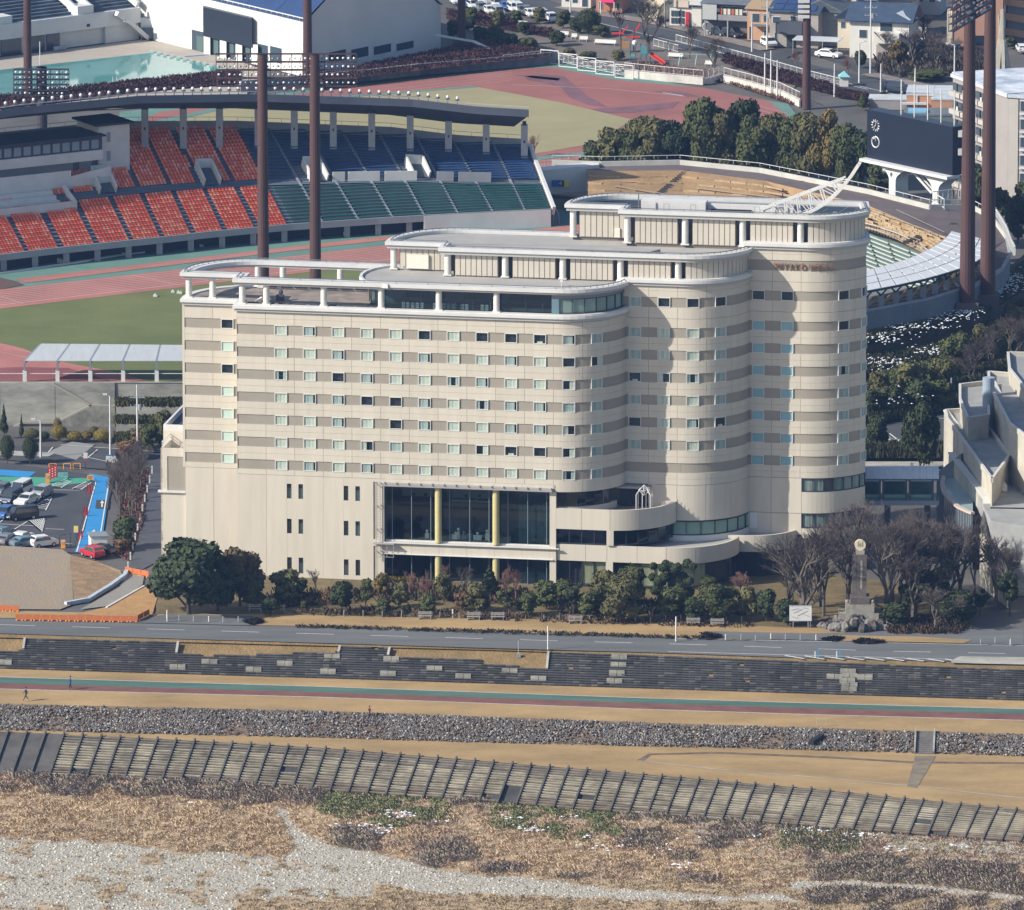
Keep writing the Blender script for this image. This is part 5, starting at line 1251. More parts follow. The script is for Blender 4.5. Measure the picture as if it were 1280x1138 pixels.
for p,q in zip(FP,FP[1:]):
    mb = MB(); mb.beam((p[0],p[1],p[2]+1.6),(q[0],q[1],q[2]+1.6),.12,.12); mb.beam((p[0],p[1],p[2]+.3),(q[0],q[1],q[2]+.3),.12,.12)
    for i in range(7): r = lerp(p,q,(i+.5)/7); mb.box(r[0]-.2,r[0]+.2,r[1]-.05,r[1]+.05,r[2]+.2,r[2]+1.7)
    part(fnc,'fence_panel',mb,M_trim,world=True)
fn2 = thing('bowl_fence','white fence panels beside the scoreboard stairs','fence',G(1150,258,11))
for xa,ya,xb,yb in ((1165,253,1192,250),(1192,250,1204,250),(1165,253,1180,262)):
    p,q = G(xa,ya,11),G(xb,yb,11); mb = MB(); mb.beam((p[0],p[1],12.6),(q[0],q[1],12.6),.12,.12); mb.beam((p[0],p[1],11.3),(q[0],q[1],11.3),.12,.12)
    for i in range(5): r = lerp(p,q,i/4); mb.beam((r[0],r[1],11),(r[0],r[1],12.6),.12,.12,up=(0,1,0))
    part(fn2,'fence_panel',mb,M_trim,world=True)
# dark stair lines down the grass bank and pale bench rows
for i,(p,q) in enumerate((((858,214,11.4),(820,245,9.6)),((1003,228,11.3),(962,262,9.3)),((1192,280,10.6),(1128,304,8.8)))):
    mb = MB(); a,b = Vector(G(*p)),Vector(G(*q)); n = 14
    for k in range(n): c_ = a.lerp(b,k/n); mb.box(c_.x-.5,c_.x+.5,c_.y-.18,c_.y+.18,c_.z-.3,c_.z+.16)
    solo('bank_steps',mb,mat('stair_dark',(.07,.06,.06)),['left','middle','right'][i]+' flight of dark steps down the brown grass bank','stairs',kind=None)
mb = MB()
for (a,b) in (((763,217),(846,216)),((762,226),(800,228)),((768,233),(835,243)),((875,222),(950,232)),((870,235),(960,246)),((1095,265),(1165,290)),((1090,280),(1150,300)),((1000,240),(1085,262)),((1120,262),(1180,290))):
    def bz(x,y):
        return 11.3-(y-poly_at([(735,212),(852,213),(955,226),(1085,257),(1203,303)],x))*.052
    pline(mb,(a[0],a[1]),(b[0],b[1]),10.0,.25)
    k = len(mb.v)-4
    for j,(x,y) in enumerate((a,b,b,a)): P = G(x,y+(.35 if j > 1 else -.35),bz(x,y)+.15); mb.v[k+j] = P
mb.f = [f for f in mb.f]; struct('bench_row',mb,mat('bench_pale',(.50,.40,.27)),'pale worn rows along the grass bank',kind='structure')
# green benches in the bend
sheet('bend_floor',[(1000,300),(1085,285),(1120,299),(1165,322),(1170,350),(1085,375),(1000,380)],6.6,mat('bend_floor',(.17,.20,.19),noise=.15,scale=.4),'grey floor under the green benches')
gb_ = thing('green_benches','pale green bench terraces inside the stadium bend','bench terrace',G(1110,330,7))
for r in range(9):
    for c_ in range(4):
        x0 = 1060+c_*26+r*2; y0 = 284+r*6+c_*10; x1 = x0+23; y1 = y0+9
        mb = MB(); a = G(x0,y0,7.9-r*.12); b = G(x1,y1,7.9-r*.12)
        mb.beam((a[0],a[1],a[2]+.1),(b[0],b[1],b[2]+.1),.6,.18); part(gb_,'bench',mb,mat('bench_mint',(.15,.215,.185),noise=.15,scale=1),world=True)
        mb = MB(); mb.beam((a[0]+.2,a[1]-.8,a[2]+.0),(b[0]+.2,b[1]-.8,b[2]+.0),.35,.22); part(gb_,'riser',mb,mat('riser_pale',(.42,.46,.42)),world=True)
mb = MB(); A = [G(1060,283,8.1),G(1090,290,8.1),G(1120,300,8),G(1150,314,7.9),G(1160,322,7.8)]
for p,q in zip(A,A[1:]):
    for i in range(8): r = lerp(p,q,i/8); mb.beam(r,(r[0],r[1],r[2]+1.1),.06,.06,up=(0,1,0))
    mb.beam((p[0],p[1],p[2]+1.1),(q[0],q[1],q[2]+1.1),.08,.08); mb.beam((p[0],p[1],p[2]+.5),(q[0],q[1],q[2]+.5),.05,.05)
solo('mesh_fence',mb,mat('fence_pale',(.5,.5,.47)),'pale mesh fence between grass bank and green benches','fence')
# curved shelter roof on arches
sh = thing('bend_shelter','curved white panelled shelter roof on arched posts right of the hotel','shelter',G(1155,372,8.5))
so_ = [(1040,371),(1085.5,364.4),(1120,357.8),(1155,350),(1179,343.5),(1201.5,336.4),(1225,326),(1238,316),(1243,303)]; si_ = [(1050,345),(1088,337.5),(1110,332),(1130,326),(1146,320),(1160,313),(1174,304.5),(1184,296),(1189,289.5)]
SO = [G(x,y,11.3) for x,y in so_]; SI = [G(x,y,12.0) for x,y in si_]
# resample
def resample(P,n):
    D = [0]
    for a,b in zip(P,P[1:]): D.append(D[-1]+sqrt(sum((a[i]-b[i])**2 for i in range(3))))
    out = []
    for k in range(n+1):
        t = D[-1]*k/n
        for i in range(len(P)-1):
            if D[i] <= t+1e-9 <= D[i+1]+1e-6: out.append(lerp(P[i],P[i+1],min(1,max(0,(t-D[i])/(D[i+1]-D[i]))))); break
        else: out.append(P[-1])
    return out
NB = 16; SO = resample(SO,NB); SI = resample(SI,NB)
M_pan = mat('roof_panel_white',(.55,.58,.61),noise=.06,scale=1)
for i in range(NB):
    for j in range(3):
        t0,t1 = j/3+.012,(j+1)/3-.012; f_ = .05 if i < NB-6 else .09
        q = [lerp(SO[i],SI[i],t0),lerp(SO[i+1],SI[i+1],t0),lerp(SO[i+1],SI[i+1],t1),lerp(SO[i],SI[i],t1)]
        q = [lerp(q[0],q[1],f_),lerp(q[1],q[0],f_),lerp(q[2],q[3],f_),lerp(q[3],q[2],f_)]
        mb = MB(); mb.add([(x,y,z+.12) for x,y,z in q]+q,[(0,1,2,3),(7,6,5,4),(0,4,5,1),(1,5,6,2),(2,6,7,3),(3,7,4,0)]); part(sh,'roof_panel',mb,M_pan,world=True)
mb = MB()
for i in range(NB): mb.beam((SO[i][0],SO[i][1],SO[i][2]-.05),(SO[i+1][0],SO[i+1][1],SO[i+1][2]-.05),.3,.3); mb.beam((SI[i][0],SI[i][1],SI[i][2]-.1),(SI[i+1][0],SI[i+1][1],SI[i+1][2]-.1),.2,.2); mb.beam(lerp(SO[i],SI[i],.5),lerp(SO[i+1],SI[i+1],.5),.2,.2)
part(sh,'edge_beam',mb,M_stdk,world=True)
for i in range(NB+1):
    a,b = SO[i],SI[i]; mb = MB(); mb.beam((a[0],a[1],a[2]-.12),(b[0],b[1],b[2]-.12),.2,.25); part(sh,'rafter',mb,M_stg,world=True)
for i in range(0,NB+1,1):
    a = lerp(SO[i],SI[i],.06); mb = MB(); mb.box(a[0]-.42,a[0]+.42,a[1]-.2,a[1]+.4,8.4,10.3); part(sh,'post',mb,M_stg,world=True)
    mb = MB()
    for s_ in (-1,1):
        j = min(NB,max(0,i+s_)); b = lerp(SO[i],SO[j],.35); mb.beam((a[0],a[1],10.2),(b[0],b[1],11.15),.2,.3,up=(0,1,0))
    part(sh,'arch_brace',mb,M_stdk,world=True)
    if i < NB:
        mb = MB(); b = lerp(SO[i+1],SI[i+1],.06)
        for z in (8.9,9.4): mb.beam((a[0],a[1],z),(b[0],b[1],z),.05,.05)
        mb.beam((a[0],a[1]+1.6,8.6),(b[0],b[1]+1.6,9.9),.08,.5); part(sh,'rail',mb,mat('rail_tan',(.5,.38,.22)),world=True)
# ------------------------------------------------------------------ floodlight masts
M_mast = mat('mast_brown',(0.078,0.042,0.040),noise=.12,scale=.35,rough=.6,stretch=(1,1,.3)); M_mastd = mat('mast_dark',(0.05,0.045,0.06),rough=.6)
def pole(root,P,z0,z1,r0,r1,m=None,n=16,seg=6):
    for i in range(seg):
        mb = MB(); a = z0+(z1-z0)*i/seg; b = z0+(z1-z0)*(i+1)/seg; ra = r0+(r1-r0)*i/seg; rb = r0+(r1-r0)*(i+1)/seg
        mb.tube((P[0],P[1],a),(P[0],P[1],b),ra,rb,n=n); mb.tube((P[0],P[1],b-.1),(P[0],P[1],b),rb+.04,n=n)
        part(root,'pole_section',mb,m or M_mast,world=True,smooth=False)
def rack(root,P,ux,uy,zc,wd,ht,rows,cols,m=None,lamp_r=.3,white=False,tilt=0.0,top=False):
    """lattice with lamps facing the viewer side; P centre, (ux,uy) unit across"""
    m = m or M_mast; nx,ny = uy,-ux
    if ny > 0: nx,ny = -nx,-ny
    def Q(a,b,c_=0): return (P[0]+ux*a+nx*c_,P[1]+uy*a+ny*c_,zc+b+a*tilt)
    mb = MB()
    for r in range(rows+1): z = -ht/2+ht*r/rows; mb.beam(Q(-wd/2,z),Q(wd/2,z),.14,.14); mb.beam(Q(-wd/2,z,-.7),Q(wd/2,z,-.7),.08,.08)
    for c_ in range(0,cols+1,2): a = -wd/2+wd*c_/cols; mb.beam(Q(a,-ht/2),Q(a,ht/2),.1,.1,up=(0,1,0)); mb.beam(Q(a,-ht/2,-.7),Q(a,ht/2,-.7),.06,.06,up=(0,1,0))
    for c_ in range(0,cols,2): a = -wd/2+wd*c_/cols; b = -wd/2+wd*(c_+2)/cols; mb.beam(Q(a,-ht/2,-.7),Q(b,ht/2,-.7),.05,.05)
    for r in range(rows): z = -ht/2+ht*r/rows+.06; q0,q1 = Q(-wd/2,z,0),Q(wd/2,z,0); mb.beam((q0[0]-nx*.35,q0[1]-ny*.35,q0[2]),(q1[0]-nx*.35,q1[1]-ny*.35,q1[2]),.7,.05)
    part(root,'lamp_frame',mb,m,world=True)
    for r in range(rows):
        mb = MB()
        for c_ in range(cols):
            if random.random() < .1: continue
            a = -wd/2+wd*(c_+.5)/cols; z = -ht/2+ht*(r+.5)/rows+random.uniform(-.05,.05); q = Q(a,z,.1)
            mb.cur = 1 if (random.random() < (.75 if r == rows-1 else .35)) or white else 0
            mb.ball(q,lamp_r,7,4,sq=(1,.8,.85))
        mb.cur = 0; part(root,'lamp_row',mb,[mat('lamp_grey',(.16,.17,.2),rough=.3),mat('lamp_white',(.72,.74,.78),rough=.35)],world=True,kind='stuff')
def mast_thing(label,P): return thing('floodlight_mast',label,'floodlight mast',P)
# the pair whose foot is behind the hotel
p1,p2 = G(329.5,402,6),G(394.5,402,6)
t = mast_thing('pair of brown masts behind the hotel terrace sharing one wide lamp rack',lerp(p1,p2,.5))
ztop = at_depth(329,68,p1[1])[2]
for p in (p1,p2): pole(t,p,5.9,ztop,.86,.72)
zc = at_depth(360,88,p1[1])[2]; dx = (p2[0]-p1[0])/65
rack(t,(p1[0]+dx*30,p1[1]-.1,0),1,0,zc,dx*175,40*dx/.98,4,26,lamp_r=.2)
# masts right of the hotel
q1,q2 = G(1209,377,7),G(1234.5,367,7)
t = mast_thing('pair of thick dark brown masts at the right with a tilted lamp rack on top',lerp(q1,q2,.5))
for p in (q1,q2):
    zt = at_depth(1209,-25,p[1])[2]; pole(t,p,6.8,zt,1.17,.78)
    mb = MB(); mb.box(p[0]-1.6,p[0]+1.6,p[1]-1.6,p[1]+1.6,3.5,7.0); part(t,'footing',mb,mat('footing',(.12,.1,.1)),world=True)
d = Vector((q2[0]-q1[0],q2[1]-q1[1],0)).normalized(); zc = at_depth(1209,2,q1[1])[2]; sc = .114
rack(t,(q1[0]+d.x*.5,q1[1]-1.5,0),d.x,d.y,zc,12.5,5.2,5,20,m=M_mastd,lamp_r=.26,tilt=.12)
# mast behind the stand roof with a square rack
p = G(52,165,6); p = (p[0],1655.0,6); p = (at_depth(52,100,1655)[0],1655,0); t = mast_thing('dark mast with a square lamp rack rising behind the stand roof at the left',p)
zt = at_depth(52,84,1655)[2]; pole(t,p,0,zt,.9,.8,m=M_mastd); rack(t,(p[0],p[1]-1.0,0),1,0,at_depth(52,102,1655)[2],8.6,4.1,5,12,m=M_mastd,lamp_r=.2)
# far masts round the swimming stadium and practice track
for (x,yb,lab,r0,mm) in ((35,122,'reddish brown mast standing between the pool and the stand roof',.62,M_mast),(384.5,98,'brown mast in front of the white swimming hall corner',.68,M_mast),(577,62,'brown mast with bushy foot at the right of the swimming hall',.62,M_mast),(1008,136,'navy mast beside the practice track with a small white lamp head',.62,mat('mast_navy',(.025,.03,.06),rough=.6))):
    p = G(x,yb,0); t = mast_thing(lab,p); pole(t,p,0,at_depth(x,-30,p[1])[2],r0*1.15,r0)
    if x == 1008:
        mb = MB(); z0 = at_depth(x,22,p[1])[2]
        for k in range(4): mb.box(p[0]-1.5,p[0]+.4,p[1]-.9,p[1]-.6,z0+k*.85,z0+k*.85+.5)
        part(t,'lamp_panel',mb,M_trim,world=True)
    if x == 577:
        mb = MB(); mb.ball((p[0],p[1],.6),1.7,9,6,sq=(1,1,.7)); part(t,'bushy_foot',mb,mat('foot_ivy',(.07,.07,.06),noise=.4,scale=2,bump=1),world=True)
# ------------------------------------------------------------------ scoreboard of the stadium
sb = thing('scoreboard','large black scoreboard with two white clock dials on arched white legs','scoreboard',G(1140,250,11))
sa,sbp = at_depth(1084,137,1628),at_depth(1202,163,1612)
zb0,zb1 = at_depth(1084,197,1628)[2],at_depth(1191,219,1613)[2]
A = Vector((sa[0],1628,0)); B = Vector((at_depth(1191,160,1613)[0],1613,0)); D = (B-A).normalized(); Nn = Vector((D.y,-D.x,0));
if Nn.y > 0: Nn = -Nn
zt0 = sa[2]; dep = -Nn*2.6
mb = MB(); a0,b0 = A,B
zt1 = at_depth(1191,158.5,1613)[2]
V = [(*a0.xy,zb0),(*b0.xy,zb0),(*b0.xy,zt0),(*a0.xy,zt0)]; W2 = [(v[0]+dep.x,v[1]+dep.y,v[2]) for v in V]
mb.add(V+W2,[(0,1,2,3),(7,6,5,4),(3,2,6,7),(1,5,6,2),(0,3,7,4),(0,4,5,1)]); part(sb,'screen',mb,mat('screen_black',(.012,.018,.034),rough=.35,noise=.1,scale=.2),world=True)
sang = atan2(D.y,D.x)
def on_sb(u,z,o=.06): v = A+D*u+Nn*o; return (v.x,v.y,z)
for k,(dz,sty) in enumerate(((3.4,'ticks'),(5.9,'ring'))):
    c_ = on_sb(2.0,zt0-dz+1.2 if k == 0 else zt0-dz+1.15); mb = MB(); R_ = .95
    for i in range(12 if k == 0 else 16):
        an = 2*pi*i/(12 if k == 0 else 16)
        if k == 0: mb.beam((c_[0]+D.x*R_*.62*sin(an),c_[1]+D.y*R_*.62*sin(an),c_[2]+R_*.62*cos(an)),(c_[0]+D.x*R_*sin(an),c_[1]+D.y*R_*sin(an),c_[2]+R_*cos(an)),.13,.08,up=(0,1,0))
        elif i not in (14,15):
            a2 = an+2*pi/16; mb.beam((c_[0]+D.x*.85*sin(an),c_[1]+D.y*.85*sin(an),c_[2]+.85*cos(an)),(c_[0]+D.x*.85*sin(a2),c_[1]+D.y*.85*sin(a2),c_[2]+.85*cos(a2)),.16,.12,up=(0,1,0))
    if k == 0: mb.beam(c_,(c_[0]+D.x*.1,c_[1]+D.y*.1,c_[2]+.7),.1,.1,up=(0,1,0)); mb.beam(c_,(c_[0]-D.x*.4,c_[1]-D.y*.4,c_[2]-.35),.12,.1,up=(0,1,0))
    else: mb.beam((c_[0]-D.x*.5,c_[1]-D.y*.5,c_[2]+.5),(c_[0],c_[1],c_[2]+.75),.3,.3,up=(0,1,0)); mb.beam((c_[0],c_[1],c_[2]+.8),(c_[0],c_[1],c_[2]+.1),.08,.1,up=(0,1,0))
    part(sb,'clock_dial',mb,M_trim,world=True)
# base beam with two arched legs
Lw = (B-A).length
mb = MB(); mb.beam((A.x-D.x*.3,A.y-D.y*.3,zb0-.25),(B.x+D.x*.2,B.y+D.y*.2,zb0-.25),2.6,.45); part(sb,'base_beam',mb,M_stw,world=True)
for u,hw_ in ((.30*Lw,.13*Lw),(.80*Lw,.12*Lw)):
    prof = []
    for i in range(9): t_ = i/8; prof.append((u-hw_*(1-t_)**2.2*1.35-.75,zb0-.45-2.3*t_))
    prof2 = [(u+hw_*(1-i/8)**2.2*1.35+.75,zb0-.45-2.3*i/8) for i in range(9)]
    pts = prof+[(u-.75,5),(u+.75,5)]+prof2[::-1]; n = len(pts)
    vs = [(A.x+D.x*p_[0]+Nn.x*.0,A.y+D.y*p_[0]+Nn.y*.0,p_[1]) for p_ in pts]+[(A.x+D.x*p_[0]+dep.x,A.y+D.y*p_[0]+dep.y,p_[1]) for p_ in pts]
    mb = MB(); mb.add(vs,[tuple(range(n)),tuple(range(2*n-1,n-1,-1))]+[(i,n+i,n+(i+1) % n,(i+1) % n) for i in range(n)]); part(sb,'arched_leg',mb,M_stw,world=True)
mb = MB()
for o_ in (.4,1.1): p_ = A+D*(.47*Lw)-Nn*o_; q_ = A+D*(.74*Lw)-Nn*o_; mb.beam((p_.x,p_.y,zb0-.3),(q_.x,q_.y,11.2),.15,.35)
part(sb,'stairs',mb,M_stw,world=True)
for i in range(5):
    mb = MB(); u = Lw*(.33+.155*i); v = A+D*u-Nn*1.2; mb.tube((v.x,v.y,zt0),(v.x,v.y,zt0+5.4-.25*(i % 2)),.1,n=6); part(sb,'flag_pole',mb,M_trim,world=True)
for z in (zt0-1.6,zt0-4.4): mb = MB(); v = B-Nn*1.2; mb.box(v.x-.1,v.x+.9,v.y-.5,v.y+.5,z,z+1.0); part(sb,'side_box',mb,M_stw,world=True)
mb = MB(); v = A+D*Lw*.3; mb.tube((v.x-1.5,v.y-.3,13.6),(v.x-1.1,v.y-.3,13.6),.25,n=8); part(sb,'loudspeaker',mb,M_trim,world=True)
# ================================================================== SWIMMING STADIUM,PRACTICE TRACK,TOWN
M_deck = mat('pool_deck',(.40,.36,.31),noise=.08,scale=.3); M_hallw = mat('hall_white',(.64,.64,.62),noise=.05,scale=.15)
M_gl = mat('dark_glass',(.05,.075,.10),rough=.12,spec=.8); M_solar = mat('solar_blue',(.035,.065,.16),rough=.25,spec=.6,noise=.1,scale=.5)
M_seatg = mat('bleacher_grey',(.10,.13,.17),noise=.35,scale=.5)
sheet('pool_deck',[(-200,98),(0,72),(175,50),(225,55),(282,70),(330,88),(300,130),(-200,150)],.06,M_deck,'tan paved deck round the outdoor pool')
M_water = mat('pool_water',(.10,.30,.29),rough=.06,spec=.5,noise=.15,scale=.08)
sheet('pool_water',[(-200,108),(0,87.5),(190,66),(284,87.5),(284,97),(60,120),(-200,150)],.10,M_water,'still turquoise water of the outdoor pool')
mb = MB()
for i in range(12): p = G(190+i*8.2,66.5+i*1.85,0); mb.box(p[0]-.3,p[0]+.3,p[1]-.4,p[1]+.2,.1,.45)
solo('starting_blocks',mb,mat('block_mint',(.45,.58,.54)),'row of pale mint starting blocks along the pool edge','starting blocks')
mb = MB(); p,q = G(231,71,.1),G(272,67.5,.1); mb.beam(p,q,.4,.08); solo('lane_rope',mb,mat('rope_blue',(.12,.22,.5)),'thin blue rope lying on the pool deck near the hall','rope')
mb = MB(); p,q = G(121,107,.12),G(146,104,.12); mb.beam(p,q,.9,.15); mb.tube(q,(q[0],q[1],1.2),.05,n=5); mb.tube(((p[0]*.2+q[0]*.8),q[1],.1),((p[0]*.2+q[0]*.8),q[1],1.2),.05,n=5); solo('pool_ladder',mb,M_stw,'small white ladder and slab at the near edge of the pool','pool ladder')
t = thing('flagpole','thin white pole standing on the pool deck at the left','pole',G(50,82,0)); mb = MB(); p = G(50,82,0); mb.tube((p[0],p[1],0),(p[0],p[1],at_depth(50,52,p[1])[2]),.07,n=6); part(t,'pole',mb,M_trim,world=True)
# bleachers of the outdoor pool
bl = thing('pool_grandstand','white pool grandstand with weathered grey benches and glazed ground floor','grandstand',G(0,72,0))
F0,F1 = G(-60,80,0),G(176,50,0); bd = Vector((F1[0]-F0[0],F1[1]-F0[1],0)); bL = bd.length; bd.normalize(); bn = Vector((-bd.y,bd.x,0))
def BP(u,v,z): p = Vector((F0[0],F0[1],0))+bd*u+bn*v; return (p.x,p.y,z)
def bbox(root,name,u0,u1,v0,v1,z0,z1,m,P=BP):
    mb = MB(); q = [P(u0,v0,0),P(u1,v0,0),P(u1,v1,0),P(u0,v1,0)]; mb.prism([(a[0],a[1]) for a in q],z0,z1); return part(root,name,mb,m,world=True)
px_u = lambda x: bL*(x+60)/236.0
bbox(bl,'ground_floor',-30,px_u(140),1.2,3,0,3.2,M_stw)
bbox(bl,'terrace_wall',-30,px_u(176),0,.5,3.0,5.6,M_stw)
bbox(bl,'corner_block',px_u(134),px_u(176),.6,3,0,3.0,M_stw)
for (xa,xb) in ((-40,-2),(5,30),(36,59),(62,78)): bbox(bl,'glazed_front',px_u(xa),px_u(xb),.9,1.25,.1,2.9,M_gl)
bbox(bl,'wall_vent',px_u(108),px_u(112),-.05,.3,3.4,3.9,M_stdk)
nb = 20
for r in range(nb):
    bbox(bl,'bench_row',-30,px_u(176)-.4,.6+r*.85,.6+(r+1)*.85,3.0,5.0+r*.42,M_seatg)
for xa in (100,118):
    u = px_u(xa)
    mb = MB(); mb.beam(BP(u,.8,6.1),BP(u-2.2,17,14),.45,1.3); part(bl,'aisle_wall',mb,M_stw,world=True)
bbox(bl,'exit_box',px_u(98),px_u(118),.3,3.5,5.0,7.0,M_stw); bbox(bl,'exit_box',px_u(-2),px_u(16),.2,3.2,5.0,6.9,M_stw)
mb = MB(); mb.beam(BP(px_u(176),.8,6.0),BP(px_u(176)-2.5,18,14.4),.6,1.0); part(bl,'end_wall',mb,M_stw,world=True)
mb = MB(); mb.beam(BP(px_u(143),-.6,5.2),BP(px_u(152),-.6,4.2),1.0,.8); mb.beam(BP(px_u(152),-.6,4.0),BP(px_u(158),-.6,3.6),1.0,.7); mb.beam(BP(px_u(158),-.6,3.6),BP(px_u(181),-.8,.3),1.0,.7); part(bl,'outer_stairs',mb,M_stw,world=True)
for i,x in enumerate((66,71,76)):
    mb = MB(); p = BP(px_u(x),-.8,0); mb.tube((p[0]-.35,p[1],.4),(p[0]+.35,p[1],.4),.3,n=8); mb.box(p[0]-.4,p[0]+.4,p[1]-.1,p[1]+.1,.3,.9); solo('bicycle_stand',mb,mat('bike_grey',(.35,.38,.42)),['left','middle','right'][i]+' small parked bicycle before the pool stand','bicycle',group='bicycles before the pool stand')
# block between the stand and hall
lb = thing('pool_house','low white block joining the pool grandstand to the swimming hall','building',G(200,52,0))
def ybox(root,name,xa,xb,yb,yt,m,dep=6,z0=0.0,yref=None,slope=0.0):
    """box whose front foot runs at photo height yb between xa and xb, top at yt"""
    p,q = G(xa,yb,0),G(xb,yb+slope,0); zt = at_depth(xa,yt,p[1])[2]; mb = MB()
    mb.prism([(p[0],p[1]),(q[0],q[1]),(q[0],q[1]+dep),(p[0],p[1]+dep)],z0,zt); return part(root,name,mb,m,world=True)
ybox(lb,'wing',176,200,50,24,M_stw,dep=5); ybox(lb,'wing',200,219,49,22,M_stw,dep=6,slope=6)
p = G(177,50.5,0); mb = MB(); q = G(198,50.5,0); mb.box(p[0],q[0],p[1]-.15,p[1],.1,2.2); part(lb,'glazed_door',mb,M_gl,world=True)
p = G(201,46.5,0); q = G(216,50.5,0); mb = MB(); mb.beam((p[0],p[1]-.3,2.2),(q[0],q[1]-.3,2.2),.2,.45); part(lb,'slit_window',mb,M_stdk,world=True)
t = thing('far_shed_roof','dark roofed shed with a white edge behind the pool stand','shed',G(200,36,0)); ybox(t,'wall',168,225,38,18,M_stdk,dep=8); mb = MB(); a = at_depth(160,8,G(0,36,0)[1]); b = at_depth(226,1,G(0,36,0)[1]); mb.beam(a,b,.5,.4); part(t,'roof_edge',mb,M_stw,world=True)
# swimming hall
Hc,Hl,Hr = G(383,97,0),G(218,57,0),G(551,61,0)
hall = thing('swimming_hall','large white swimming hall with blue roof panels beyond the stadium','hall',Hc)
el = (Hl[0]-Hc[0],Hl[1]-Hc[1]); er = (Hr[0]-Hc[0],Hr[1]-Hc[1]); LL = hypot(*el); LR = hypot(*er); el = (el[0]/LL,el[1]/LL); er = (er[0]/LR,er[1]/LR)
def HP(l,r,z): return (Hc[0]+el[0]*l+er[0]*r,Hc[1]+el[1]*l+er[1]*r,z)
he,hr_,hp_ = at_depth(383,27,Hc[1])[2],at_depth(551,8,Hr[1])[2],20.0
LX = LL*1.6
mb = MB(); mb.add([HP(0,0,0),HP(LX,0,0),HP(LX,0,he),HP(0,0,he)],[(0,1,2,3)]); part(hall,'long_wall',mb,M_hallw,world=True)
mb = MB(); mb.add([HP(0,0,0),HP(0,LR,0),HP(0,LR,hr_),HP(0,LR*.52,hp_),HP(0,0,he)],[(0,4,3,2,1)]); part(hall,'gable_wall',mb,M_hallw,world=True)
mb = MB(); mb.add([HP(0,LR,0),HP(LX,LR,0),HP(LX,LR,hr_),HP(0,LR,hr_),HP(LX,0,0),HP(LX,0,he),HP(LX,LR*.52,hp_)],[(0,1,2,3),(1,4,5,6,2)]); part(hall,'rear_wall',mb,M_hallw,world=True)
for k in range(7):
    a,b = LX*k/7+.05,LX*(k+1)/7-.05; mb = MB(); mb.add([HP(a,-.4,he+.15),HP(b,-.4,he+.15),HP(b,LR*.52,hp_+.25),HP(a,LR*.52,hp_+.25),HP(a,-.4,he),HP(b,-.4,he)],[(0,1,2,3),(4,5,1,0)]); part(hall,'roof_panel',mb,M_solar,world=True)
mb = MB(); mb.add([HP(-.3,LR*.52,hp_+.2),HP(LX,LR*.52,hp_+.2),HP(LX,LR+.5,hr_+.1),HP(-.3,LR+.5,hr_+.1)],[(0,1,2,3)]); part(hall,'roof_slope',mb,mat('roof_pale',(.42,.45,.48)),world=True)
mb = MB(); mb.beam(HP(-.1,-.3,he+.5),HP(LX,-.3,he+.5),.15,.15);
for k in range(24): mb.beam(HP(k*1.6,-.3,he),HP(k*1.6,-.3,he+.6),.1,.1,up=(0,1,0))
part(hall,'roof_rail',mb,M_trim,world=True)
def face(root,name,x0,y0,x1,y1,base,m,off=.15,lefty=True):
    """rectangle on one of the hall walls from photo columns x0..x1, rows y0..y1 measured at x0"""
    def hit(x):
        e,o = (el,LL) if lefty else (er,LR); dx = ray(x,569)[0]/ray(x,569)[1]
        # X = dx*Y ; X = Hc0+e0 t ; Y = Hc1+e1 t
        return (dx*Hc[1]-Hc[0])/(e[0]-dx*e[1])
    t0,t1 = hit(x0),hit(x1); e = el if lefty else er; Y0 = Hc[1]+e[1]*t0; z1 = at_depth(x0,y0,Y0)[2]; z0 = at_depth(x0,y1,Y0)[2]
    nn = (-.0,-1)
    A = (Hc[0]+e[0]*t0,Hc[1]+e[1]*t0-off); B = (Hc[0]+e[0]*t1,Hc[1]+e[1]*t1-off); mb = MB()
    mb.prism([A,B,(B[0],B[1]+off*1.2),(A[0],A[1]+off*1.2)],max(.05,z0),z1); return part(root,name,mb,m,world=True)
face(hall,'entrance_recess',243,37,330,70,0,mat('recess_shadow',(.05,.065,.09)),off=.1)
for x in (258,278,297.5,317): face(hall,'pillar',x,40+(x-258)*.235,x+8,78,0,M_hallw,off=1.3)
for x in (249,268,287,307): face(hall,'window',x,44,x+8,66,0,mat('window_green',(.09,.14,.14),rough=.2),off=.3)
face(hall,'display_board',257.5,7,318,43,0,mat('board_black',(.022,.03,.045),rough=.4),off=1.6)
for x in (323,340): face(hall,'window',x,54+(x-323)*.2,x+14,73+(x-323)*.2,0,M_gl,off=.12)
for i in range(4): o = face(hall,'window',413+i*28,66-i*3.6,434+i*28,79-i*5,0,M_gl,off=.12,lefty=False)
def dial(root,c_,R_,ux=1.0,uy=0.0):
    mb = MB()
    for i in range(12):
        an = 2*pi*i/12; mb.beam((c_[0]+ux*R_*.6*sin(an),c_[1]+uy*R_*.6*sin(an),c_[2]+R_*.6*cos(an)),(c_[0]+ux*R_*sin(an),c_[1]+uy*R_*sin(an),c_[2]+R_*cos(an)),R_*.13,.08,up=(0,1,0))
    mb.beam(c_,(c_[0]+ux*.1*R_,c_[1]+uy*.1*R_,c_[2]+.6*R_),.12,.1,up=(0,1,0)); mb.beam(c_,(c_[0]-ux*.3*R_,c_[1],c_[2]-.4*R_),.12,.1,up=(0,1,0)); return part(root,'clock_dial',mb,M_trim,world=True)
t_ = (ray(262,569)[0]/ray(262,569)[1]*Hc[1]-Hc[0])/(el[0]-ray(262,569)[0]/ray(262,569)[1]*el[1]); Yc = Hc[1]+el[1]*t_-1.85
dial(hall,at_depth(262,18,Yc),.8,-el[0],-el[1])
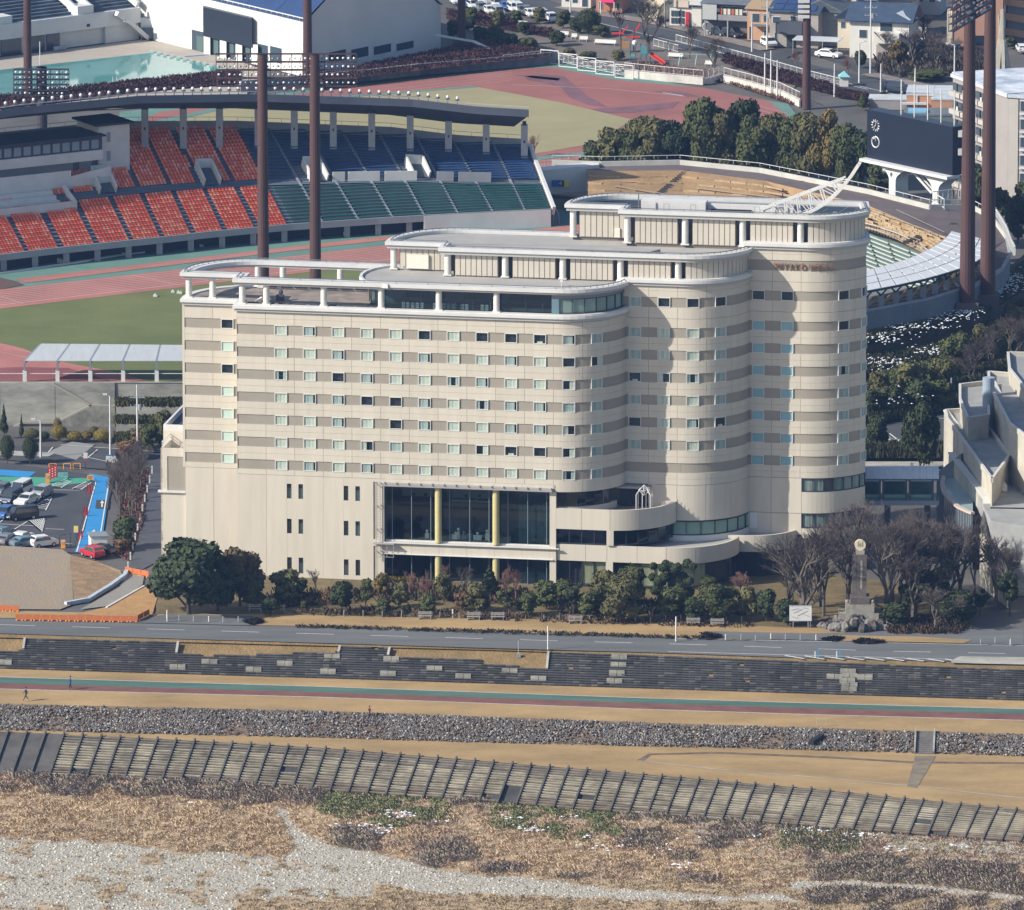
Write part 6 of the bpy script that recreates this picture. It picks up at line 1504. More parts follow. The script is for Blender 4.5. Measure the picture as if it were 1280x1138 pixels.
# maroon hedge slopes and the retaining wall by the practice track
HM = [mat('hedge_maroon',(.085,.036,.040)),mat('hedge_maroon_b',(.125,.06,.058)),mat('hedge_maroon_c',(.05,.028,.032))]
M_msoil = mat('hedge_bed',(.07,.035,.035),noise=.3,scale=.8)
def hedge(name,poly,z,n,m,label,cat='hedge',h=.4,soil=True,spread=.5,wd=.2,k=4):
    xs_ = [p[0] for p in poly]; ys_ = [p[1] for p in poly]; pts = []
    while len(pts) < n:
        x = random.uniform(min(xs_),max(xs_)); y = random.uniform(min(ys_),max(ys_))
        if inpoly(x,y,poly): P = G(x,y,z); pts.append((P[0],P[1],z))
    if soil:
        sheet('planting_bed',poly,z+.02,M_msoil,'dark soil below '+label)
    return blades(name,pts,h,spread,wd,k,m,label,cat)
hedge('maroon_hedge',[(-60,130),(0,120),(60,112),(272,90),(300,88),(300,104),(200,112),(0,136)],.3,2200,HM,'dark maroon clipped shrubs between pool and stand roof')
hedge('maroon_hedge',[(380,100),(400,92),(551,62),(600,50),(640,56),(690,66),(690,70),(560,84),(447,97),(380,104)],1.6,2400,HM,'dark maroon shrubs below the white swimming hall')
kw = thing('track_wall','grey retaining wall along the far edge of the practice track','wall',G(560,92,0))
for xa,ya,xb,yb in ((300,116,375,109),(375,109,463,101),(463,101,525,94),(525,94,600,88),(600,88,698,79)):
    mb = MB(); mb.wall([G(xa+.3,ya,0),G(xb-.3,yb,0)],1.95,.4); part(kw,'wall_panel',mb,mat('wall_pale',(.33,.34,.33),noise=.2,scale=.4) if xa == 463 else mat('wall_slate',(.19,.21,.24),noise=.25,scale=.4),world=True)
mb = MB(); A = [G(551,62,1.8),G(600,45,2.2),G(622,66,2.0)]
p,q,r = at_depth(545,44,1800),at_depth(592,52,1800),at_depth(622,66,1796); mb.beam(p,q,.5,.3); mb.beam(q,r,.5,.3); solo('roof_edge',mb,M_stw,'white curved roof edge of a low annex right of the hall','roof')
# practice track
sheet('track_apron',[(120,240),(150,140),(380,113),(640,85),(700,76),(830,102),(905,116),(985,130),(1010,160),(930,215),(640,240)],.03,M_rub,'green rubber surround of the practice track')
sheet('track',[(60,200),(200,140),(447,108),(640,86.5),(690,84),(770,100),(880,110),(960,126),(985,145),(960,200),(760,205),(500,230),(60,230)],.06,mat('practice_red',(.30,.125,.11),noise=.16,scale=.07),'red practice running track')
sheet('infield',[(100,190),(200,155),(300,132),(445,121),(597,109),(700,128),(792,150),(740,180),(676,191),(500,215),(150,230)],.10,mat('infield_straw',(.31,.28,.155),noise=.08,scale=.08,detail=7),'straw coloured grass infield of the practice track')
sheet('track_rim',[(100,182),(200,150),(300,128),(445,119),(595,107.6),(597,109),(445,121),(300,132),(200,155),(100,190)],.13,M_rub,'green strip round the straw infield')
sheet('track_rim',[(672,191),(740,182),(790,160),(830,150),(800,192),(740,199),(672,203)],.13,mat('practice_red',(.30,.125,.11)),'near bend of the practice track')
sheet('track_rim',[(668,196),(735,190),(800,176),(800,184),(736,194),(668,200.5)],.16,M_rub,'green strip beside the near bend')
M_trk_patch = mat('track_patch_dark',(.19,.10,.115),noise=.2,scale=.2)  # darker maroon for irregular patches of the track
for i,P_x in enumerate([[(655,96),(675,93),(705,95),(715,104),(735,121),(760,134),(735,131),(712,122),(700,108),(680,104),(660,100)],[(640,93),(668,95),(700,98),(698,101),(668,98)],[(735,137),(800,132),(850,127),(840,135),(790,141),(755,141)],[(815,114),(850,114),(880,122),(850,120)]]):
    sheet('track_patch',P_x,.09,M_trk_patch,['long','thin','near','right'][i]+' dark patch on the red practice track')
mb = MB(); pline(mb,(640,106),(760,111),.1,.15); pline(mb,(760,111),(858,121),.1,.15); pline(mb,(828,116),(854,120),.11,.4)
for k in range(5): pline(mb,(640,88+k*3),(450,108+k*4),.1,.07); pline(mb,(930,128+k*5),(985,142+k*5),.1,.1)
struct('track_marking',mb,mat('track_line',(.6,.5,.47)),'faint lane lines of the practice track')
# fences
def fence(label,pts,z,h,step,m=None,wallh=0.0,wm=None):
    P = [G(x,y,z) for x,y in pts]; t = thing('fence',label,'fence',P[0]); m = m or M_trim
    for p,q in zip(P,P[1:]):
        L = hypot(q[0]-p[0],q[1]-p[1]); n = max(1,int(L/step))
        if wallh: mb = MB(); mb.wall([p,q],wallh,.3); part(t,'base_wall',mb,wm or M_conc,world=True)
        for i in range(n):
            a,b = lerp(p,q,i/n),lerp(p,q,(i+1)/n); mb = MB(); z0 = z+wallh; mb.beam((*a[:2],z0),(*a[:2],z0+h),.09,.09,up=(0,1,0)); mb.beam((*a[:2],z0+h),(*b[:2],z0+h),.08,.08); mb.beam((*a[:2],z0+.15),(*b[:2],z0+.15),.06,.06)
            for j in range(1,7): r = lerp(a,b,j/7); mb.beam((*r[:2],z0+.15),(*r[:2],z0+h),.022,.022,up=(0,1,0))
            part(t,'fence_panel',mb,m,world=True)
    return t
M_wl = mat('wall_light',(.50,.49,.45),noise=.2,scale=.5)
fence('white mesh fence on the grey wall left of the goal frames',[(629,78),(690,71)],1.0,1.2,1.6)
fence('white mesh fence behind the goal frames',[(692,76),(735,86),(780,95)],.3,1.5,1.3)
fence('white fence on a pale low wall by the playground',[(781,97),(830,102),(879,106.5)],0,1.2,1.7,wallh=1.3,wm=M_wl)
fence('white fence at the recess beside the playground',[(879,105),(905,98)],.2,1.3,1.3,wallh=.8,wm=M_wl)
fence('white fence and pale wall along the practice track bend',[(905,103),(940,112),(975,122),(1000,134)],0,1.3,1.7,wallh=1.2,wm=M_wl)
fence('white roadside fence from the playground to the booth',[(845,52),(900,67),(960,83),(1010,97),(1050,107)],.1,1.2,1.7)
fence('white roadside fence near the bus stop sign',[(817,58),(848,66)],.1,1.3,1.3)
fence('white rail in front of the tree clump behind the bank',[(672,211),(700,207),(740,203)],.2,1.4,1.5)
# goal frames stored in a row
for i,x in enumerate((676,699,722,745,769)):
    y = 79+i*4.6; a = G(x,y,0); b = (a[0]+3.0,a[1]-1.6); bk = (a[0]+1.0,a[1]+4.2); b2 = (bk[0]+3.0,bk[1]-1.6)
    g_ = thing('goal_frame',['first','second','third','fourth','last'][i]+' white goal frame from the left in the stored row','goal',a,group='stored goal frames')
    mb = MB(); H = 2.3
    mb.tube((a[0],a[1],0),(a[0],a[1],H),.09,n=6); mb.tube((b[0],b[1],0),(b[0],b[1],H),.09,n=6); mb.tube((a[0],a[1],H),(b[0],b[1],H),.09,n=6); part(g_,'front_frame',mb,M_trim,world=True)
    mb = MB()
    for p_,q_ in (((*a[:2],H),(*bk,.8)),((*bk,.8),(*bk,0)),((*b,H),(*b2,.8)),((*b2,.8),(*b2,0)),((*bk,.8),(*b2,.8)),((*a[:2],.08),(*bk,.08)),((*b,.08),(*b2,.08)),((*bk,.08),(*b2,.08)),((*a[:2],.08),(*b,.08))): mb.tube(p_,q_,.08,n=6)
    part(g_,'back_stay',mb,M_trim,world=True)
# streets
def street(pts,wd,label,m=None,z=.04,name='street'): return ribbon(name,pts,z,wd,m or M_asph2,label)
street([(560,-30),(640,-2),(720,22),(800,40),(860,52),(930,70),(1000,88),(1060,101),(1130,118),(1220,142),(1400,190)],9.5,'dark town street behind the practice track')
street([(960,74),(1000,62),(1060,75),(1110,98)],5,'side street curving to the houses',z=.045)
street([(700,8),(840,32),(960,62)],3.2,'pale pavement along the far side of the street',m=mat('pave_tan',(.24,.21,.19),noise=.2,scale=.3),z=.05,name='pavement')
street([(1085,92),(1140,104),(1230,124)],3.0,'gravelly verge below the scrub slope',m=mat('pave_tan',(.24,.21,.19)),z=.05,name='pavement')
mb = MB()
for a,b in (((700,17),(860,56)),((860,56),(1130,121)),((960,82),(1085,112))): pline(mb,a,b,.06,.18)
struct('road_marking',mb,M_white,'white edge lines of the town street')
sheet('playground_ground',[(600,60),(690,25),(800,46),(905,72),(1000,102),(985,118),(905,92),(878,94),(700,72)],.03,mat('park_dust',(.20,.175,.15),col2=(.14,.12,.10),scale=.2),'dusty ground of the small park')
hedge('maroon_hedge',[(905,66),(960,82),(1042,106),(1042,118),(960,98),(905,78)],.2,1300,HM,'maroon roadside hedge between park and street')
hedge('maroon_hedge',[(1046,112),(1084,118),(1083,126),(1046,121)],.2,500,HM,'maroon hedge beside the blue roofed booth')
hedge('rusty_shrubs',[(790,78),(905,92),(985,110),(1010,128),(990,130),(905,102),(790,88)],.2,900,[mat('rust_shrub',(.26,.12,.09)),mat('rust_shrub_b',(.2,.13,.1))],'thin rusty shrubs behind the white fence')
hedge('maroon_hedge',[(560,12),(600,20),(700,42),(700,50),(640,38),(560,24)],.1,700,HM,'maroon hedge strip along the car park')
# --- houses -----------------------------------------------------------
def wallm(n,c_): return mat('house_'+n,c_,noise=.06,scale=.4)
def house(label,cat,px,py,w_,d,h,rz,wc,rc,roof='gable',rh=1.8,wins=(),extra=None,ridge='x',eave=.4):
    """px,py is the near left corner of the footprint on the ground; wins: (u, z, w, h) on the front, negative u index marks the right side"""
    P = G(px,py,0); t = thing('house' if cat == 'house' else cat.replace(' ','_'),label,cat,P,rz)
    mb = MB(); mb.box(0,w_,0,d,0,h); wl = part(t,'wall',mb,wc)
    e = eave; mb = MB()
    if roof == 'flat': mb.box(-.1,w_+.1,-.1,d+.1,h,h+.25); mb.box(.2,w_-.2,.2,d-.2,h+.24,h+.26)
    elif roof == 'shed': mb.add([(-e,-e,h),(w_+e,-e,h),(w_+e,d+e,h+rh),(-e,d+e,h+rh),(-e,-e,h+.15),(w_+e,-e,h+.15),(w_+e,d+e,h+rh+.15),(-e,d+e,h+rh+.15)],[(3,2,1,0),(4,5,6,7),(0,1,5,4),(1,2,6,5),(2,3,7,6),(3,0,4,7)])
    elif roof == 'gable':
        if ridge == 'x': q = [(-e,-e,h-.1),(w_+e,-e,h-.1),(w_+e,d+e,h-.1),(-e,d+e,h-.1),(-e,d/2,h+rh),(w_+e,d/2,h+rh)]; F_ = [(0,1,5,4),(2,3,4,5),(0,4,3),(1,2,5),(3,2,1,0)]
        else: q = [(-e,-e,h-.1),(w_+e,-e,h-.1),(w_+e,d+e,h-.1),(-e,d+e,h-.1),(w_/2,-e,h+rh),(w_/2,d+e,h+rh)]; F_ = [(0,4,5,3),(1,2,5,4),(0,1,4),(2,3,5),(3,2,1,0)]
        mb.add(q,F_); mb.add([(x,y,z+.14) for x,y,z in q],F_[:4])
    else:
        mb.add([(-e,-e,h),(w_+e,-e,h),(w_+e,d+e,h),(-e,d+e,h),(w_*.35,d/2,h+rh),(w_*.65,d/2,h+rh)],[(0,1,5,4),(1,2,5),(2,3,4,5),(3,0,4),(3,2,1,0)])
    part(t,'roof',mb,rc)
    for (u,z,ww,hh,*s_) in wins:
        side = s_[0] if s_ else 'f'; mb = MB()
        if side == 'f': mb.box(u,u+ww,-.06,.02,z,z+hh); o = part(t,'window',mb,M_trim if ww > .5 else M_alud); mb = MB(); mb.box(u+.07,u+ww-.07,-.09,-.05,z+.07,z+hh-.07)
        elif side == 'r': mb.box(w_-.02,w_+.06,u,u+ww,z,z+hh); o = part(t,'window',mb,M_trim); mb = MB(); mb.box(w_+.05,w_+.09,u+.07,u+ww-.07,z+.07,z+hh-.07)
        else: mb.box(-.06,.02,u,u+ww,z,z+hh); o = part(t,'window',mb,M_trim); mb = MB(); mb.box(-.09,-.05,u+.07,u+ww-.07,z+.07,z+hh-.07)
        link('pane',mb.mesh('pane',M_gl),o)
    if extra: extra(t)
    return t
def px_(name,m,*b):
    def f(t):
        mb = MB()
        for q in b: mb.box(*q)
        part(t,name,mb,m)
    return f
def many(*fs):
    def f(t):
        for q in fs: q(t)
    return f
WH_ = wallm('white',(.62,.61,.57)); CR_ = wallm('cream',(.58,.52,.42)); GR_ = wallm('grey',(.26,.26,.27)); BR_ = wallm('brick',(.42,.20,.13)); OR_ = wallm('tan',(.50,.30,.19)); DG_ = wallm('charcoal',(.07,.08,.10)); TP_ = wallm('taupe',(.33,.30,.28))
RN_ = mat('roof_navy',(.05,.075,.12),noise=.15,scale=.8,rough=.5); RG_ = mat('roof_slate',(.14,.16,.18),noise=.15,scale=.8); RW_ = mat('roof_light',(.50,.53,.56),noise=.1,scale=.5)
A8 = radians(-14)
house('white shop front cut by the top edge with small dark windows','shop',702,9,5.2,6,4.5,A8,WH_,RG_,'flat',wins=((.6,1.0,.8,1.0),(1.9,.8,1.0,1.2),(3.6,.2,1.1,2.0)))
house('dark brick shop with a bright pink awning at the top edge','shop',745,15,4.6,6,5.5,A8,BR_,RG_,'flat',wins=((.5,.4,.7,1.5),(3.6,.4,.7,1.4)),extra=many(px_('awning',mat('awning_pink',(.75,.06,.20)),(1.1,3.4,-1.1,0,1.9,3.2)),px_('porch_post',M_trim,(1.0,1.15,-1.2,-1.05,0,2),(3.4,3.55,-1.2,-1.05,0,2))))
house('small cream kiosk with a pointed roof behind the large bare tree','kiosk',806,22,1.9,2.2,2.0,A8,CR_,mat('roof_cream',(.55,.47,.34)),'gable',rh=1.1,ridge='y')
house('narrow cream garden house right of the large bare tree','house',815,26,1.4,4,2.6,radians(-40),CR_,mat('roof_cream',(.55,.47,.34)),'gable',rh=.9)
def lattice(t):
    for u in range(4):
        for k in range(2): mb = MB(); mb.box(.3+u*.62,.75+u*.62,-.12,-.02,.4+k*1.25,1.4+k*1.25); part(t,'lattice_pane',mb,M_gl)
    mb = MB(); mb.box(2.9,3.5,-.3,.1,.1,2.5); part(t,'vending_machine',mb,mat('vending_red',(.5,.03,.04)))
    mb = MB(); mb.box(.8,3.4,-.4,.1,3.3,4.5); part(t,'sign_board',mb,mat('board_cream',(.6,.5,.4)))
    mb = MB(); mb.box(3.6,5.6,-.5,-.2,3.8,4.4); part(t,'sign_board',mb,M_trim)
house('white lattice windowed shop with a red vending machine by the street','shop',837,32,5.6,5,3.2,A8,WH_,RG_,'flat',extra=lattice)
t = thing('tyre_ring','white ring shaped sign on a stand beside the lattice shop','sign',G(884,44,0)); mb = MB(); p = G(884,44,0)
for k in range(12): a,b = 2*pi*k/12,2*pi*(k+1)/12; mb.tube((p[0]+.75*cos(a),p[1],1.5+.75*sin(a)),(p[0]+.75*cos(b),p[1],1.5+.75*sin(b)),.12,n=5)
mb.tube((p[0],p[1],0),(p[0],p[1],.75),.08,n=5); part(t,'ring',mb,M_trim,world=True)
def balcony(t):
    mb = MB(); mb.box(-.3,8.2,-1.4,0,2.9,3.0); mb.box(-.3,8.2,-1.45,-1.35,3.0,3.9); part(t,'balcony',mb,GR_)
    mb = MB(); mb.box(-.3,2.2,-1.6,-1.5,3.0,5.6); part(t,'glazed_screen',mb,mat('screen_pale',(.42,.44,.42)))
    for i in range(6): mb = MB(); mb.box(2.6+i*.7,3.1+i*.7,-1.1,-1.0,3.9,4.9); part(t,'laundry',mb,mat('laundry_white',(.6,.57,.5)) if i % 3 else mat('laundry_red',(.45,.12,.06)))
    for x in (0,4,8): mb = MB(); mb.box(x,x+.2,-1.4,-1.2,0,2.9); part(t,'post',mb,M_stg)
house('grey roofed house with laundry on its long balcony over a carport','house',883,44,8.0,6,5.6,radians(-16),wallm('shade',(.13,.13,.14)),RG_,'shed',rh=1.0,wins=((2.6,3.4,4.5,1.8),),extra=balcony,eave=.9)
house('orange brown two storey house beside the balcony house','house',934,50,5.0,6,5.4,radians(-16),OR_,mat('roof_tan',(.40,.28,.17)),'shed',rh=.8,wins=((.6,3.1,1.6,1.6),(2.8,3.2,.9,1.5),(.4,.2,.5,2.1),(2.9,.4,.7,1.4)),extra=px_('porch_roof',RG_,(1.2,4.6,-1.2,0,2.6,2.8)))
def solarroof(t):
    for i in range(4):
        for j in range(2): mb = MB(); mb.add([(.4+i*1.9,.2+j*2.2,6.32+.62*j+.1),(2.2+i*1.9,.2+j*2.2,6.32+.62*j+.1),(2.2+i*1.9,2.2+j*2.2,6.9+.62*j+.1),(.4+i*1.9,2.2+j*2.2,6.9+.62*j+.1)],[(0,1,2,3)]); part(t,'solar_panel',mb,M_solar)
house('pale house with a blue solar roof and black garage box','house',962,58,8.5,7,6.0,radians(-16),TP_,RN_,'shed',rh=2.2,wins=((.5,4.0,1.4,1.2),(3.6,4.2,1.2,1.2),(.8,.3,.6,2.2)),extra=many(solarroof,px_('garage_box',DG_,(1.6,6.2,-2.2,.0,2.6,4.6)),px_('door',M_alud,(3.0,4.6,-.1,.0,0,2.4))))
house('grey walled house with paired narrow windows behind the navy mast','house',998,56,7.5,7,6.0,radians(-16),GR_,RG_,'gable',rh=1.8,ridge='y',wins=((1.6,3.6,.6,1.3),(2.6,3.6,.6,1.3),(.3,1.0,.4,1.4),(2.4,.6,.4,1.4)))
house('flat dark garage with a charcoal side wall','garage',1024,52,5.2,5,3.8,radians(-10),DG_,RG_,'flat')
def carport(t):
    mb = MB(); mb.box(0,8,0,4,2.4,2.55); part(t,'roof_sheet',mb,RW_)
    for x in (.1,2.7,5.2,7.8): mb = MB(); mb.box(x,x+.1,0,.1,0,2.4); part(t,'post',mb,M_stg)
t = thing('carport','pale flat carport roof in front of the grey houses','carport',G(990,68,0),radians(-14)); carport(t)
def bigwhite(t):
    mb = MB(); mb.box(4.4,8.8,-1.5,0,2.9,4.6); part(t,'balcony',mb,WH_)
    mb = MB(); mb.add([(7.9,.3,7.6),(10.4,-.6,6.6),(11.4,2.2,6.6),(8.9,3.1,7.9)],[(0,1,2,3)]); mb.v = [(x,y,z+.25) for x,y,z in mb.v]; part(t,'snow_sheet',mb,M_snow)
    mb = MB(); mb.box(4.6,8.6,-.1,.0,.3,2.4); part(t,'garden_door',mb,TP_)
house('large white house with wide navy roofs and snow on one corner','house',1062,72,10.2,8,6.4,radians(-14),WH_,RN_,'gable',rh=2.4,ridge='x',wins=((1.6,3.4,1.4,1.5),(5.2,4.7,2.2,1.5),(8.9,.8,.8,1.6),(2.2,1.0,2.0,1.3,'r')),extra=bigwhite,eave=.8)
house('cream wing with a navy roof left of the large white house','house',1047,60,6,8,5.2,radians(-14),CR_,RN_,'gable',rh=2.6,ridge='y',wins=((.5,3.4,.9,1.2),(3.3,1.6,1.0,1.4)),eave=.7)
house('tall beige house with one slit window and dark roof','house',1097,47,6.0,7,6.6,radians(-12),wallm('beige',(.40,.37,.32)),RN_,'gable',rh=1.7,wins=((2.4,4.2,.5,1.2),))
house('navy solar roofed house cut by the top edge','house',1064,27,7,7,5.8,radians(-14),CR_,M_solar,'gable',rh=2.2,wins=((.8,3.5,1.2,1.1),(4,3.5,1.2,1.1)))
house('slim orange house at the top edge behind the grey roofs','house',1046,18,3.2,5,7,radians(-14),OR_,RG_,'flat',wins=((1.0,4.0,.9,1.2),))
house('dark timber house at the top edge','house',1000,22,6,6,6.5,radians(-14),TP_,RG_,'gable',wins=((1.0,3.8,1.3,1.1),(3.6,3.8,1.3,1.1)))
house('grey tiled house at the top edge behind the mast lamps','house',1140,18,5,6,4.6,radians(-12),wallm('pale',(.42,.43,.45)),RW_,'hip',wins=((.8,2.2,1.2,1.1),(2.9,2.2,1.2,1.1)))
house('brown roofed low house behind the orange house','house',925,22,7,6,4.4,radians(-16),TP_,mat('roof_rust',(.22,.13,.09)),'gable',wins=((1.0,2.4,1.2,1.1),(4.2,2.4,1.2,1.1)))
house('pale low house at the top edge above the lattice shop','house',860,4,8,6,4.4,radians(-16),WH_,RG_,'hip',wins=((1.0,2.0,1.2,1.1),(4.2,2.0,1.2,1.1)))
house('small cream shed in the garden behind the scrub','shed',1141,48,2.3,2.2,1.7,radians(-6),wallm('shed',(.50,.47,.38)),RW_,'flat')
t = thing('greenhouse','long low greenhouse with a snow covered top','greenhouse',G(1129,58,0)); mb = MB(); p = G(1129,58,0); mb.box(p[0],p[0]+3.8,p[1],p[1]+1.8,0,.8); part(t,'frame',mb,DG_,world=True); mb = MB(); mb.box(p[0],p[0]+3.8,p[1]-.1,p[1]+1.9,.8,1.1); part(t,'snow_cover',mb,M_snow,world=True)
def brickapt(t):
    mb = MB(); mb.box(3.0,5.8,-.1,.3,.2,1.9); part(t,'dark_opening',mb,mat('board_black',(.022,.03,.045)))
    for x in (-.15,7.8): mb = MB(); mb.box(x,x+.2,-.15,0,0,5.5); part(t,'downpipe',mb,CR_)
    mb = MB(); mb.box(-.9,0,.2,5,0,5.6); part(t,'cream_stair',mb,CR_)
house('salmon brick apartment block behind the twin masts','apartment block',1190,58,8.6,10,9.5,radians(-4),wallm('salmon',(.45,.26,.19)),RG_,'flat',wins=((.9,4.7,.9,.9),),extra=brickapt)
def stairs2(t):
    for k in range(3): mb = MB(); mb.add([(-.5,-1.2,1.5+k*2.6),(7,-1.2,.2+k*2.6),(7,-1.2,1.4+k*2.6),(-.5,-1.2,2.7+k*2.6)],[(0,1,2,3)]); mb.add([(-.5,-1.0,1.5+k*2.6),(7,-1.0,.2+k*2.6),(7,-1.0,1.4+k*2.6),(-.5,-1.0,2.7+k*2.6)],[(3,2,1,0)]); part(t,'stair_flight',mb,OR_)
house('brown building with slanting outside stairs at the right edge','apartment block',1259,53,9,8,9,radians(0),GR_,RG_,'flat',extra=stairs2)
# monument cone
cn2 = thing('spire_monument','pale tapering concrete spire of upright fins at the right edge','monument',G(1252,96,0)); p = G(1252,96,0); mz = at_depth(1252,12,p[1])[2]
for k in range(8):
    a = 2*pi*k/8+.2; mb = MB(); mb.beam((p[0]+1.45*cos(a),p[1]+1.45*sin(a),0),(p[0]+.45*cos(a),p[1]+.45*sin(a),mz*.55),.55,.3,up=(0,1,0)); mb.beam((p[0]+.45*cos(a),p[1]+.45*sin(a),mz*.55),(p[0]+.12*cos(a),p[1]+.12*sin(a),mz),.3,.2,up=(0,1,0)); part(cn2,'fin',mb,mat('spire_conc',(.50,.47,.40),noise=.1,scale=1),world=True)
mb = MB(); mb.tube((p[0],p[1],0),(p[0],p[1],mz*.75),.95,.1,n=8); part(cn2,'core',mb,mat('spire_core',(.28,.27,.25)),world=True)
# brick hall with white roofs,right,and the low blue roofed shed
def rooftop(t):
    mb = MB(); mb.box(-.1,8,-.1,7,4.6,5.1); part(t,'fascia',mb,RW_)
    for x in (1.6,4.8): mb = MB(); mb.box(x,x+.18,-.2,0,0,4.6); part(t,'downpipe',mb,M_trim)
    mb = MB(); mb.box(-.8,3.3,-.9,0,3.2,3.5); part(t,'balcony',mb,RW_)
house('orange brick building with a snowy white flat roof behind the scoreboard','building',1133,154,4.2,6,4.9,radians(-5),wallm('orange',(.46,.25,.15)),RW_,'flat',wins=((.3,1.2,2.0,1.4),),extra=rooftop)
house('right wing of the orange brick building with a pale blue roof','building',1164,157,4.2,7,4.2,radians(-5),wallm('orange',(.46,.25,.15)),mat('roof_paleblue',(.42,.48,.55),noise=.15,scale=1),'flat',extra=px_('roof_hatch',RW_,(.3,3.8,.5,6.5,4.4,5.3)))
house('low grey shed with a pale flat roof left of the brick building','shed',1086,137,6.2,4,1.6,radians(-5),GR_,RW_,'flat')
house('dark green shed with a light blue panel behind the scoreboard','shed',1130,172,8.6,6,3.6,radians(-3),wallm('green',(.13,.17,.16)),RG_,'flat',extra=px_('skylight',mat('skylight_blue',(.20,.42,.58)),(.6,3.6,.4,3.6,3.9,4.2)))
# apartment building at the right edge
ap = thing('apartment_building','five storey grey apartment building with snow on its roof at the right edge','apartment building',G(1192,232,0))
C0,C1,C2,C3 = G(1192,236,0),G(1256,262,0),G(1420,262,0),G(1330,200,0)
# stepped corners: facade A faces front-left,facade B faces front
ztp = at_depth(1225,110,G(1225,250,0)[1])[2]
fA0,fA1 = Vector(G(1190,235,0)),Vector(G(1259,262,0)); dA = (fA1-fA0); LA = dA.length; dA.normalize(); nA_ = Vector((-dA.y,dA.x,0))
rzA = atan2(dA.y,dA.x); ap.location = fA0; ap.rotation_euler = (0,0,rzA)
HT = at_depth(1259,122,fA1.y)[2]; FLH = HT/6.2
mb = MB(); mb.box(0,LA,0,10,0,HT); part(ap,'wall',mb,wallm('ash',(.30,.28,.27)))
mb = MB(); mb.box(-.2,LA+.2,-.35,10,HT,HT+.55); part(ap,'roof_rim',mb,RW_)
mb = MB(); mb.prism([(-1.2,.4),(LA,-.2),(LA,12),(0,14)],HT+.05,HT+.6); part(ap,'roof_slab',mb,mat('roof_snowy',(.32,.38,.46),col2=(.72,.75,.80),scale=.25))
for k in range(6):
    z = k*FLH+.6
    for u in (.5,2.4,4.6,6.7,8.8,10.9,13.0):
        if u+2.2 > LA: break
        mb = MB(); mb.box(u,u+1.5,-.25,.05,z+.9,z+FLH*.72); o = part(ap,'window',mb,M_alud)
        mb = MB(); mb.box(u+.1,u+1.4,-.3,-.24,z+1.0,z+FLH*.68); link('pane',mb.mesh('pane',M_gl),o)
        mb = MB(); mb.box(u-.1,u+1.7,-.9,-.2,z+.1,z+.85); part(ap,'balcony',mb,wallm('ashlight',(.42,.40,.37)))
        if (k+int(u)) % 3 == 0: mb = MB(); mb.box(u+.3,u+.8,-.7,-.6,z+.8,z+1.5); part(ap,'laundry',mb,mat('laundry_white',(.6,.57,.5)))
g1,g0_ = G(1400,272,0),G(1259,262,0); wb = atan2(g1[1]-g0_[1],g1[0]-g0_[0])-rzA; we = Vector((cos(wb),sin(wb),0)); wn = Vector((-sin(wb),cos(wb),0))
def WP(t_,o_): v = Vector((LA,0,0))+we*t_+wn*o_; return (v.x,v.y)
mb = MB(); mb.prism([WP(0,0),WP(20,0),WP(20,14),WP(0,14)],0,HT); part(ap,'wing',mb,wallm('ash',(.30,.28,.27)))
mb = MB(); mb.prism([WP(-.2,-.3),WP(20,-.3),WP(20,14),WP(-.2,14)],HT+.02,HT+.55); part(ap,'roof_slab',mb,mat('roof_snowy',(.32,.38,.46)))
mb = MB(); mb.prism([WP(.1,-.15),WP(1.7,-.15),WP(1.7,0),WP(.1,0)],0,HT-.2); part(ap,'corner_pier',mb,wallm('ashlight',(.42,.40,.37)))
for k in range(6):
    z = k*FLH+.9
    for t_ in (2.1,6.0,9.9,13.8):
        mb = MB(); mb.prism([WP(t_,-.1),WP(t_+1.9,-.1),WP(t_+1.9,.1),WP(t_,.1)],z+.6,z+2.0); part(ap,'window',mb,M_gl)
        mb = MB(); mb.prism([WP(t_-.1,-.5),WP(t_+2,-.5),WP(t_+2,0),WP(t_-.1,0)],z,z+.3); part(ap,'window_ledge',mb,RW_)
        mb = MB(); mb.prism([WP(t_-.1,-.3),WP(t_+2,-.3),WP(t_+2,0),WP(t_-.1,0)],z+2.15,z+2.35); part(ap,'window_hood',mb,RW_)
# street lamps,poles
def lamp(label,x,y,h,kind='lamp',col=None,arm=-1.0):
    P = G(x,y,0); t = thing('street_lamp' if kind == 'lamp' else 'utility_pole',label,'street lamp' if kind == 'lamp' else 'pole',P); m = col or M_stw
    mb = MB(); mb.tube((0,0,0),(0,0,h),.16,.1,n=8); part(t,'post',mb,m)
    if kind == 'lamp': mb = MB(); mb.tube((0,0,h),(arm,0,h+.3),.08,n=6); mb.box(arm-.5,arm+.1,-.15,.15,h+.2,h+.4); part(t,'lamp_head',mb,M_trim)
    elif kind == 'wire':
        mb = MB()
        for k in range(3): mb.box(-1.1,1.1,-.06,.06,h-.6-k*1.3,h-.48-k*1.3)
        for k in range(3):
            for u in (-.9,-.3,.3,.9): mb.box(u-.06,u+.06,-.06,.06,h-.48-k*1.3,h-.2-k*1.3)
        mb.tube((.35,0,h-3.6),(.35,0,h-2.8),.25,n=7); part(t,'crossarm',mb,M_stg)
    return t
lamp('white street lamp in front of the orange house',940,65,6.6); lamp('curved white street lamp left of the white house',1074,104,6.8,arm=1.2)
lamp('white lamp post beside the small white car on the right slope',1193,104,6.4,arm=-1.0); lamp('tall pole in front of the white house',1088,92,13,'wire'); lamp('utility pole left of the solar roof',959,62,9,'wire')
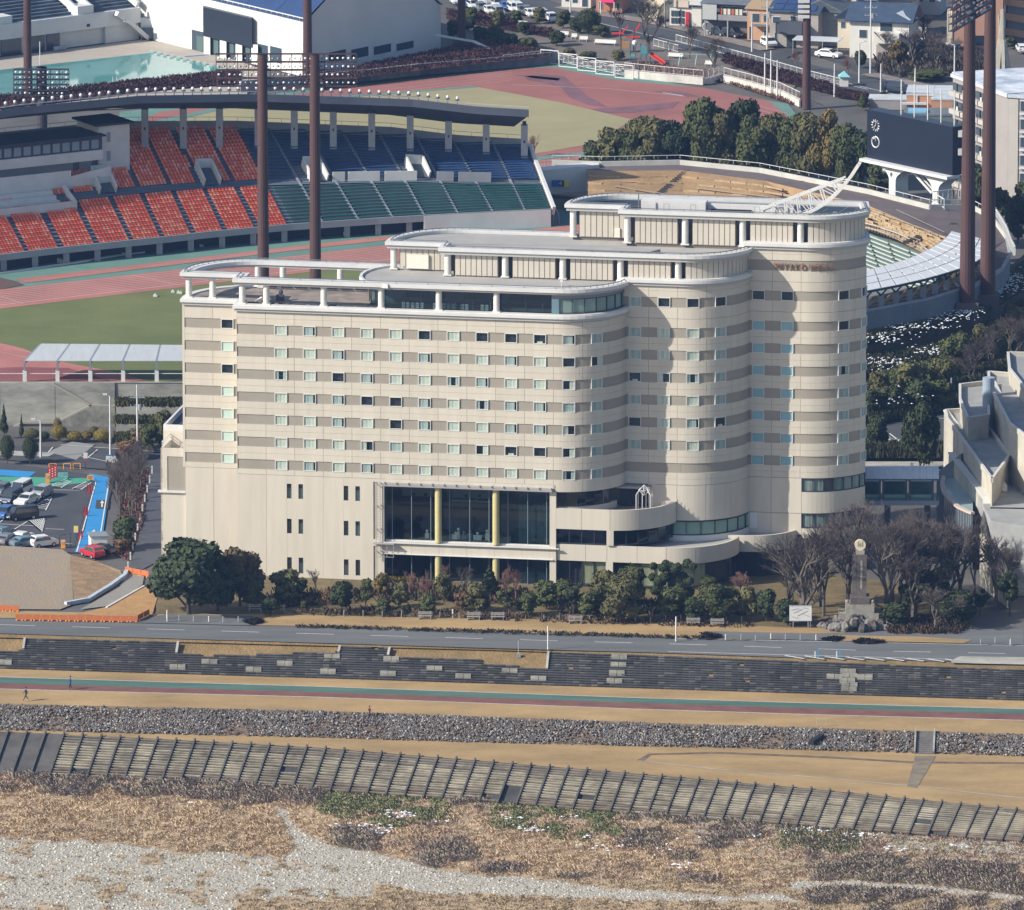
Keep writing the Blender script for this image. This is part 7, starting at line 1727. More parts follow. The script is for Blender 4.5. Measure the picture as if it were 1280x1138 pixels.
lamp('pale concrete post beside the booth',1043,121,5.5,'pole'); lamp('pale concrete post at the right end of the fence',1101,117,5,'pole'); lamp('tall slim pole right of the large bare tree',831,34,7,'pole',M_stg); lamp('slim white pole by the shop at the top edge',713,16,5,'pole'); lamp('short pole behind the brick building',1144,103,2.4,'pole')
for i,x in enumerate((956,963.5,971.5)): lamp(['left','middle','right'][i]+' thin white flag pole at the bend of the practice track',x,117+i*3,6.8-i*.2+(1 if i == 1 else 0),'pole',M_trim)
# booth,playground,benches in the park
t = thing('booth','tiny booth with a light blue pointed roof on the roadside','booth',G(1055,108,0)); mb = MB(); mb.box(-.7,.7,-.6,.6,0,1.7); part(t,'cabin',mb,WH_); mb = MB(); mb.add([(-1,-1,1.7),(1,-1,1.7),(1,1,1.7),(-1,1,1.7),(0,0,2.6)],[(0,1,4),(1,2,4),(2,3,4),(3,0,4),(3,2,1,0)]); part(t,'roof',mb,mat('booth_blue',(.22,.5,.52)))
t = thing('climbing_frame','blue and grey climbing tower with a bright red slide','playground slide',G(801,80,0));
for x in (-1.8,-.9,0,.9,1.6): mb = MB(); mb.tube((x,0,0),(x,0,3.2),.08,n=6); mb.tube((x,1.3,0),(x,1.3,3.2),.08,n=6); part(t,'post',mb,mat('play_navy',(.06,.10,.2)))
mb = MB(); mb.box(-1.9,-.8,-.1,1.4,1.2,1.35); mb.box(0,1.6,-.1,1.4,1.5,1.65); mb.box(0,1.0,-.15,-.05,1.6,3.0); part(t,'platform',mb,mat('play_teal',(.10,.32,.33))); mb = MB(); mb.beam((1.6,.2,1.6),(4.0,-1.5,.2),.8,.15); mb.beam((1.7,.6,1.8),(4.1,-1.1,.4),.08,.35); part(t,'slide',mb,mat('play_red',(.6,.05,.04))); mb = MB(); mb.ball((-1.0,.5,3.5),.5,8,5); part(t,'dome',mb,M_trim)
t = thing('spinner_frame','tall red armed play tower on brown posts','playground tower',G(776,66,0)); mb = MB(); mb.tube((0,0,0),(0,0,4.2),.12,n=6); mb.tube((2.2,0,0),(2.2,0,4),.12,n=6); part(t,'post',mb,mat('post_brown',(.12,.07,.06))); mb = MB(); mb.box(-1.6,.6,-.4,.4,3.2,3.4); mb.box(.9,3.2,-.4,.4,2.6,2.8); mb.beam((.2,0,3.4),(1.3,0,4.6),.25,.2); mb.beam((2.4,0,3.6),(3.3,0,5),.3,.25); part(t,'red_arm',mb,mat('play_red',(.6,.05,.04))); mb = MB(); mb.box(.2,1.4,-.5,.5,.9,1.9); part(t,'wooden_box',mb,mat('play_wood',(.4,.23,.1)))
t = thing('swing','thin teal swing frame beside the bare tree','swing',G(848,82,0)); mb = MB()
for x in (0,2.8,5.2): mb.beam((x,-.7,0),(x+.3,0,1.9),.08,.08); mb.beam((x,.8,0),(x+.3,0,1.9),.08,.08)
mb.beam((.3,0,1.9),(5.5,0,1.9),.1,.1); part(t,'frame',mb,mat('play_mint',(.25,.45,.42)))
for i,(x,y,L) in enumerate(((700,46,1.5),(714,49,1),(724,52,1.5),(743,56,3.8),(835,73,2.6),(881,83,1.3),(647,33,1.7))):
    t = thing('park_bench',['first short white bench from the left by the dark round tree','tiny white bench between the two short ones','short white bench left of the long one','long white bench left of the play tower','white bench beside the teal swing','short white bench under the right bare tree','lone white bench on the open park ground'][i],'bench',G(x,y,0),radians(-18),group='white benches in the park')
    mb = MB(); mb.box(0,L,-.25,.25,.4,.5); part(t,'seat',mb,M_trim); mb = MB(); mb.box(0,L,.2,.3,.5,.95); part(t,'backrest',mb,M_trim);
    for u in (.1,L-.2): mb = MB(); mb.box(u,u+.1,-.2,.2,0,.4); part(t,'leg',mb,M_stg)

# ================================================================== LEFT: CAR PARK
sheet('car_park',[(-200,582),(0,578),(143,597),(120,692),(60,690),(-200,686)],.03,M_asph2,'dark asphalt car park')
sheet('street',[(-200,551),(230,563),(230,590),(150,589),(0,574),(-200,566)],.035,M_asph2,'street behind the car park')
sheet('pavement',[(-200,558),(0,563),(70,566),(60,571),(0,569),(-200,566)],.06,M_conc,'tan pavement behind the car park')
sheet('pavement',[(60,565),(90,552),(118,556),(95,575)],.05,mat('crossing',(.26,.26,.25)),'pale crossing strip over the street')
M_cblue = mat('lane_blue',(.035,.25,.55),noise=.08,scale=.4); M_cgreen = mat('lane_green',(.07,.32,.22),noise=.08,scale=.4)
sheet('painted_lane',[(-200,583),(0,587),(45,590),(36,597),(0,594.5),(-200,590)],.06,M_cblue,'blue painted lane along the back of the car park')
sheet('painted_lane',[(112,592),(138,597),(134,630),(129,665),(122,690),(93,690),(106,662),(114,625),(120,602),(108,597)],.06,M_cblue,'blue painted exit lane of the car park')
sheet('painted_area',[(-200,590),(0,596),(118,598),(110,603),(60,609),(22,607),(0,600)],.065,M_cgreen,'green painted bay area')
sheet('painted_area',[(-200,625),(0,619),(10,619),(0,632),(-200,640)],.06,M_cgreen,'green patch at the left edge of the car park')
sheet('dark_patch',[(120.5,625),(136,625),(135,636),(119,636)],.09,M_asph2,'dark square with an arrow in the blue lane')
mb = MB()
def hatch(poly,n,z=.1):
    a,b,c_,d = poly
    for k in range(n+1): t = k/n; pline(mb,lerp(a,b,t),lerp(d,c_,t),z,.16)
    for p,q in ((a,b),(b,c_),(c_,d),(d,a)): pline(mb,p,q,z,.16)
hatch([(8,606),(28,597),(30,600),(16,607)],6); hatch([(60,608.5),(84,598),(90,601),(76,610)],6); hatch([(90,611),(108,602),(114,603),(101,612.5)],6)
hatch([(38,636),(65,620),(65,622),(57,638)],8); hatch([(35,651),(57,648),(56,650),(52,665)],8)
for a,b in (((0,633),(38,636)),((0,653),(14,641)),((14,664),(34,652)),((0,655),(52,658)),((0,663),(40,666)),((57,661),(80,662)),((30,676),(90,680)),((0,611),(30,612)),((28,612),(100,613)),((0,681),(60,686)),((137,597),(122,690)),((120,602),(96,690)),((60,566),(66,559)),((110,572),(122,562)),((150,580),(100,570)),((76,556),(230,567))): pline(mb,a,b,.1,.16)
mb.add([G(126.5,634,.13),G(128.5,634,.13),G(128.5,629,.13),G(130.5,629,.13),G(127.8,625.5,.13),G(125,629,.13),G(126.7,629,.13)],[(0,1,2,3,4,5,6)])
mb.add([G(112,674,.13),G(114.5,674,.13),G(118,667,.13),G(120,668,.13),G(118.5,662,.13),G(113,665.5,.13),G(115.5,666.5,.13)],[(0,1,2,3,4,5,6)])
struct('parking_marking',mb,mat('parking_white',(.66,.66,.64)),'white bay lines, hatching and arrows of the car park')
# gravel mound lot and grass bank at the lower left
ml = MB(); T = [G(-200,683,1.0),G(0,682,1.0),G(78,687,1.0),G(88,694,1.0),G(92,755,.1),G(75,762,.05),G(-200,760,.05)]; ml.add(T,[tuple(range(len(T)))[::-1]]); ml.add([(p[0],p[1]+1.2,0) for p in T[:4]]+T[:4],[(0,1,5,4),(1,2,6,5),(2,3,7,6)])
struct('gravel_lot',ml,mat('lot_gravel',(.27,.235,.195),col2=(.32,.245,.16),scale=.35,bump=.4,bscale=4,detail=9),'bare gravelly lot at the lower left')
ml = MB(); ml.add([G(88,694,1.02),G(120,702,.7),G(150,713,.3),G(153,719,.05),G(130,735,.03),G(95,754,.05),G(86,757,.05)],[(6,5,4,3,2,1,0)]); struct('grass_bank',ml,mat('lot_straw',(.30,.205,.12),noise=.25,scale=.7,bump=.4,bscale=5),'small dry grass bank right of the gravel lot')
sheet('footpath',[(158,718),(182,712),(178,731),(140,757),(100,762),(118,752),(150,733)],.05,mat('path_grey',(.26,.245,.22),noise=.1,scale=.5),'pale path curving past the gravel lot')
sheet('lawn',[(178,733),(200,735),(190,770),(150,771),(95,768),(140,757)],.06,mat('lawn_orange',(.40,.235,.10),noise=.15,scale=.6,bump=.3,bscale=4),'orange dry lawn wedge beside the barrier boards')
sheet('driveway',[(186,563),(232,566),(232,640),(200,700),(178,712),(160,716),(168,690),(180,640)],.02,mat('drive_asph',(.085,.088,.10),noise=.12,scale=.3),'narrow driveway along the hotel left side')
mb = MB(); mb.wall([G(82,757,.0),G(110,752,0),G(138,735,0),G(156,722,0),G(158,717,0)],.5,.55); solo('low_wall',mb,mat('blue_kerb',(.42,.48,.55),noise=.15,scale=1),'curved pale low wall beside the gravel lot path','wall')
mb = MB(); mb.wall([G(133,760,.05),G(180,733,.05)],.12,.3); solo('kerb_line',mb,M_trim,'thin white kerb between path and orange lawn','kerb')
# ================================================================== RIGHT: HEDGE TERRACES,REAR CAR PARK,BRIDGE,HALL
M_hg = [mat('hedge_green',(.06,.07,.03)),mat('hedge_olive2',(.12,.11,.055)),mat('hedge_deep',(.035,.045,.024))]
HL = [([(1040,402),(1085,402),(1150,390),(1215,372),(1262,345),(1290,320),(1320,280)],[(1040,432),(1085,430),(1150,415),(1230,392),(1280,362),(1330,320),(1350,290)],5.6,4.9,'upper'),
      ([(1040,448),(1085,446),(1150,434),(1220,415),(1270,390),(1340,340)],[(1040,470),(1085,468),(1150,455),(1220,440),(1280,412),(1350,370)],3.0,2.5,'middle'),
      ([(1040,485),(1085,480),(1150,470),(1240,440),(1290,420),(1360,380)],[(1040,505),(1085,500),(1150,492),(1240,470),(1300,450),(1360,420)],1.0,.6,'lowest')]
for A_,B_2,za,zb,nm in HL:
    xs2 = np.linspace(1040,1345,26); A3 = [G(x,poly_at(A_,x),za) for x in xs2]; B3 = [G(x,poly_at(B_2,x),zb) for x in xs2]
    t = thing('hedge_terrace',nm+' planted terrace with clipped hedge below the stadium bend','planted terrace',A3[6]); mb = MB(); mb.strip(B3,A3); n = len(B3); mb.add(B3+[(x,y-.3,-.1) for x,y,z in B3],[(n+i,n+i+1,i+1,i) for i in range(n-1)]); mb.add([(x,y+3,z+.6) for x,y,z in A3]+A3,[(n+i,n+i+1,i+1,i) for i in range(n-1)]); part(t,'slope',mb,mat('terrace_soil',(.06,.06,.04),noise=.3,scale=.6),world=True)
    pts = []
    for i in range(7000):
        x = random.uniform(1045,1340); s_ = random.random(); a = G(x,poly_at(A_,x),za); b = G(x,poly_at(B_2,x),zb); pts.append(lerp(a,b,s_) if random.random() < .6 else (b[0],b[1]-.1+random.random()*.5,b[2]-random.random()*.3+.25))
    o = blades('hedge',pts,.55,.5,.2,4,M_hg,None,None); o.parent = t; o.location = (-t.location.x,-t.location.y,-t.location.z)
snow('snow_patch',[(1100,422,22,4,70),(1145,408,22,4,80),(1185,396,20,3.5,60),(1210,388,12,3,70),(1262,352,11,7,160),(1240,364,8,3,40)],6.0,'bright snow lying along the upper hedge terrace',s=.16)
snow('snow_patch',[(1110,452,20,4,90),(1165,438,14,3,50),(1268,388,9,5,60),(1135,464,18,4,70),(1130,486,16,5,24),(1110,500,12,4,14)],3.6,'bright snow lying along the middle hedge terrace',s=.13)
sheet('car_park',[(1040,530),(1110,520),(1190,512),(1200,556),(1180,564),(1040,564)],.04,M_asph2,'rear car park between tower and hall')
sheet('kerb',[(1085,527),(1130,519),(1180,508),(1180,510.5),(1130,522),(1085,530)],.16,M_conc,'pale kerb behind the rear car park')
mb = MB()
for a,b in (((1100,543),(1121,555)),((1112,542),(1134,559)),((1100,548),(1150,551)),((1085,548),(1098,548)),((1104,543),(1113,547)),((1138,545),(1150,549)),((1170,523),(1184,523))): pline(mb,a,b,.08,.22)
struct('parking_marking',mb,M_white,'white bay lines of the rear car park')
hedge('dark_hedge',[(1040,562),(1182,562),(1182,572),(1040,572)],.6,1500,M_hg,'dense dark hedge behind the covered bridge',h=1.3)
sheet('pavement',[(1040,577),(1180,577),(1180,584),(1040,584)],.05,M_conc,'narrow pavement behind the covered bridge')
# covered bridge
br = thing('covered_bridge','glazed covered footbridge with a ribbed pale metal roof joining hotel and hall','footbridge',G(1130,650,0))
bY = 1412.0; bx0,bx1 = at_depth(1078,600,bY)[0],at_depth(1174,600,bY)[0]
Z = lambda y: at_depth(1130,y,bY)[2]
for i in range(12):
    a = bx0+(bx1-bx0)*i/12; b = bx0+(bx1-bx0)*(i+1)/12; mb = MB(); z1_,z0_ = Z(592),Z(599)
    mb.add([(a+.03,bY,z0_),(b-.03,bY,z0_),(b-.03,bY+1.6,z1_+.5),(a+.03,bY+1.6,z1_+.5),(b-.03,bY+3.4,z1_+.3),(a+.03,bY+3.4,z1_+.3),(a+.03,bY,z0_-.1),(b-.03,bY,z0_-.1)],[(0,1,2,3),(3,2,4,5),(6,7,1,0)]); part(br,'roof_panel',mb,mat('bridge_roof',(.42,.48,.56),rough=.4,noise=.05,scale=1),world=True)
mb = MB(); mb.box(bx0,bx1,bY+.1,bY+3.3,Z(628),Z(623)); part(br,'floor',mb,mat('bridge_floor',(.20,.24,.30)),world=True)
mb = MB(); mb.box(bx0,bx1,bY-.05,bY+.1,Z(632),Z(626)); part(br,'side_beam',mb,mat('bridge_beam',(.16,.20,.27)),world=True)
mb = MB(); mb.box(bx0,bx1,bY,bY+.12,Z(602),Z(599)); part(br,'eave_beam',mb,mat('bridge_beam',(.16,.20,.27)),world=True)
for x in (1100,1104,1133,1137,1166,1172):
    xx = at_depth(x,600,bY)[0]; mb = MB(); mb.box(xx-.13,xx+.13,bY-.02,bY+.12,Z(626),Z(600)); part(br,'post',mb,M_alud,world=True)
for a,b in ((1078,1100),(1104,1133),(1137,1166)):
    xa,xb = at_depth(a,600,bY)[0],at_depth(b,600,bY)[0]; mb = MB(); mb.add([(xa,bY+.05,Z(626)),(xb,bY+.05,Z(626)),(xb,bY+.05,Z(601)),(xa,bY+.05,Z(601))],[(0,1,2,3)]); part(br,'glass_pane',mb,G_lt,world=True)
    mb = MB(); mb.box(xa,xb,bY+.4,bY+.5,Z(626),Z(619.5)); part(br,'pale_dado',mb,mat('dado_pale',(.42,.52,.52)),world=True); mb = MB(); mb.box(xa,xb,bY+3.2,bY+3.3,Z(626),Z(604)); part(br,'rear_wall',mb,mat('bridge_back',(.10,.16,.2)),world=True)
mb = MB(); mb.tube(at_depth(1140,590,bY+2),at_depth(1140,579,bY+2),.22,n=8); part(br,'vent',mb,M_trim,world=True)
for x in (1110,1160): xx = at_depth(x,600,bY)[0]; mb = MB(); mb.box(xx-.4,xx+.4,bY+1,bY+1.8,0,Z(628)); part(br,'pier',mb,M_stdk,world=True)
# convention hall at the right edge: world polygons from photo corners at chosen depths
ch = thing('convention_hall','stepped concrete convention hall with a broad outdoor stair at the right edge','hall',G(1250,740,0))
M_cc = mat('hall_concrete',(.44,.415,.35),noise=.18,scale=.25,bump=.1); M_ccs = mat('hall_top',(.33,.34,.34),noise=.15,scale=.4,col2=(.26,.265,.265)); M_ccw = mat('hall_coping',(.55,.55,.52))
def slabp(name,pts,z0,z1,m=None,cop=True,lvl=None):
    """prism whose top outline is given in photo points at height z1 (or per-point)"""
    P = [G(x,y,z1) for x,y in pts]; a = sum(P[i][0]*P[(i+1) % len(P)][1]-P[(i+1) % len(P)][0]*P[i][1] for i in range(len(P)))
    if a < 0: P = P[::-1]
    mb = MB(); mb.prism([(p[0],p[1]) for p in P],z0,z1-.4 if cop else z1); part(ch,name,mb,m or M_cc,world=True)
    if cop:
        n = len(P); cx = sum(p[0] for p in P)/n; cy = sum(p[1] for p in P)/n
        for i in range(n):
            p,q = P[i],P[(i+1) % n]; mb = MB(); mb.beam((p[0],p[1],z1-.1),(q[0],q[1],z1-.1),.3,.6); part(ch,'parapet',mb,m or M_cc,world=True)
            mb = MB(); mb.beam((p[0],p[1],z1+.22),(q[0],q[1],z1+.22),.36,.08); part(ch,'coping',mb,M_ccw,world=True)
        mb = MB(); mb.add([(p[0],p[1],z1-.35) for p in P],[tuple(range(n))]); part(ch,'roof_deck',mb,M_ccs,world=True)
slabp('block',[(1260,442),(1420,446),(1420,520),(1292,500),(1262,462)],0,19)
slabp('block',[(1236,466),(1262,468),(1290,500),(1420,560),(1420,600),(1300,560),(1262,530),(1236,480)],0,17.2)
slabp('block',[(1200,482),(1234,478),(1236,520),(1210,524),(1200,500)],0,15.5)
slabp('block',[(1182,514),(1216,512),(1232,530),(1262,570),(1240,600),(1200,545),(1184,524)],0,12.8)
slabp('terrace_block',[(1200,550),(1228,548),(1296,640),(1300,660),(1240,652),(1205,585)],0,9.2,cop=False,m=M_ccs)
# tall blue grey cylinder
p = G(1235,556,10); mb = MB(); mb.tube((p[0],p[1],9),(p[0],p[1],at_depth(1235,472,p[1])[2]),.82,n=18); part(ch,'cylinder',mb,mat('cyl_blue',(.30,.36,.44),noise=.1,scale=.6),world=True)
# walls that run down to the front (built as thick slanted walls between photo points)
def runwall(pts,th=.45,m=None,low=0.0,cop=True):
    P = [G(x,y,z) for x,y,z in pts]
    for a,b in zip(P,P[1:]):
        d = Vector((b[0]-a[0],b[1]-a[1],0)); d.normalize(); n = Vector((-d.y,d.x,0))*th/2; mb = MB()
        vs = [(a[0]-n.x,a[1]-n.y,low),(b[0]-n.x,b[1]-n.y,low),(b[0]+n.x,b[1]+n.y,low),(a[0]+n.x,a[1]+n.y,low),(a[0]-n.x,a[1]-n.y,a[2]),(b[0]-n.x,b[1]-n.y,b[2]),(b[0]+n.x,b[1]+n.y,b[2]),(a[0]+n.x,a[1]+n.y,a[2])]
        mb.add(vs,[(0,3,2,1),(4,5,6,7),(0,1,5,4),(1,2,6,5),(2,3,7,6),(3,0,4,7)]); part(ch,'side_wall',mb,m or M_cc,world=True)
        if cop: mb = MB(); mb.beam((a[0],a[1],a[2]+.1),(b[0],b[1],b[2]+.1),th+.2,.2); part(ch,'coping',mb,M_ccw,world=True)
runwall([(1182,514,12.8),(1256,608,9.9),(1256,616,9.2)]); runwall([(1240,478,17.2),(1280,560,14.5),(1330,660,12)],th=.8)
runwall([(1189,567,10.2),(1232,622,9.6),(1236,660,7.2),(1247,700,4.5),(1256,712,3.6),(1262,735,1.2)],th=.7)
# broad stair
for k in range(36):
    z1 = 9.2-k*.25; y = 635+k*3.0; xa = 1238+k*.75; P = [G(xa,y,z1),G(1420,y+3,z1)]; mb = MB(); mb.prism([(P[0][0],P[0][1]-.42),(P[1][0],P[1][1]-.42),(P[1][0],P[1][1]+.35),(P[0][0],P[0][1]+.35)],0,z1); part(ch,'stair_step',mb,mat('step_concrete',(.33,.32,.29),noise=.12,scale=.6),world=True)
mb = MB(); a = G(1226,706,3.2); mb.prism([(G(1214,640,4)[0],1398),(G(1258,735,1)[0],1384),(G(1262,735,1)[0],1392),(G(1226,640,4)[0],1410)],0,[8.2,2.2,2.2,9]); part(ch,'front_wall',mb,M_cc,world=True)
# curved glass lobby
cc = [G(x,y,7.6) for x,y in ((1180,596),(1178,606),(1180,616),(1187,626),(1198,635),(1208,640),(1216,643))]
for p,q in zip(cc,cc[1:]):
    for i in range(3):
        a,b = lerp(p,q,i/3),lerp(p,q,(i+1)/3); mb = MB(); mb.add([(*a[:2],.1),(*b[:2],.1),(*b[:2],7.5),(*a[:2],7.5)],[(0,1,2,3)]); part(ch,'glass_strip',mb,mat('lobby_pane',(.07,.09,.11),rough=.15,spec=.7),world=True)
        mb = MB(); mb.beam((*a[:2],.1),(*a[:2],7.5),.12,.12,up=(0,1,0)); part(ch,'mullion',mb,M_stg,world=True)
    mb = MB(); mb.beam((p[0],p[1]-.1,7.75),(q[0],q[1]-.1,7.75),.6,.3); part(ch,'canopy_rim',mb,mat('rim_copper',(.50,.42,.38)),world=True)
mb = MB(); mb.add([(x,y,7.7) for x,y,z in cc]+[G(1216,620,7.7),G(1190,585,7.7)],[tuple(range(9))]); part(ch,'glass_roof',mb,mat('lobby_roof',(.30,.40,.40),rough=.2),world=True)
mb = MB(); q_ = G(1166,586,9.5); mb.prism([(cc[0][0]-1.0,cc[0][1]-.4),(cc[0][0]+2.2,cc[0][1]-1.2),(cc[0][0]+4.2,cc[0][1]+4),(cc[0][0]+1,cc[0][1]+4)],0,[8.2,11,10.8,8.8]); part(ch,'end_wall',mb,mat('hall_slate',(.28,.30,.33),noise=.1,scale=.5),world=True)
# ================================================================== TREES
def leaf_mat(name,c,c2):
    return mat(name,c,col2=c2,scale=.55,rnd=.14,detail=5,rough=.75,spec=.2)
LM = {'dark': leaf_mat('leaf_dark',(.024,.038,.018),(.058,.074,.029)),'olive': leaf_mat('leaf_olive',(.068,.070,.028),(.145,.135,.055)),'mid': leaf_mat('leaf_mid',(.042,.056,.022),(.100,.108,.038)),
      'yellow': leaf_mat('leaf_yellow',(.16,.13,.03),(.32,.25,.05)),'rust': leaf_mat('leaf_rust',(.10,.06,.035),(.20,.12,.06)),'brown': leaf_mat('leaf_brown',(.085,.068,.035),(.17,.125,.06)),'gold': leaf_mat('leaf_gold',(.09,.08,.025),(.24,.17,.05))}
M_bark = mat('bark',(.115,.10,.085),noise=.25,scale=4); M_barkd = mat('bark_dark',(.07,.055,.045),noise=.25,scale=4); M_twig = mat('twig',(.095,.078,.074),noise=.2,scale=3,rnd=.12); M_twigr = mat('twig_red',(.20,.115,.095),rnd=.12)
def crown(name,n,leaf,m,shape='round',seed=0,lo=.22):
    r = np.random.default_rng(seed); L = []
    if shape == 'round':
        for i in range(15):
            a = r.random()*6.283; z = r.uniform(-.75,.85); R_ = sqrt(max(0,1-z*z))*r.uniform(.35,.75); L.append((R_*cos(a)*.62,R_*sin(a)*.62,z*.62,r.uniform(.27,.42)))
    elif shape == 'cone':
        for i in range(14): t_ = i/13; a = i*2.4; L.append((.30*(1-t_)*cos(a),.30*(1-t_)*sin(a),-.8+1.6*t_,.62*(1-t_)+.10))
    elif shape == 'pine':
        for i in range(11): a = i*2.4; q = r.uniform(.1,.72); L.append((q*cos(a),q*sin(a),r.uniform(-.7,.8),r.uniform(.22,.36)))
    elif shape == 'ball': L.append((0,0,0,.95));
    L = np.array(L); w_ = L[:,3]**2; k = r.choice(len(L),n,p=w_/w_.sum()); d = r.normal(size=(n,3)); d /= np.linalg.norm(d,axis=1)[:,None]
    rr = L[k,3]*(.82+.24*r.random(n)); P = L[k,:3]+d*rr[:,None]*np.array([1,1,.8 if shape != 'cone' else .45])
    u = r.normal(size=(n,3)); u /= np.linalg.norm(u,axis=1)[:,None]; v = np.cross(d,u); v /= np.linalg.norm(v,axis=1)[:,None]+1e-9; s_ = leaf*(.6+.8*r.random((n,1)))
    V = np.stack([P+u*s_,P+v*s_*.8,P-u*s_,P-v*s_*.8],1).reshape(-1,3); q = np.arange(n)*4
    F = np.stack([np.stack([q,q+1,q+2],1),np.stack([q,q+2,q+3],1)],1).reshape(-1,3)
    mb = MB()
    for x,y,z,R_ in L: mb.ball((x,y,z),R_*.84,7,5,sq=(1,1,.8 if shape != 'cone' else .45))
    bv = np.array(mb.v); bf = []
    for f in mb.f: bf += [(f[0],f[i],f[i+1]) for i in range(1,len(f)-1)]
    F = np.concatenate([F,np.array(bf)+len(V)]); V = np.concatenate([V,bv]); mn,mx = V[:,2].min(),V[:,2].max()
    rad = np.abs(V[:,:2]).max(); V[:,:2] *= .5/rad; V[:,2] = lo+(V[:,2]-mn)/(mx-mn)*(1-lo)
    return raw_mesh('crown',V,F,m)
def trunk_mesh(lo=.25,r=.032,m=None,seed=0):
    rr = random.Random(seed); mb = MB(); mb.tube((0,0,-.02),(.01,0,lo+.1),r,r*.7,n=7)
    for i in range(4): a = i*1.7+rr.random(); mb.tube((0,0,lo*.75+.05*i),(.22*cos(a),.22*sin(a),lo+.28),r*.5,r*.15,n=5)
    return mb.mesh('trunk',m or M_bark)
PT = {}
def tree_proto(key):
    if key in PT: return PT[key]
    shape,col,big = key
    lo = {'round': .09,'cone': .1,'pine': .3,'ball': .12}[shape]
    n,lf = ((5200,.052) if big else (1500,.085)) if shape != 'ball' else (2200,.05)
    k = len(PT); me = crown('crown',n,lf,LM[col],shape,seed=k+3,lo=lo)
    PT[key] = (me,trunk_mesh(lo,.03,M_barkd if col == 'dark' else M_bark,k)); return PT[key]
NAMES = {'round': 'broadleaf_tree','cone': 'conifer_tree','pine': 'pine_tree','ball': 'clipped_tree'}
def tree(x,y,w_,h,shape,col,label,z=0.0,big=False,group=None,name=None):
    """photo foot (x,y) on level z; crown width and total height in photo pixels"""
    P = G(x,y,z); s_ = FOC/(P[1]*1.02); cr,tk = tree_proto((shape,col,big)); r_ = random.random()*6.28
    t = link(name or NAMES[shape],None,None,P,r_,label=label,category='shrub' if name and 'shrub' in name else 'tree',group=group); t.scale = (w_/s_,w_/s_,h/s_)
    link('trunk',tk,t); link('crown',cr,t); return t
def bare_mesh(seed,depth=5,spread=.5,dens=3,m=None):
    r = random.Random(seed); mb = MB(); mt = MB()
    def br(p,d,L,R_,k):
        q = p+d*L; (mb if k > 2 else mt).tube(p,q,R_,R_*.72,n=5 if k > 2 else 3,caps=False)
        if k == 0: return
        n = 2 if k == depth else (dens if r.random() < .7 else 2)
        for i in range(n+(1 if k == depth else 0)):
            nd = (d+Vector((r.uniform(-1,1),r.uniform(-1,1),r.uniform(-.3,.55)))*spread).normalized(); br(p.lerp(q,r.uniform(.55,1)) if i else q,nd,L*r.uniform(.62,.85),R_*.64 if k > 1 else R_*.9,k-1)
    br(Vector((0,0,-.02)),Vector((0,0,1)),.17,.02,depth)
    W_ = max(max(abs(v[0]),abs(v[1])) for v in mt.v+mb.v); H_ = max(v[2] for v in mt.v+mb.v)
    for q in (mb,mt): q.v = [(x*.5/W_,y*.5/W_,z/H_) for x,y,z in q.v]
    return mb.mesh('trunk',m or M_bark),mt.mesh('twigs',m or M_twig)
BT = [bare_mesh(3,8,.78,3),bare_mesh(8,8,.85,3),bare_mesh(21,7,.75,3),bare_mesh(33,7,.65,3,M_twigr)]
def bare(x,y,w_,h,v,label,z=0.0,group=None):
    P = G(x,y,z); s_ = FOC/(P[1]*1.02); t = link('bare_tree',None,None,P,random.random()*6.28,label=label,category='tree',group=group); t.scale = (w_/s_,w_/s_,h/s_)
    link('trunk',BT[v][0],t); link('branches',BT[v][1],t); return t
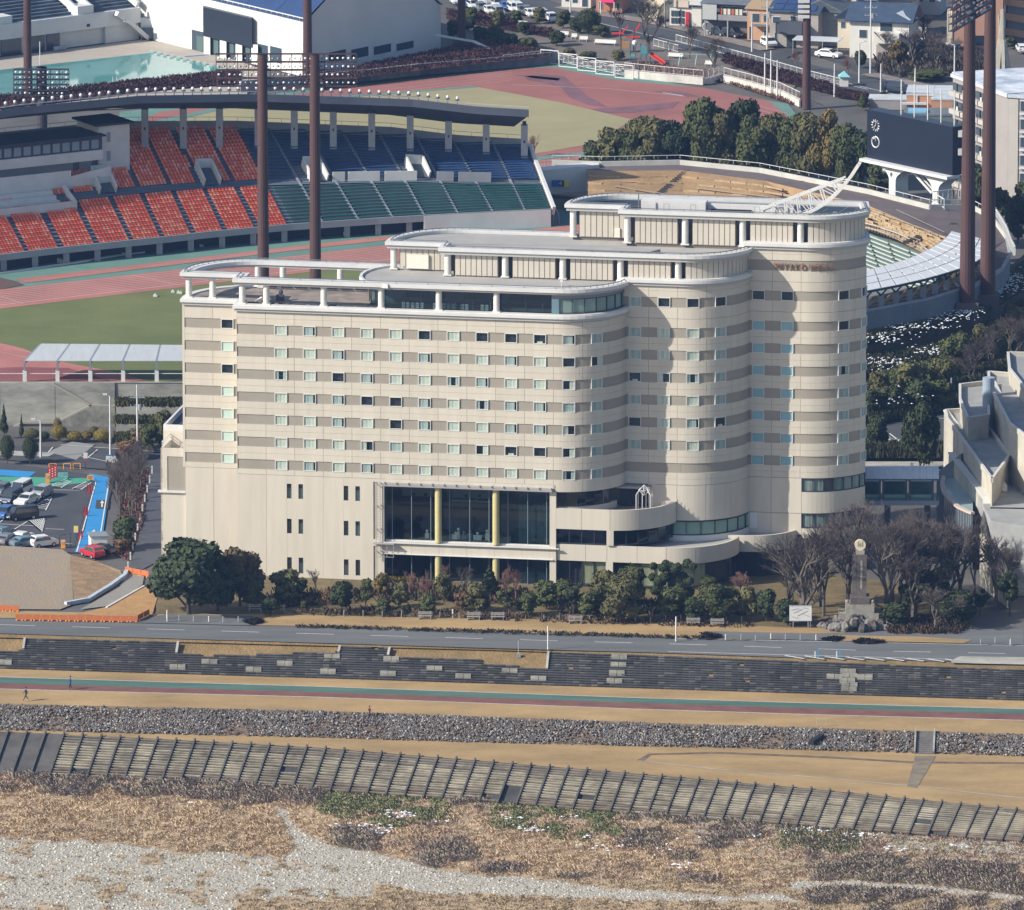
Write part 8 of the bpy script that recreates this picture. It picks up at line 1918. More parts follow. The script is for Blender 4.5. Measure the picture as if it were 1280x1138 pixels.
# garden in front of the hotel
GT = [(236,768,122,98,'round','dark','huge dark evergreen tree at the left hotel corner',True),(300,758,66,78,'round','brown','brownish olive tree right of the huge evergreen',True),(272,764,60,66,'round','dark','dark lower tree between the huge evergreen and the brownish tree',True),
 (318,762,34,40,'round','mid','small pale leaved tree right of the brownish olive tree',False),(356,753,52,42,'round','olive','olive tree with red tips beside the slit windows',False),(427,764,36,40,'round','dark','round dark small tree before the plain wall',False),
 (457,764,26,44,'pine','mid','slender layered tree right of the round dark one',False),(500,759,28,34,'round','olive','light olive small tree under the lower left glazing',False),(554,752,28,38,'round','olive','reddish olive tree before the first yellow column',False),
 (612,748,32,46,'cone','dark','dark conifer before the second yellow column',False),(597,766,42,38,'round','olive','wide olive tree below the dark conifer',False),(660,770,30,32,'round','mid','small green tree left of the pier tree',False),(737,772,34,36,'round','mid','small green tree left of the broad yellow green one',False),(535,768,26,26,'round','mid','low green tree under the left yellow column',False),(480,768,24,22,'round','mid','low green bush right of the slender layered tree',False),(338,770,30,24,'round','dark','dark bush between the benches and the olive tree',False),(870,778,40,34,'round','dark','dark bush at the foot of the right tall twin',False),(985,782,40,36,'round','dark','dark bush left of the notice board',False),(1120,784,44,34,'round','dark','dark bush right of the rocks',False),(636,771,32,38,'pine','mid','green layered tree right of the wide olive one',False),(578,763,26,26,'round','rust','low rusty round tree left of the wide olive tree',False),
 (683,761,38,38,'round','mid','green tree before the pier of the glazed opening',False),(717,770,34,46,'pine','dark','dark open tree below the pale curtained window',False),(752,765,44,56,'round','olive','leaning olive tree left of the tall pair',False),(779,778,62,62,'round','olive','broad yellow green tree in front of the podium',True),(790,762,48,60,'round','mid','greyish green tree behind the broad yellow green one',False),
 (826,768,44,70,'pine','dark','tall dark tree left of its twin by the podium',True),(856,770,42,72,'pine','dark','tall dark tree right of its twin by the podium',True),(842,775,50,44,'round','mid','lower green tree between the tall dark twins',False),(896,776,60,50,'round','mid','wide round green tree before the third podium curve',True),(935,776,34,46,'round','olive','narrow olive tree left of the bare tree group',False),
 (958,777,34,44,'round','dark','dark green tree at the left foot of the bare trees',False),(886,745,30,26,'round','mid','small tree top behind the wide round one',False),(706,752,26,30,'round','mid','small green tree behind the dark open one',False),(1165,775,86,74,'pine','dark','spreading dark pine right of the monument',True),(1145,770,60,60,'pine','dark','dark pine close behind the monument',True),(1197,782,56,46,'round','dark','low dark evergreen at the path to the hall',True),(1262,770,40,60,'pine','dark','dark conifer at the lower right edge',False),(1225,770,26,34,'pine','dark','thin dark pine before the front wall of the hall',False),
 (380,764,12,14,'round','mid','tiny green bush left of the round dark tree',False),(510,766,12,14,'cone','dark','tiny blue green conifer below the light olive tree',False),(410,756,20,20,'round','rust','small rusty bush beside the round dark tree',False),(376,745,22,24,'round','mid','low green bush before the third slit window pair',False),(478,745,24,30,'round','gold','yellow leaved bush at the left end of the lower glazing',False)]
for a in GT: tree(*a[:7],big=a[7])
for a in [(1005,780,132,132,0,'wide bare tree left of the stone monument'),(1030,770,96,126,1,'bare tree just left of the stone monument'),(1108,778,112,140,0,'tall bare tree whose roots clutch the rocks'),(1135,770,130,140,1,'broad bare tree under the covered bridge'),(1185,765,110,130,0,'bare tree before the curved lobby glass'),(1218,745,70,110,1,'pale branched bare tree before the concrete wall'),(1262,765,70,100,1,'bare tree at the right edge by the broad stair'),(985,770,60,80,2,'small bare tree at the left of the bare group'),(1080,752,110,130,2,'thin bare tree behind the monument'),(1115,760,110,120,2,'thin bare tree below the footbridge roof'),
          (395,744,26,34,2,'thin bare tree before the plain podium wall'),(530,764,34,52,3,'reddish bare tree before the left lower glazing'),(512,752,26,40,3,'small reddish bare tree by the lower glazing'),(578,752,40,48,2,'pale bare tree between the yellow columns'),(632,760,26,56,3,'reddish bare tree right of the second yellow column'),(930,762,44,52,3,'red brown bare tree before the podium end'),(558,735,22,32,3,'tiny bare tree at the first yellow column'),(645,752,30,44,3,'low reddish bare tree before the right glazing'),(1075,750,20,30,3,'tiny red bare tree behind the monument'),(248,720,26,50,2,'bare top showing above the huge evergreen'),(1025,758,120,110,1,'low bare tree at the back of the left bare group'),(1060,752,120,118,0,'bare tree behind the pillar of the monument'),(1150,752,120,122,0,'rear bare tree right of the monument'),(1200,758,90,112,2,'bare tree between pine and concrete wall'),(1142,778,110,96,2,'low spreading bare tree right of the rocks'),(990,762,90,96,1,'bare tree nearest the podium curve'),(1125,764,110,140,1,'leaning bare tree behind the pines'),(1245,760,90,100,2,'bare tree over the foot of the broad stair'),(1170,788,90,60,2,'low bare thicket before the pines'),(1010,778,80,60,2,'low bare thicket behind the notice board')]: bare(*a)
for i,a in enumerate([(150,655,44,96,0),(165,668,46,104,1),(158,625,44,76,2),(176,610,36,66,0),(146,618,34,58,2),(170,640,40,80,2)]): bare(*a,['front left','front right','middle','rear right','rear left','inner'][i]+' bare tree in the strip beside the blue lane')
for a in [(158,686,38,44,'round','dark','dark evergreen at the foot of the bare trees by the driveway'),(152,690,22,18,'round','rust','rusty bush between shed and driveway')]: tree(*a)
# clipped trees,cypresses,yellow shrubs by the retaining wall
for a in [(9,580,20,38,'ball','dark','left clipped round tree beside the street'),(38,580,22,36,'ball','dark','right clipped round tree beside the street'),(5,548,13,45,'cone','dark','tall cypress at the left edge by the retaining wall'),(27,550,8,34,'cone','dark','slim cypress before the retaining wall')]: tree(*a)
for i,a in enumerate([(40,551,22,16,'olive'),(56,551,14,12,'dark'),(74,552,22,22,'yellow'),(72,547,12,26,'gold'),(92,552,24,14,'yellow'),(108,552,18,14,'gold'),(128,553,24,17,'yellow'),(118,550,14,18,'olive')]): tree(a[0],a[1],a[2],a[3],'ball',a[4],['first','second','third','fourth','fifth','sixth','seventh','eighth'][i]+' shrub from the left below the retaining wall',name='wall_shrub',group='shrubs below the retaining wall')
for i,a in enumerate([(160,574,40,24,'rust'),(188,566,30,40,'mid'),(175,560,30,30,'brown'),(203,556,26,46,'olive')]): tree(a[0],a[1],a[2],a[3],'round',a[4],['low rusty','green','brown','tall olive'][i]+' shrub between the wall and the hotel annex',name='wall_shrub')
# clump behind the grass bank (ground there is lower than the walkway)
ORDN = ['first','second','third','fourth','fifth','sixth','seventh','eighth','ninth','tenth','eleventh','twelfth','thirteenth','fourteenth','fifteenth','sixteenth','seventeenth','eighteenth']
cl = [(744,208,40,34,'mid'),(766,209,48,52,'olive'),(790,210,52,60,'mid'),(808,211,58,68,'olive'),(836,212,52,64,'dark'),(852,206,50,56,'mid'),(878,213,66,96,'mid'),(900,214,58,80,'olive'),(930,210,64,90,'dark'),(945,218,56,76,'mid'),(966,217,52,78,'olive'),(988,220,54,80,'mid'),(1012,222,62,84,'olive'),(1034,224,58,90,'gold'),(1056,228,52,78,'mid'),(1078,231,50,72,'dark'),(1100,240,44,42,'mid'),(1225,272,46,70,'dark')]
for i,a in enumerate(cl): tree(a[0],a[1]+8,a[2],a[3]+8,'round',a[4],ORDN[i]+' evergreen from the left in the clump behind the grass bank',big=a[2] > 50,group='evergreens behind the grass bank')
# slope under the stadium bend and beside the apartments
rl = [(1088,520,36,40,'round','dark'),(1112,516,40,40,'round','mid'),(1150,512,44,44,'round','dark'),(1176,508,40,40,'round','mid'),(1098,506,34,50,'round','olive'),(1122,496,40,44,'round','mid'),(1140,500,54,56,'round','olive'),(1166,488,46,46,'round','mid'),(1180,496,40,56,'round','olive'),(1200,454,34,46,'round','mid'),(1190,470,44,56,'round','mid'),(1226,440,32,40,'round','olive'),(1244,430,34,36,'round','mid'),(1268,420,40,44,'round','olive'),(1284,405,36,40,'round','mid'),(1272,300,40,64,'round','dark'),(1248,272,34,44,'round','mid'),(1285,270,40,50,'round','mid')]
for i,a in enumerate(rl): tree(a[0],a[1]+4,a[2],a[3],a[4],a[5],ORDN[i]+' evergreen among the planting right of the hotel tower',z=.3,group='evergreens right of the hotel tower')
for i,a in enumerate([(1216,486,50,64,0),(1240,470,56,70,1),(1264,460,60,72,0),(1285,450,60,76,1),(1196,492,40,50,2),(1248,250,50,60,2),(1272,252,44,60,0)]): bare(*a,ORDN[i]+' bare tree right of the hotel tower',group='bare trees right of the hotel tower')
for a in [(1150,590,54,92,'round','dark','rounded evergreen standing in the rear car park'),(1095,566,36,50,'round','dark','dark evergreen touching the tower edge by the rear car park'),(1135,575,26,34,'round','dark','small dark tree left of the rounded evergreen')]: tree(*a,big=True)
hedge('dark_hedge',[(1040,520),(1090,516),(1190,496),(1240,470),(1240,490),(1190,512),(1090,530),(1040,534)],.4,1500,M_hg,'dark hedge between the planted slope and the rear car park',h=1.2,spread=.7)
# town trees
for a in [(736,44,34,34,'ball','dark','dense dark round tree beside the park benches'),(722,42,26,22,'round','dark','lower dark tree left of the round one'),(750,46,30,16,'round','mid','low green shrub right of the round tree'),(674,30,20,22,'round','olive','yellowish street tree in the top car park'),(645,30,18,18,'round','mid','small green street tree in the top car park'),(600,58,26,26,'round','dark','dark tree right of the bushy footed mast'),(618,62,30,30,'round','dark','dark tree above the maroon shrub point'),(636,66,34,26,'round','dark','wide dark tree by the retaining wall end'),(660,66,30,20,'round','mid','green bush behind the white fence'),(695,58,26,20,'round','dark','dark bush behind the goal frames'),(567,50,22,26,'round','dark','dark tree left of the mast'),(585,40,22,20,'round','dark','dark tree behind the mast'),(622,34,20,22,'round','olive','olive street tree among the parked cars'),(590,26,18,18,'round','mid','green street tree left of the parked cars'),(704,36,22,24,'round','mid','green tree left of the dark round park tree'),(655,44,20,18,'round','dark','dark shrub on the open park ground'),(712,72,22,12,'round','olive','low olive shrub by the rocks'),(735,76,26,12,'round','mid','low green shrub by the rocks'),(772,76,20,14,'round','olive','small olive shrub at the play tower'),(1075,86,20,24,'round','dark','dark garden tree before the white house'),(1122,82,30,34,'round','brown','brown green bush in the scrub'),(1160,100,60,12,'round','mid','flat green shrub on the far verge'),(1103,128,14,14,'round','olive','little round tree at the fence end'),(1078,138,20,22,'cone','mid','green conifer left of the scoreboard'),(1262,60,20,14,'round','mid','small shrub by the spire monument')]: tree(*a)
for a in [(810,66,62,74,0,'large bare tree in the middle of the park'),(862,74,44,52,1,'bare tree beside the teal swing'),(893,88,40,44,0,'bare tree at the right end of the park'),(775,50,34,40,2,'thin bare tree left of the large bare one'),(1060,100,20,34,3,'reddish bare street tree'),(995,90,16,30,3,'thin street tree behind the white poles'),(1142,84,70,50,2,'tangled bare scrub left on the slope'),(1172,88,70,50,0,'tangled bare scrub right on the slope'),(1112,76,44,40,2,'tangled bare scrub beside the white house'),(1155,66,50,48,2,'thin bare tree behind the scrub'),(1205,92,50,30,2,'bare scrub behind the twin masts'),(668,196,24,30,3,'small bare bush at the right end of the grandstand'),(1205,230,30,56,3,'reddish bare tree below the apartment building')]: bare(*a)
# undergrowth
hedge('garden_shrubs',[(330,746),(470,738),(500,730),(560,736),(680,742),(690,760),(560,752),(470,752),(330,762)],.0,600,[mat('shrub_rust',(.13,.075,.05)),mat('shrub_plum',(.07,.055,.045)),mat('shrub_oliv',(.08,.085,.035))],'rusty low shrubs along the hotel front',h=.8,soil=False,spread=.8,k=5)
hedge('garden_shrubs',[(360,766),(470,760),(560,764),(700,772),(950,782),(940,786),(700,779),(560,773),(380,770)],.0,330,[mat('shrub_rust',(.15,.08,.055)),mat('shrub_plum',(.09,.055,.055)),mat('shrub_dk',(.05,.05,.03))],'dark undergrowth at the garden edge',h=.5,soil=False,spread=.8,k=5)
hedge('garden_shrubs',[(1112,778),(1150,774),(1205,782),(1200,793),(1112,793)],.0,500,[mat('shrub_rust',(.15,.08,.055)),mat('shrub_dk',(.05,.05,.03))],'undergrowth round the monument',h=.7,soil=False,spread=.8,k=5)
hedge('garden_shrubs',[(700,752),(900,758),(940,770),(700,768)],.0,500,[mat('shrub_plum',(.09,.055,.055)),mat('shrub_dk',(.05,.05,.03))],'dark undergrowth before the podium',h=.9,soil=False,spread=.8,k=5)
hedge('yellow_flowers',[(475,724),(520,725),(520,728),(475,728)],.0,160,[LM['yellow']],'yellow flowering strip at the foot of the left glazing',h=.5,soil=False)
hedge('verge_plants',[(370,781.5),(650,789),(880,796),(880,799),(650,792.5),(370,784)],.05,420,[mat('shrub_dk',(.05,.05,.03)),mat('shrub_plum',(.09,.055,.055))],'dark thin plant strip along the lawn kerb',h=.22,soil=False,spread=.6)
for i,P_x in enumerate(([(878,797),(880,792),(898,794),(900,797),(885,799)],[(1030,800),(1042,797),(1054,798),(1046,801)],[(1064,803),(1080,799),(1105,802),(1090,804)],[(305,777),(322,774),(330,778),(315,781)])): hedge('dark_groundcover',P_x,.12,130,[mat('cover_black',(.022,.022,.02))],['oval','small','long','left'][i]+' dark plant bed beside the road',h=.25,soil=True)
hedge('scrub',[(1100,70),(1160,60),(1225,70),(1225,92),(1120,96),(1095,90)],0,1100,[mat('scrub_plum',(.12,.09,.09)),mat('scrub_br',(.16,.12,.10)),mat('scrub_ol',(.08,.085,.05))],'purple brown scrub on the far slope',h=1.2,spread=.9)
hedge('carpark_plants',[(565,18),(600,14),(700,40),(690,48),(600,30)],0,300,HM,'maroon plants between the rows of parked cars',soil=False)
hedge('drive_bed',[(146,590),(186,585),(180,650),(160,700),(140,690),(150,640)],.05,700,[mat('bed_rust',(.17,.08,.055)),mat('bed_br',(.12,.08,.06))],'rust coloured ground plants beside the driveway',h=.25)

# ================================================================== VEHICLES
M_tyre = mat('tyre',(.02,.02,.022)); M_rim = mat('wheel_rim',(.45,.46,.48),rough=.35,metal=.4); M_cg = mat('car_glass',(.025,.035,.045),rough=.08,spec=.8); M_hl = mat('headlight',(.75,.77,.78),rough=.2); M_tl = mat('tail_light',(.4,.02,.02),rough=.3)
def car_meshes(kind):
    prof = {'van': [(-2.2,.35),(2.15,.35),(2.25,.75),(2.1,1.0),(1.55,1.15),(1.0,1.8),(-2.05,1.85),(-2.25,1.0)],'sedan': [(-2.2,.3),(2.2,.3),(2.3,.65),(2.1,.85),(1.05,.95),(.35,1.42),(-1.1,1.45),(-1.75,1.0),(-2.2,.95),(-2.3,.6)],'hatch': [(-1.8,.3),(1.85,.3),(1.95,.7),(1.75,.92),(1.05,1.05),(.45,1.55),(-1.4,1.6),(-1.85,1.05),(-1.9,.6)]}[kind]
    zb = 1.0 if kind == 'van' else .93; mb = MB(); n = len(prof);
    def yw(z): return .85 if z < zb+.03 else .85-.17*min(1,(z-zb)/.6)
    vs = [(x,-yw(z),z) for x,z in prof]+[(x,yw(z),z) for x,z in prof]; mb.add(vs,[tuple(range(n)),tuple(range(2*n-1,n-1,-1))]+[(i,n+i,n+(i+1) % n,(i+1) % n) for i in range(n)])
    top = max(z for x,z in prof); xs_ = [x for x,z in prof if z > top-.1]; xf,xr = max(xs_),min(xs_); R = {'body': mb}
    gz0,gz1 = zb+.06,top-.12; lf = {'van': .42,'sedan': .62,'hatch': .5}[kind]; rr = {'van': .12,'sedan': .5,'hatch': .35}[kind]
    for sgn,nm in ((-1,'side_window'),(1,'side_window')):
        g = MB(); y0,y1 = sgn*(yw(gz0)+.012),sgn*(yw(gz1)+.012); q = [(xr-rr+.1,y0,gz0),(xf+lf-.1,y0,gz0),(xf+.02,y1,gz1),(xr+.05,y1,gz1)]
        g.add(q if sgn < 0 else q[::-1],[(0,1,2,3)]); R[nm+str(sgn)] = g
    fx0 = {'van': 1.5,'sedan': 1.0,'hatch': 1.0}[kind]; g = MB(); g.add([(fx0,-.74,zb+.1),(fx0,.74,zb+.1),(xf+.05,.66,top-.06),(xf+.05,-.66,top-.06)],[(0,1,2,3)]); g.v = [(x+.05,y,z+.03) for x,y,z in g.v]; R['windscreen'] = g
    bx = {'van': -2.17,'sedan': -1.7,'hatch': -1.8}[kind]; g = MB(); g.add([(bx-.04,.7,zb+.12),(bx-.04,-.7,zb+.12),(xr-.1,-.64,top-.1),(xr-.1,.64,top-.1)],[(0,1,2,3)]); R['rear_window'] = g
    return R
def wheel():
    mb = MB(); mb.tube((0,-.1,0),(0,.1,0),.31,n=12); r = MB(); r.tube((0,-.11,0),(0,.11,0),.19,n=10); return mb.mesh('wheel',M_tyre),r.mesh('rim',M_rim)
WHL = wheel(); CM = {}
def car(x,y,kind,col,rz,label,z=.06,sc=1.0,name='parked_car'):
    P = G(x,y,z); key = (kind,col)
    paint = mat('paint_%d_%d_%d' % tuple(int(c*99) for c in col),col,rough=.3,spec=.6)
    if kind not in CM: CM[kind] = car_meshes(kind)
    t = thing(name,label,'van' if kind == 'van' else 'car',(P[0],P[1]+.9,z),radians(rz)); t.scale = (sc,)*3
    R_ = CM[kind]; part(t,'body',R_['body'],paint)
    for k in ('side_window-1','side_window1','windscreen','rear_window'): part(t,k.rstrip('-1'),R_[k],M_cg)
    L_ = {'van': 1.35,'sedan': 1.4,'hatch': 1.15}[kind]; xe = {'van': 2.2,'sedan': 2.22,'hatch': 1.88}[kind]
    for sx in (-1,1):
        for sy in (-.8,.8): o = link('wheel',WHL[0],t,(sx*L_,sy,.31)); link('rim',WHL[1],o)
    for sy in (-.6,.6):
        mb = MB(); mb.box(xe-.08,xe+.04,sy-.17,sy+.17,.62,.78); part(t,'headlight',mb,M_hl); mb = MB(); mb.box(-xe-.05,-xe+.1,sy-.14,sy+.14,.68,.9); part(t,'tail_light',mb,M_tl)
    mb = MB(); mb.box(xe,xe+.06,-.3,.3,.45,.58); part(t,'number_plate',mb,mat('plate_white',(.6,.6,.58)))
WHT,BLK,SLV,BLU,GRY,TEAL,REDC = (.72,.72,.71),(.02,.022,.03),(.36,.38,.40),(.05,.14,.36),(.15,.17,.19),(.12,.2,.25),(.45,.03,.04)
for a in [(1,620,'hatch',GRY,-110,'dark grey car cut by the left edge beside the green patch'),(14,630,'van',(.03,.045,.08),-112,'dark navy van between the white minivan and the edge'),(26,619,'van',WHT,-112,'white minivan behind the white saloon'),(33,632,'sedan',WHT,-116,'white saloon car at the hatched triangle'),(52,623,'hatch',SLV,-116,'silver hatchback at the end of the upper car row'),(5,649,'hatch',BLU,-112,'bright blue car in the middle row'),(27,651,'van',BLK,-152,'large black van at the end of the middle row'),
          (4,674,'hatch',TEAL,60,'teal blue car in the lowest row at the left edge'),(10,681,'sedan',GRY,60,'slate grey car in front of the lowest row'),(27,679,'sedan',WHT,66,'white car in the lowest row'),(33,685,'sedan',TEAL,30,'dull teal car nearest the gravel lot'),(54,685,'hatch',WHT,30,'white hatchback nearest the gravel lot'),(115,698,'hatch',REDC,125,'red car beside the prefab shed'),(124,695,'sedan',BLK,150,'black car half behind the prefab shed'),
          (961,59,'hatch',WHT,-70,'small white car parked before the orange house'),(1036,73,'sedan',WHT,-30,'white car beside the carport'),(1120,117,'van',(.025,.035,.06),-20,'dark blue van driving on the far street'),(916,47,'hatch',BLK,-40,'dark car under the balcony house'),(898,45,'hatch',(.04,.05,.06),-40,'second dark car deeper under the balcony house'),(1195,64,'sedan',WHT,90,'white car seen from behind above the scrub'),(1278,66,'sedan',WHT,95,'white car at the right edge by the stairs building'),(1140,48,'sedan',TEAL,10,'teal car beside the cream garden shed'),(1122,53,'hatch',SLV,-30,'silver car beside the white house')]: car(*a)
# rows of parked cars in the top car park
k_ = 0
for r_,(x0,y0,n_) in enumerate(((570,6,6),(600,4,8),(648,16,5))):
    for i in range(n_):
        x = x0+i*10.5; y = y0+i*2.9; car(x,y,('hatch','sedan','van')[(i*7+r_) % 3],[WHT,SLV,WHT,GRY,WHT,BLU][(i*5+r_*2) % 6],-75,ORDN[i]+' car from the left in the '+['near','far','right'][r_]+' row of the top car park',sc=.9); k_ += 1

# ================================================================== CAR PARK FURNITURE
def W3(t,name,m,*bx):
    for b in bx: mb = MB(); mb.box(*b); part(t,name,mb,m)
sh_ = thing('prefab_shed','small white prefab shed with a grey roof at the exit lane','shed',G(114,690,0),radians(10)); W3(sh_,'wall',M_stw,(0,2.2,0,2.6,.1,2.0)); W3(sh_,'roof',mat('shed_roof',(.20,.24,.28)),(-.15,2.4,-.15,2.8,2.0,2.15)); W3(sh_,'side_panel',M_stg,(2.2,2.25,.5,2.0,.6,1.8))
M_red = mat('banner_red',(.50,.03,.04)); M_orn = mat('orange_box',(.78,.33,.05))
for i,(x,y) in enumerate(((62,603),(65.5,601.5),(69,600))):
    t = thing('banner',['left','middle','right'][i]+' red vertical banner with white writing in the car park','banner',G(x,y,0)); mb = MB(); mb.tube((-.2,0,0),(-.2,0,2.2),.03,n=5); part(t,'pole',mb,M_stdk); W3(t,'cloth',M_red,(-.18,.22,-.02,.02,.35,2.1)); W3(t,'writing',M_trim,*[(-.05,.1,-.04,-.02,.6+k*.35,.78+k*.35) for k in range(4)])
t = thing('ticket_machine','orange box left of the red banners','ticket machine',G(57,605,0)); W3(t,'box',M_orn,(0,.55,0,.5,0,1.35)); W3(t,'face',M_stg,(.1,.45,-.03,0,.8,1.2))
t = thing('ticket_machine','small orange box beside the car park gate','ticket machine',G(76,686,0)); W3(t,'box',M_orn,(0,.6,0,.5,0,1.1)); W3(t,'face',M_stg,(.1,.5,-.03,0,.6,.95))
for i,(x,y) in enumerate(((112,618),(107.5,646),(101,675))):
    t = thing('barrier_banner',['upper','middle','lower'][i]+' red leaning banner frame along the blue lane','banner',G(x,y,0)); W3(t,'cloth',M_red,(-.35,-.08,0,.05,.1,1.3),(.05,.3,.1,.15,.15,1.2)); mb = MB(); mb.beam((-.5,0,0),(-.2,0,1.5),.05,.05,up=(0,1,0)); part(t,'frame',mb,M_stdk)
t = thing('price_sign','yellow sign with blue foot beside the lower red banner','sign',G(95,672,0)); W3(t,'post',M_stdk,(-.05,.05,0,.1,0,.7)); W3(t,'board',mat('sign_yellow2',(.7,.6,.2)),(-.3,.3,-.05,.0,.7,1.6)); W3(t,'blue_edge',mat('sign_blue',(.03,.13,.42)),(-.3,.3,-.06,.0,.5,.7))
t = thing('price_sign','orange sign at the top corner of the blue lane','sign',G(113,603,0)); W3(t,'post',M_stdk,(-.05,.05,0,.1,0,.4)); W3(t,'board',M_orn,(-.45,.45,-.05,.0,.4,1.0)); W3(t,'text_line',M_stdk,(-.3,.3,-.07,-.05,.75,.82),(-.3,.2,-.07,-.05,.55,.62))
t = thing('map_board','blue edged white board on legs beside the bare trees','notice board',G(140,583,0)); W3(t,'leg',M_stg,(-.6,-.5,0,.1,0,1.0),(.5,.6,0,.1,0,1.0)); W3(t,'board',M_trim,(-.85,.85,-.05,.03,.55,1.55)); W3(t,'top_edge',mat('sign_blue',(.03,.13,.42)),(-.85,.85,-.07,.03,1.5,1.62)); mb = MB(); mb.beam((-.5,-.07,1.2),(.5,-.07,.8),.02,.04); part(t,'route_line',mb,M_stg)
t = thing('parking_sign','white square sign with red foot above the street','sign',G(107,588,0)); W3(t,'post',M_stdk,(-.04,.04,0,.08,0,1.3)); W3(t,'board',M_trim,(-.3,.3,-.05,.0,1.7,2.5)); W3(t,'red_foot',M_red,(-.12,.12,-.04,.04,1.3,1.65))
t = thing('bicycles','turquoise board and rack beside the red banners','bicycle rack',G(76,598,0)); W3(t,'board',mat('rack_teal',(.15,.38,.40),noise=.5,scale=3),(-.4,1.0,0,.1,.1,.8))
for i,x in enumerate((66,84,96)): t = thing('arch_barrier',['left','middle','right'][i]+' orange arch barrier at the car park entrance','barrier',G(x,587-.2*i,0)); mb = MB(); mb.tube((-.5,0,0),(-.5,0,.8),.06,n=6); mb.tube((-.5,0,.8),(.5,0,.8),.06,n=6); mb.tube((.5,0,.8),(.5,0,0),.06,n=6); part(t,'arch',mb,M_orn)
t = thing('pipe_gate','dark bent pipe frame at the car park corner','gate',G(80,684,0)); mb = MB(); mb.tube((-.6,0,0),(-.6,0,1.6),.06,n=6); mb.tube((-.6,0,1.6),(.9,0,1.9),.06,n=6); mb.tube((.9,0,1.9),(.9,0,0),.06,n=6); part(t,'pipe',mb,M_stdk)
for i in range(16):
    x,y = (120-i*1.75,604+i*5.2); t = thing('lane_post',ORDN[i]+' dark lane post from the top beside the blue lane','post',G(x,y,0),group='posts beside the blue lane'); mb = MB(); mb.tube((0,0,0),(0,0,.6),.05,n=6); part(t,'post_tube',mb,M_stdk)
for i in range(11):
    t_ = i/10; x,y = 190-t_*30,592+t_*120; t = thing('bollard',ORDN[i]+' white bollard from the top along the driveway','bollard',G(x,y,0),group='bollards along the driveway'); W3(t,'tube',M_trim,(-.1,.1,-.1,.1,0,1.05)); W3(t,'band',M_stg,(-.11,.11,-.11,.11,.7,.8))
lamp('white lamp post before the retaining wall',51,572,5.2,arm=-.8); lamp('tall white lamp post at the map board',138,570,8.5,arm=-.5); lamp('white utility pole with many fittings beside the planting steps',172,572,10.4,'wire',M_stw); lamp('thin white post on the left track rim',144,490,2.2,'pole'); lamp('dark lamp post behind the rear car park',1189,512,4.6,'pole',M_stg)
# orange striped barrier boards
bm = mat('barrier_print',(.75,.20,.05),rough=.6); nt = bm.node_tree; wv = nt.nodes.new('ShaderNodeTexWave'); wv.wave_type = 'BANDS'; wv.bands_direction = 'DIAGONAL'; wv.inputs['Scale'].default_value = 2.4; cr_ = nt.nodes.new('ShaderNodeValToRGB'); cr_.color_ramp.interpolation = 'CONSTANT'; cr_.color_ramp.elements[0].color = (.72,.17,.05,1); cr_.color_ramp.elements[1].position = .55; cr_.color_ramp.elements[1].color = (.22,.12,.05,1); tc = nt.nodes.new('ShaderNodeTexCoord'); nt.links.new(tc.outputs['Object'],wv.inputs[0]); nt.links.new(wv.outputs[0],cr_.inputs[0]); nt.links.new(cr_.outputs[0],nt.nodes['Principled BSDF'].inputs[0])
def boards(pts,lab,n):
    P,Q = G(*pts[0],0),G(*pts[1],0); a = atan2(Q[1]-P[1],Q[0]-P[0]); L = hypot(Q[0]-P[0],Q[1]-P[1])/n
    for i in range(n):
        p = lerp(P,Q,i/n); t = thing('barrier_board',(ORDN[i]+' ' if n > 1 else '')+lab,'barrier',p,a,group='orange striped barrier boards'); W3(t,'board',bm,(.04,L-.04,0,.06,.12,.82)); W3(t,'foot',M_orn,(.1,.3,-.25,.3,0,.12),(L-.3,L-.1,-.25,.3,0,.12))
boards([(19,775.5),(172,778)],'orange striped board from the left of the long row',14); boards([(172,777),(187,769)],'orange striped board from the left of the row turning back',2); boards([(-4,764),(24,765)],'orange striped board from the left of the short upper row',3); boards([(156,716),(186,722)],'orange board from the left closing the driveway',3)
# ================================================================== ROADSIDE AND GARDEN FURNITURE
M_bw = mat('bench_wood',(.30,.28,.25),noise=.2,scale=3)
bp_ = thing('garden_bench','x','bench',(0,0,0));
for k in range(3): W3(bp_,'seat_slat',M_bw,(-.9,.9,-.3+k*.2,-.14+k*.2,.42,.47))
for k in range(2): W3(bp_,'back_slat',M_bw,(-.9,.9,.3,.35,.58+k*.2,.74+k*.2))
for x in (-.8,.7): W3(bp_,'leg',M_stg,(x,x+.1,-.3,.35,0,.42)); W3(bp_,'back_post',M_stg,(x,x+.1,.35,.42,0,1.0))
for i,(x,y) in enumerate(((319,765),(348,765.5),(531,774),(592,775),(622,775),(719,779.5),(866.5,782),(896.5,783))): place(bp_,USED,G(x,y,.03),0,['first','second','third','fourth','fifth','sixth','seventh','eighth'][i]+' grey slatted bench from the left on the garden lawn',group='benches on the garden lawn')
PB_ = [(209,777),(224,776),(242,777),(261,777.5),(279,778),(298,777.5),(907,800),(926.5,800),(944.5,801),(963.5,799),(982,799.5),(1000.5,800),(1020,800.5),(1226,806),(1244,804),(1263,806)]
for i,(x,y) in enumerate(PB_):
    t = thing('bollard',(ORDN[i] if i < 6 else ORDN[i-6])+(' short post from the left before the left garden corner' if i < 6 else ' short post from the left along the apron before the monument'),'bollard',G(x,y,.1),group='short posts along the road'); mb = MB(); mb.tube((0,0,0),(0,0,.75),.08,n=7); part(t,'tube',mb,M_stg if i % 3 else M_trim);
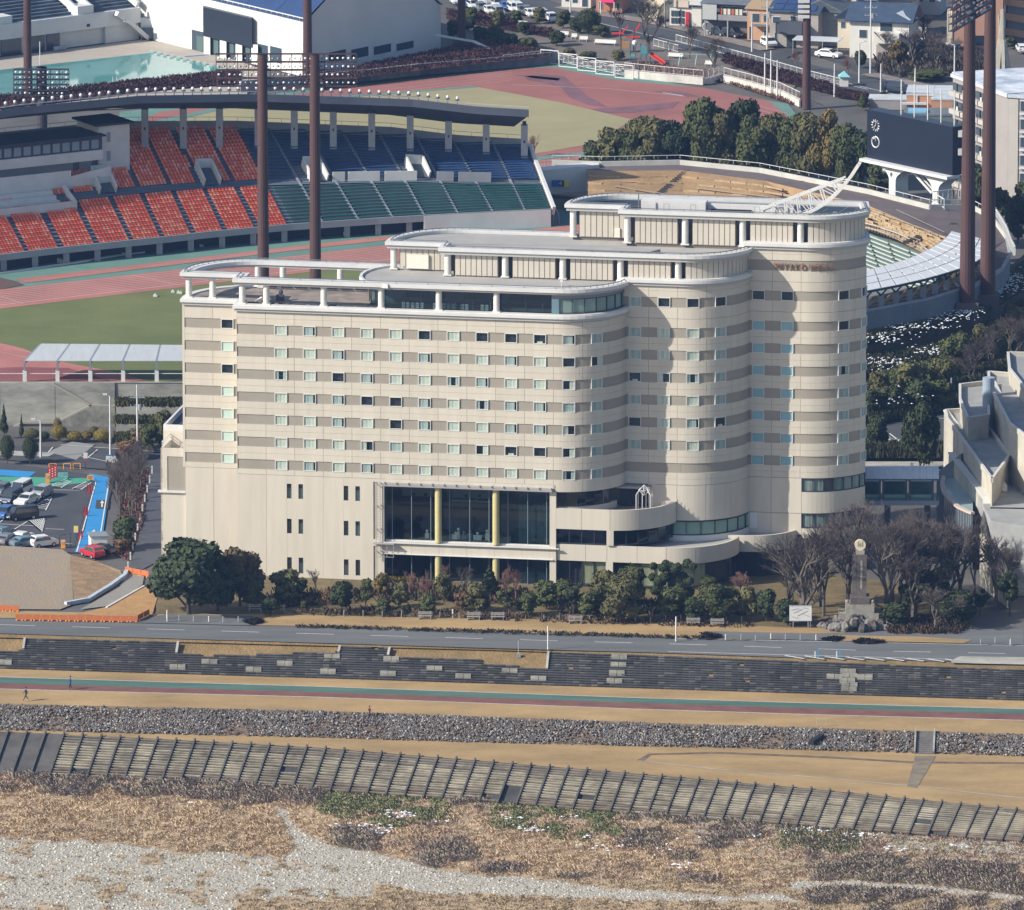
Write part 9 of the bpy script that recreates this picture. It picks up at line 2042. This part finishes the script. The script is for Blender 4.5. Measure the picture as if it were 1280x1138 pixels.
for i,(x,y,h) in enumerate(((685,812,3.1),(845,802,3.3),(566,772,1.1),(209,774,1.2))): t = thing('roadside_post',['tall white post on the verge near the middle','tall white post at the lawn kerb','short white post on the lawn','short white post at the left apron'][i],'post',G(x,y,0)); mb = MB(); mb.tube((0,0,0),(0,0,h),.1,n=8); part(t,'tube',mb,M_trim)
for i,x in enumerate((1021,1048)):
    t = thing('stair_gate',['left','right'][i]+' blue gate post pair at the top of the stepped bank','gate',G(x,823,-.1));
    for u in (-.3,.1): mb = MB(); mb.box(u,u+.14,0,.14,0,1.25 if u > 0 else .9); part(t,'post',mb,mat('post_blue',(.06,.28,.5)) if u > 0 else M_trim)
t = thing('meter_box','small blue grey box with thin rods on the dry verge','box',G(648,822,-1)); W3(t,'box',GR_,(-.3,.3,-.2,.2,0,.5)); W3(t,'rod',M_trim,(-.05,.0,0,.05,.5,2.2))
for i in range(22):
    x = 430+i*24 if i < 8 else (680+(i-8)*19); y = 771 if i < 8 else 777
    t = thing('garden_post',ORDN[i % 18]+' thin pale garden post from the left '+('left' if i < 8 else 'centre' if i < 18 else 'right')+' part','post',G(x,y+(i % 8)*.4,0),group='thin posts at the garden edge'); mb = MB(); mb.tube((0,0,0),(0,0,.9),.05,n=5); part(t,'tube',mb,M_conc)
# notice board
t = thing('notice_board','white framed map board on two legs left of the monument','notice board',G(1000.5,785,0)); W3(t,'leg',M_stg,(.95,1.05,0,.1,0,1.0),(1.25,1.32,0,.1,0,1.0),(-1.0,-.9,0,.1,0,1.0)); W3(t,'board',M_trim,(-1.45,1.45,-.05,.05,.95,2.95)); W3(t,'frame',M_stg,(-1.5,1.5,-.07,.06,2.93,3.02),(-1.5,1.5,-.07,.06,.9,.97))
for a,b in (((-1.2,2.4),(-.2,2.6)),((-.9,2.0),(.2,2.5)),((-.4,1.6),(.9,2.3)),((.2,1.9),(1.2,1.5)),((-1.1,1.5),(-.3,1.3)),((.3,2.7),(1.0,2.6))): mb = MB(); mb.beam((a[0],-.07,a[1]),(b[0],-.07,b[1]),.03,.05); part(t,'map_line',mb,M_stg)
# monument
mo = thing('stone_monument','tall dark stone pillar with a pale disc on a stepped plinth','monument',G(1074,782,0)); M_ms = mat('monument_stone',(.12,.105,.10),noise=.25,scale=1.2); M_mp = mat('plinth_stone',(.30,.28,.24),noise=.25,scale=1.2)
for (x0,x1,z0,z1,m_) in ((-2.7,2.5,.9,1.9,M_mp),(-1.8,1.9,1.9,3.1,M_mp),(-1.2,1.3,3.1,4.0,M_ms)): W3(mo,'plinth',m_,(x0,x1,-1.3,1.5,z0,z1))
W3(mo,'pillar',M_ms,(-.95,-.45,-.4,.4,4.0,9.4),(-.4,.9,-.5,.5,4.0,9.6)); W3(mo,'inscription',M_mp,(.1,.35,-.53,-.5,5,8.8)); W3(mo,'capital',M_mp,(-.5,.6,-.5,.5,9.6,10.1))
mb = MB(); mb.tube((.05,-.2,10.8),(.05,.25,10.8),.72,n=22); part(mo,'disc',mb,mat('disc_pale',(.62,.56,.40))); mb = MB()
for q in ((-.3,-.2,.35),(.25,-.2,.35),(-.05,-.25,.3)): mb.box(.05+q[0],.12+q[0],-.24,-.2,10.8+q[1],10.8+q[1]+q[2]*2)
mb.box(-.25,.35,-.24,-.2,10.78,10.85); part(mo,'emblem',mb,M_mp)
for x in (-1.6,1.7): mb = MB(); mb.ball((x,-1.0,3.45),.28,8,6); mb.box(x-.25,x+.25,-1.25,-.75,3.1,3.25); part(mo,'lantern_ball',mb,M_mp)
# rocks
rk = thing('rockery','heap of grey rocks round the monument foot','rocks',G(1070,790,0)); RM = [mat('rock_grey',(.19,.18,.165),noise=.35,scale=1.2),mat('rock_dark',(.09,.08,.075),noise=.35,scale=1.2)]
for i in range(110):
    x = random.uniform(1026,1114); d_ = 1-abs(x-1070)/46; P = G(x,random.uniform(779,792-4*(1-d_)),0); r_ = random.uniform(.35,.85); mb = MB(); mb.ball((0,0,0),r_,6,4,sq=(1,.8,.9)); mb.v = [(a*random.uniform(.7,1.2),b*random.uniform(.7,1.2),c_*random.uniform(.75,1.3)) for a,b,c_ in mb.v]; L_ = rk.location
    part(rk,'rock',mb,RM[i % 2],loc=(P[0]-L_.x,P[1]-L_.y,.2+random.random()*1.2*d_))
# ================================================================== PEOPLE
M_navy = mat('cloth_navy',(.025,.035,.075)); M_skin = mat('skin',(.50,.32,.23)); M_hair = mat('hair',(.02,.017,.015)); M_shoe = mat('shoe_white',(.6,.6,.6)); M_bluej = mat('jacket_blue',(.03,.07,.25))
def person(x,y,z,rz,label,top,legs,stride=.38,sc=1.0):
    P = G(x,y,z); t = thing('person',label,'person',P,rz); t.scale = (sc,)*3
    V = [(0,0,.93),(0,0,1.15),(0,.0,1.40),(0,0,1.50),(.02,0,1.62),(.02,0,1.72),(0,.1,.88),(stride*.45,.1,.5),(stride,.1,.09),(stride+.14,.1,.05),(0,-.1,.88),(-stride*.2,-.1,.48),(-stride,-.1,.14),(-stride+.12,-.1,.06),
         (0,.19,1.40),(-.12,.24,1.15),(-.02,.25,.92),(.04,.25,.84),(0,-.19,1.40),(.1,-.24,1.15),(.26,-.22,.98),(.33,-.21,.94)]
    E_ = [(0,1),(1,2),(2,3),(3,4),(4,5),(0,6),(6,7),(7,8),(8,9),(0,10),(10,11),(11,12),(12,13),(2,14),(14,15),(15,16),(16,17),(2,18),(18,19),(19,20),(20,21)]
    Rr = [.15,.14,.16,.06,.09,.085,.1,.07,.05,.045,.1,.07,.05,.045,.07,.05,.04,.04,.07,.05,.04,.04]
    me = bpy.data.meshes.new('body'); me.from_pydata(V,E_,[]); o = bpy.data.objects.new('body',me); C.objects.link(o); o.parent = t
    sk = o.modifiers.new('skin','SKIN'); su = o.modifiers.new('sub','SUBSURF'); su.levels = su.render_levels = 1
    for i,r_ in enumerate(Rr): me.skin_vertices[0].data[i].radius = (r_,r_); me.skin_vertices[0].data[i].use_root = (i == 0)
    bm_ = mat('clothes_'+label.split()[0]+label.split()[1],top); nt_ = bm_.node_tree; g_ = nt_.nodes.new('ShaderNodeTexCoord'); sx_ = nt_.nodes.new('ShaderNodeSeparateXYZ'); r1 = nt_.nodes.new('ShaderNodeValToRGB'); r1.color_ramp.interpolation = 'CONSTANT'
    nt_.links.new(g_.outputs['Object'],sx_.inputs[0]); dv = nt_.nodes.new('ShaderNodeMath'); dv.operation = 'DIVIDE'; dv.inputs[1].default_value = 2.0; nt_.links.new(sx_.outputs[2],dv.inputs[0]); nt_.links.new(dv.outputs[0],r1.inputs[0])
    el_ = r1.color_ramp.elements; el_[0].position = 0; el_[0].color = (.35,.35,.35,1); el_[1].position = .05; el_[1].color = (*legs,1); e3 = el_.new(.48); e3.color = (*top,1); e4 = el_.new(.755); e4.color = (.5,.32,.23,1)
    nt_.links.new(r1.outputs[0],nt_.nodes['Principled BSDF'].inputs[0]); me.materials.append(bm_)
    mb = MB(); mb.ball((-.01,0,1.70),.115,8,6); part(t,'hair',mb,M_hair); mb = MB(); mb.ball((.12,0,1.64),.022,5,4); part(t,'nose',mb,M_skin); return t
person(32.5,876,-3.45,radians(200),'walker in dark navy clothes striding on the dry grass',(.025,.035,.075),(.03,.035,.06)); person(88,862,-3.34,radians(190),'person in a blue jacket on the riverside path',(.03,.07,.25),(.02,.03,.07),stride=.22); person(462,897,-3.9,radians(20),'distant person in dark red stepping down to the riprap',(.12,.03,.04),(.02,.02,.03),stride=.15,sc=.85)
# ================================================================== HAZE
hz = bpy.data.materials.new('haze'); hz.use_nodes = True; nt = hz.node_tree; nt.nodes.clear(); o_ = nt.nodes.new('ShaderNodeOutputMaterial'); pv = nt.nodes.new('ShaderNodeVolumePrincipled'); pv.inputs['Density'].default_value = 0.000048; pv.inputs['Color'].default_value = (.28,.5,1.0,1); pv.inputs['Anisotropy'].default_value = .2
nt.links.new(pv.outputs[0],o_.inputs['Volume']); mb = MB(); mb.box(-1000,1000,-30,2600,-11,332); struct('haze',mb,hz,'thin blue air over the valley',kind='stuff')
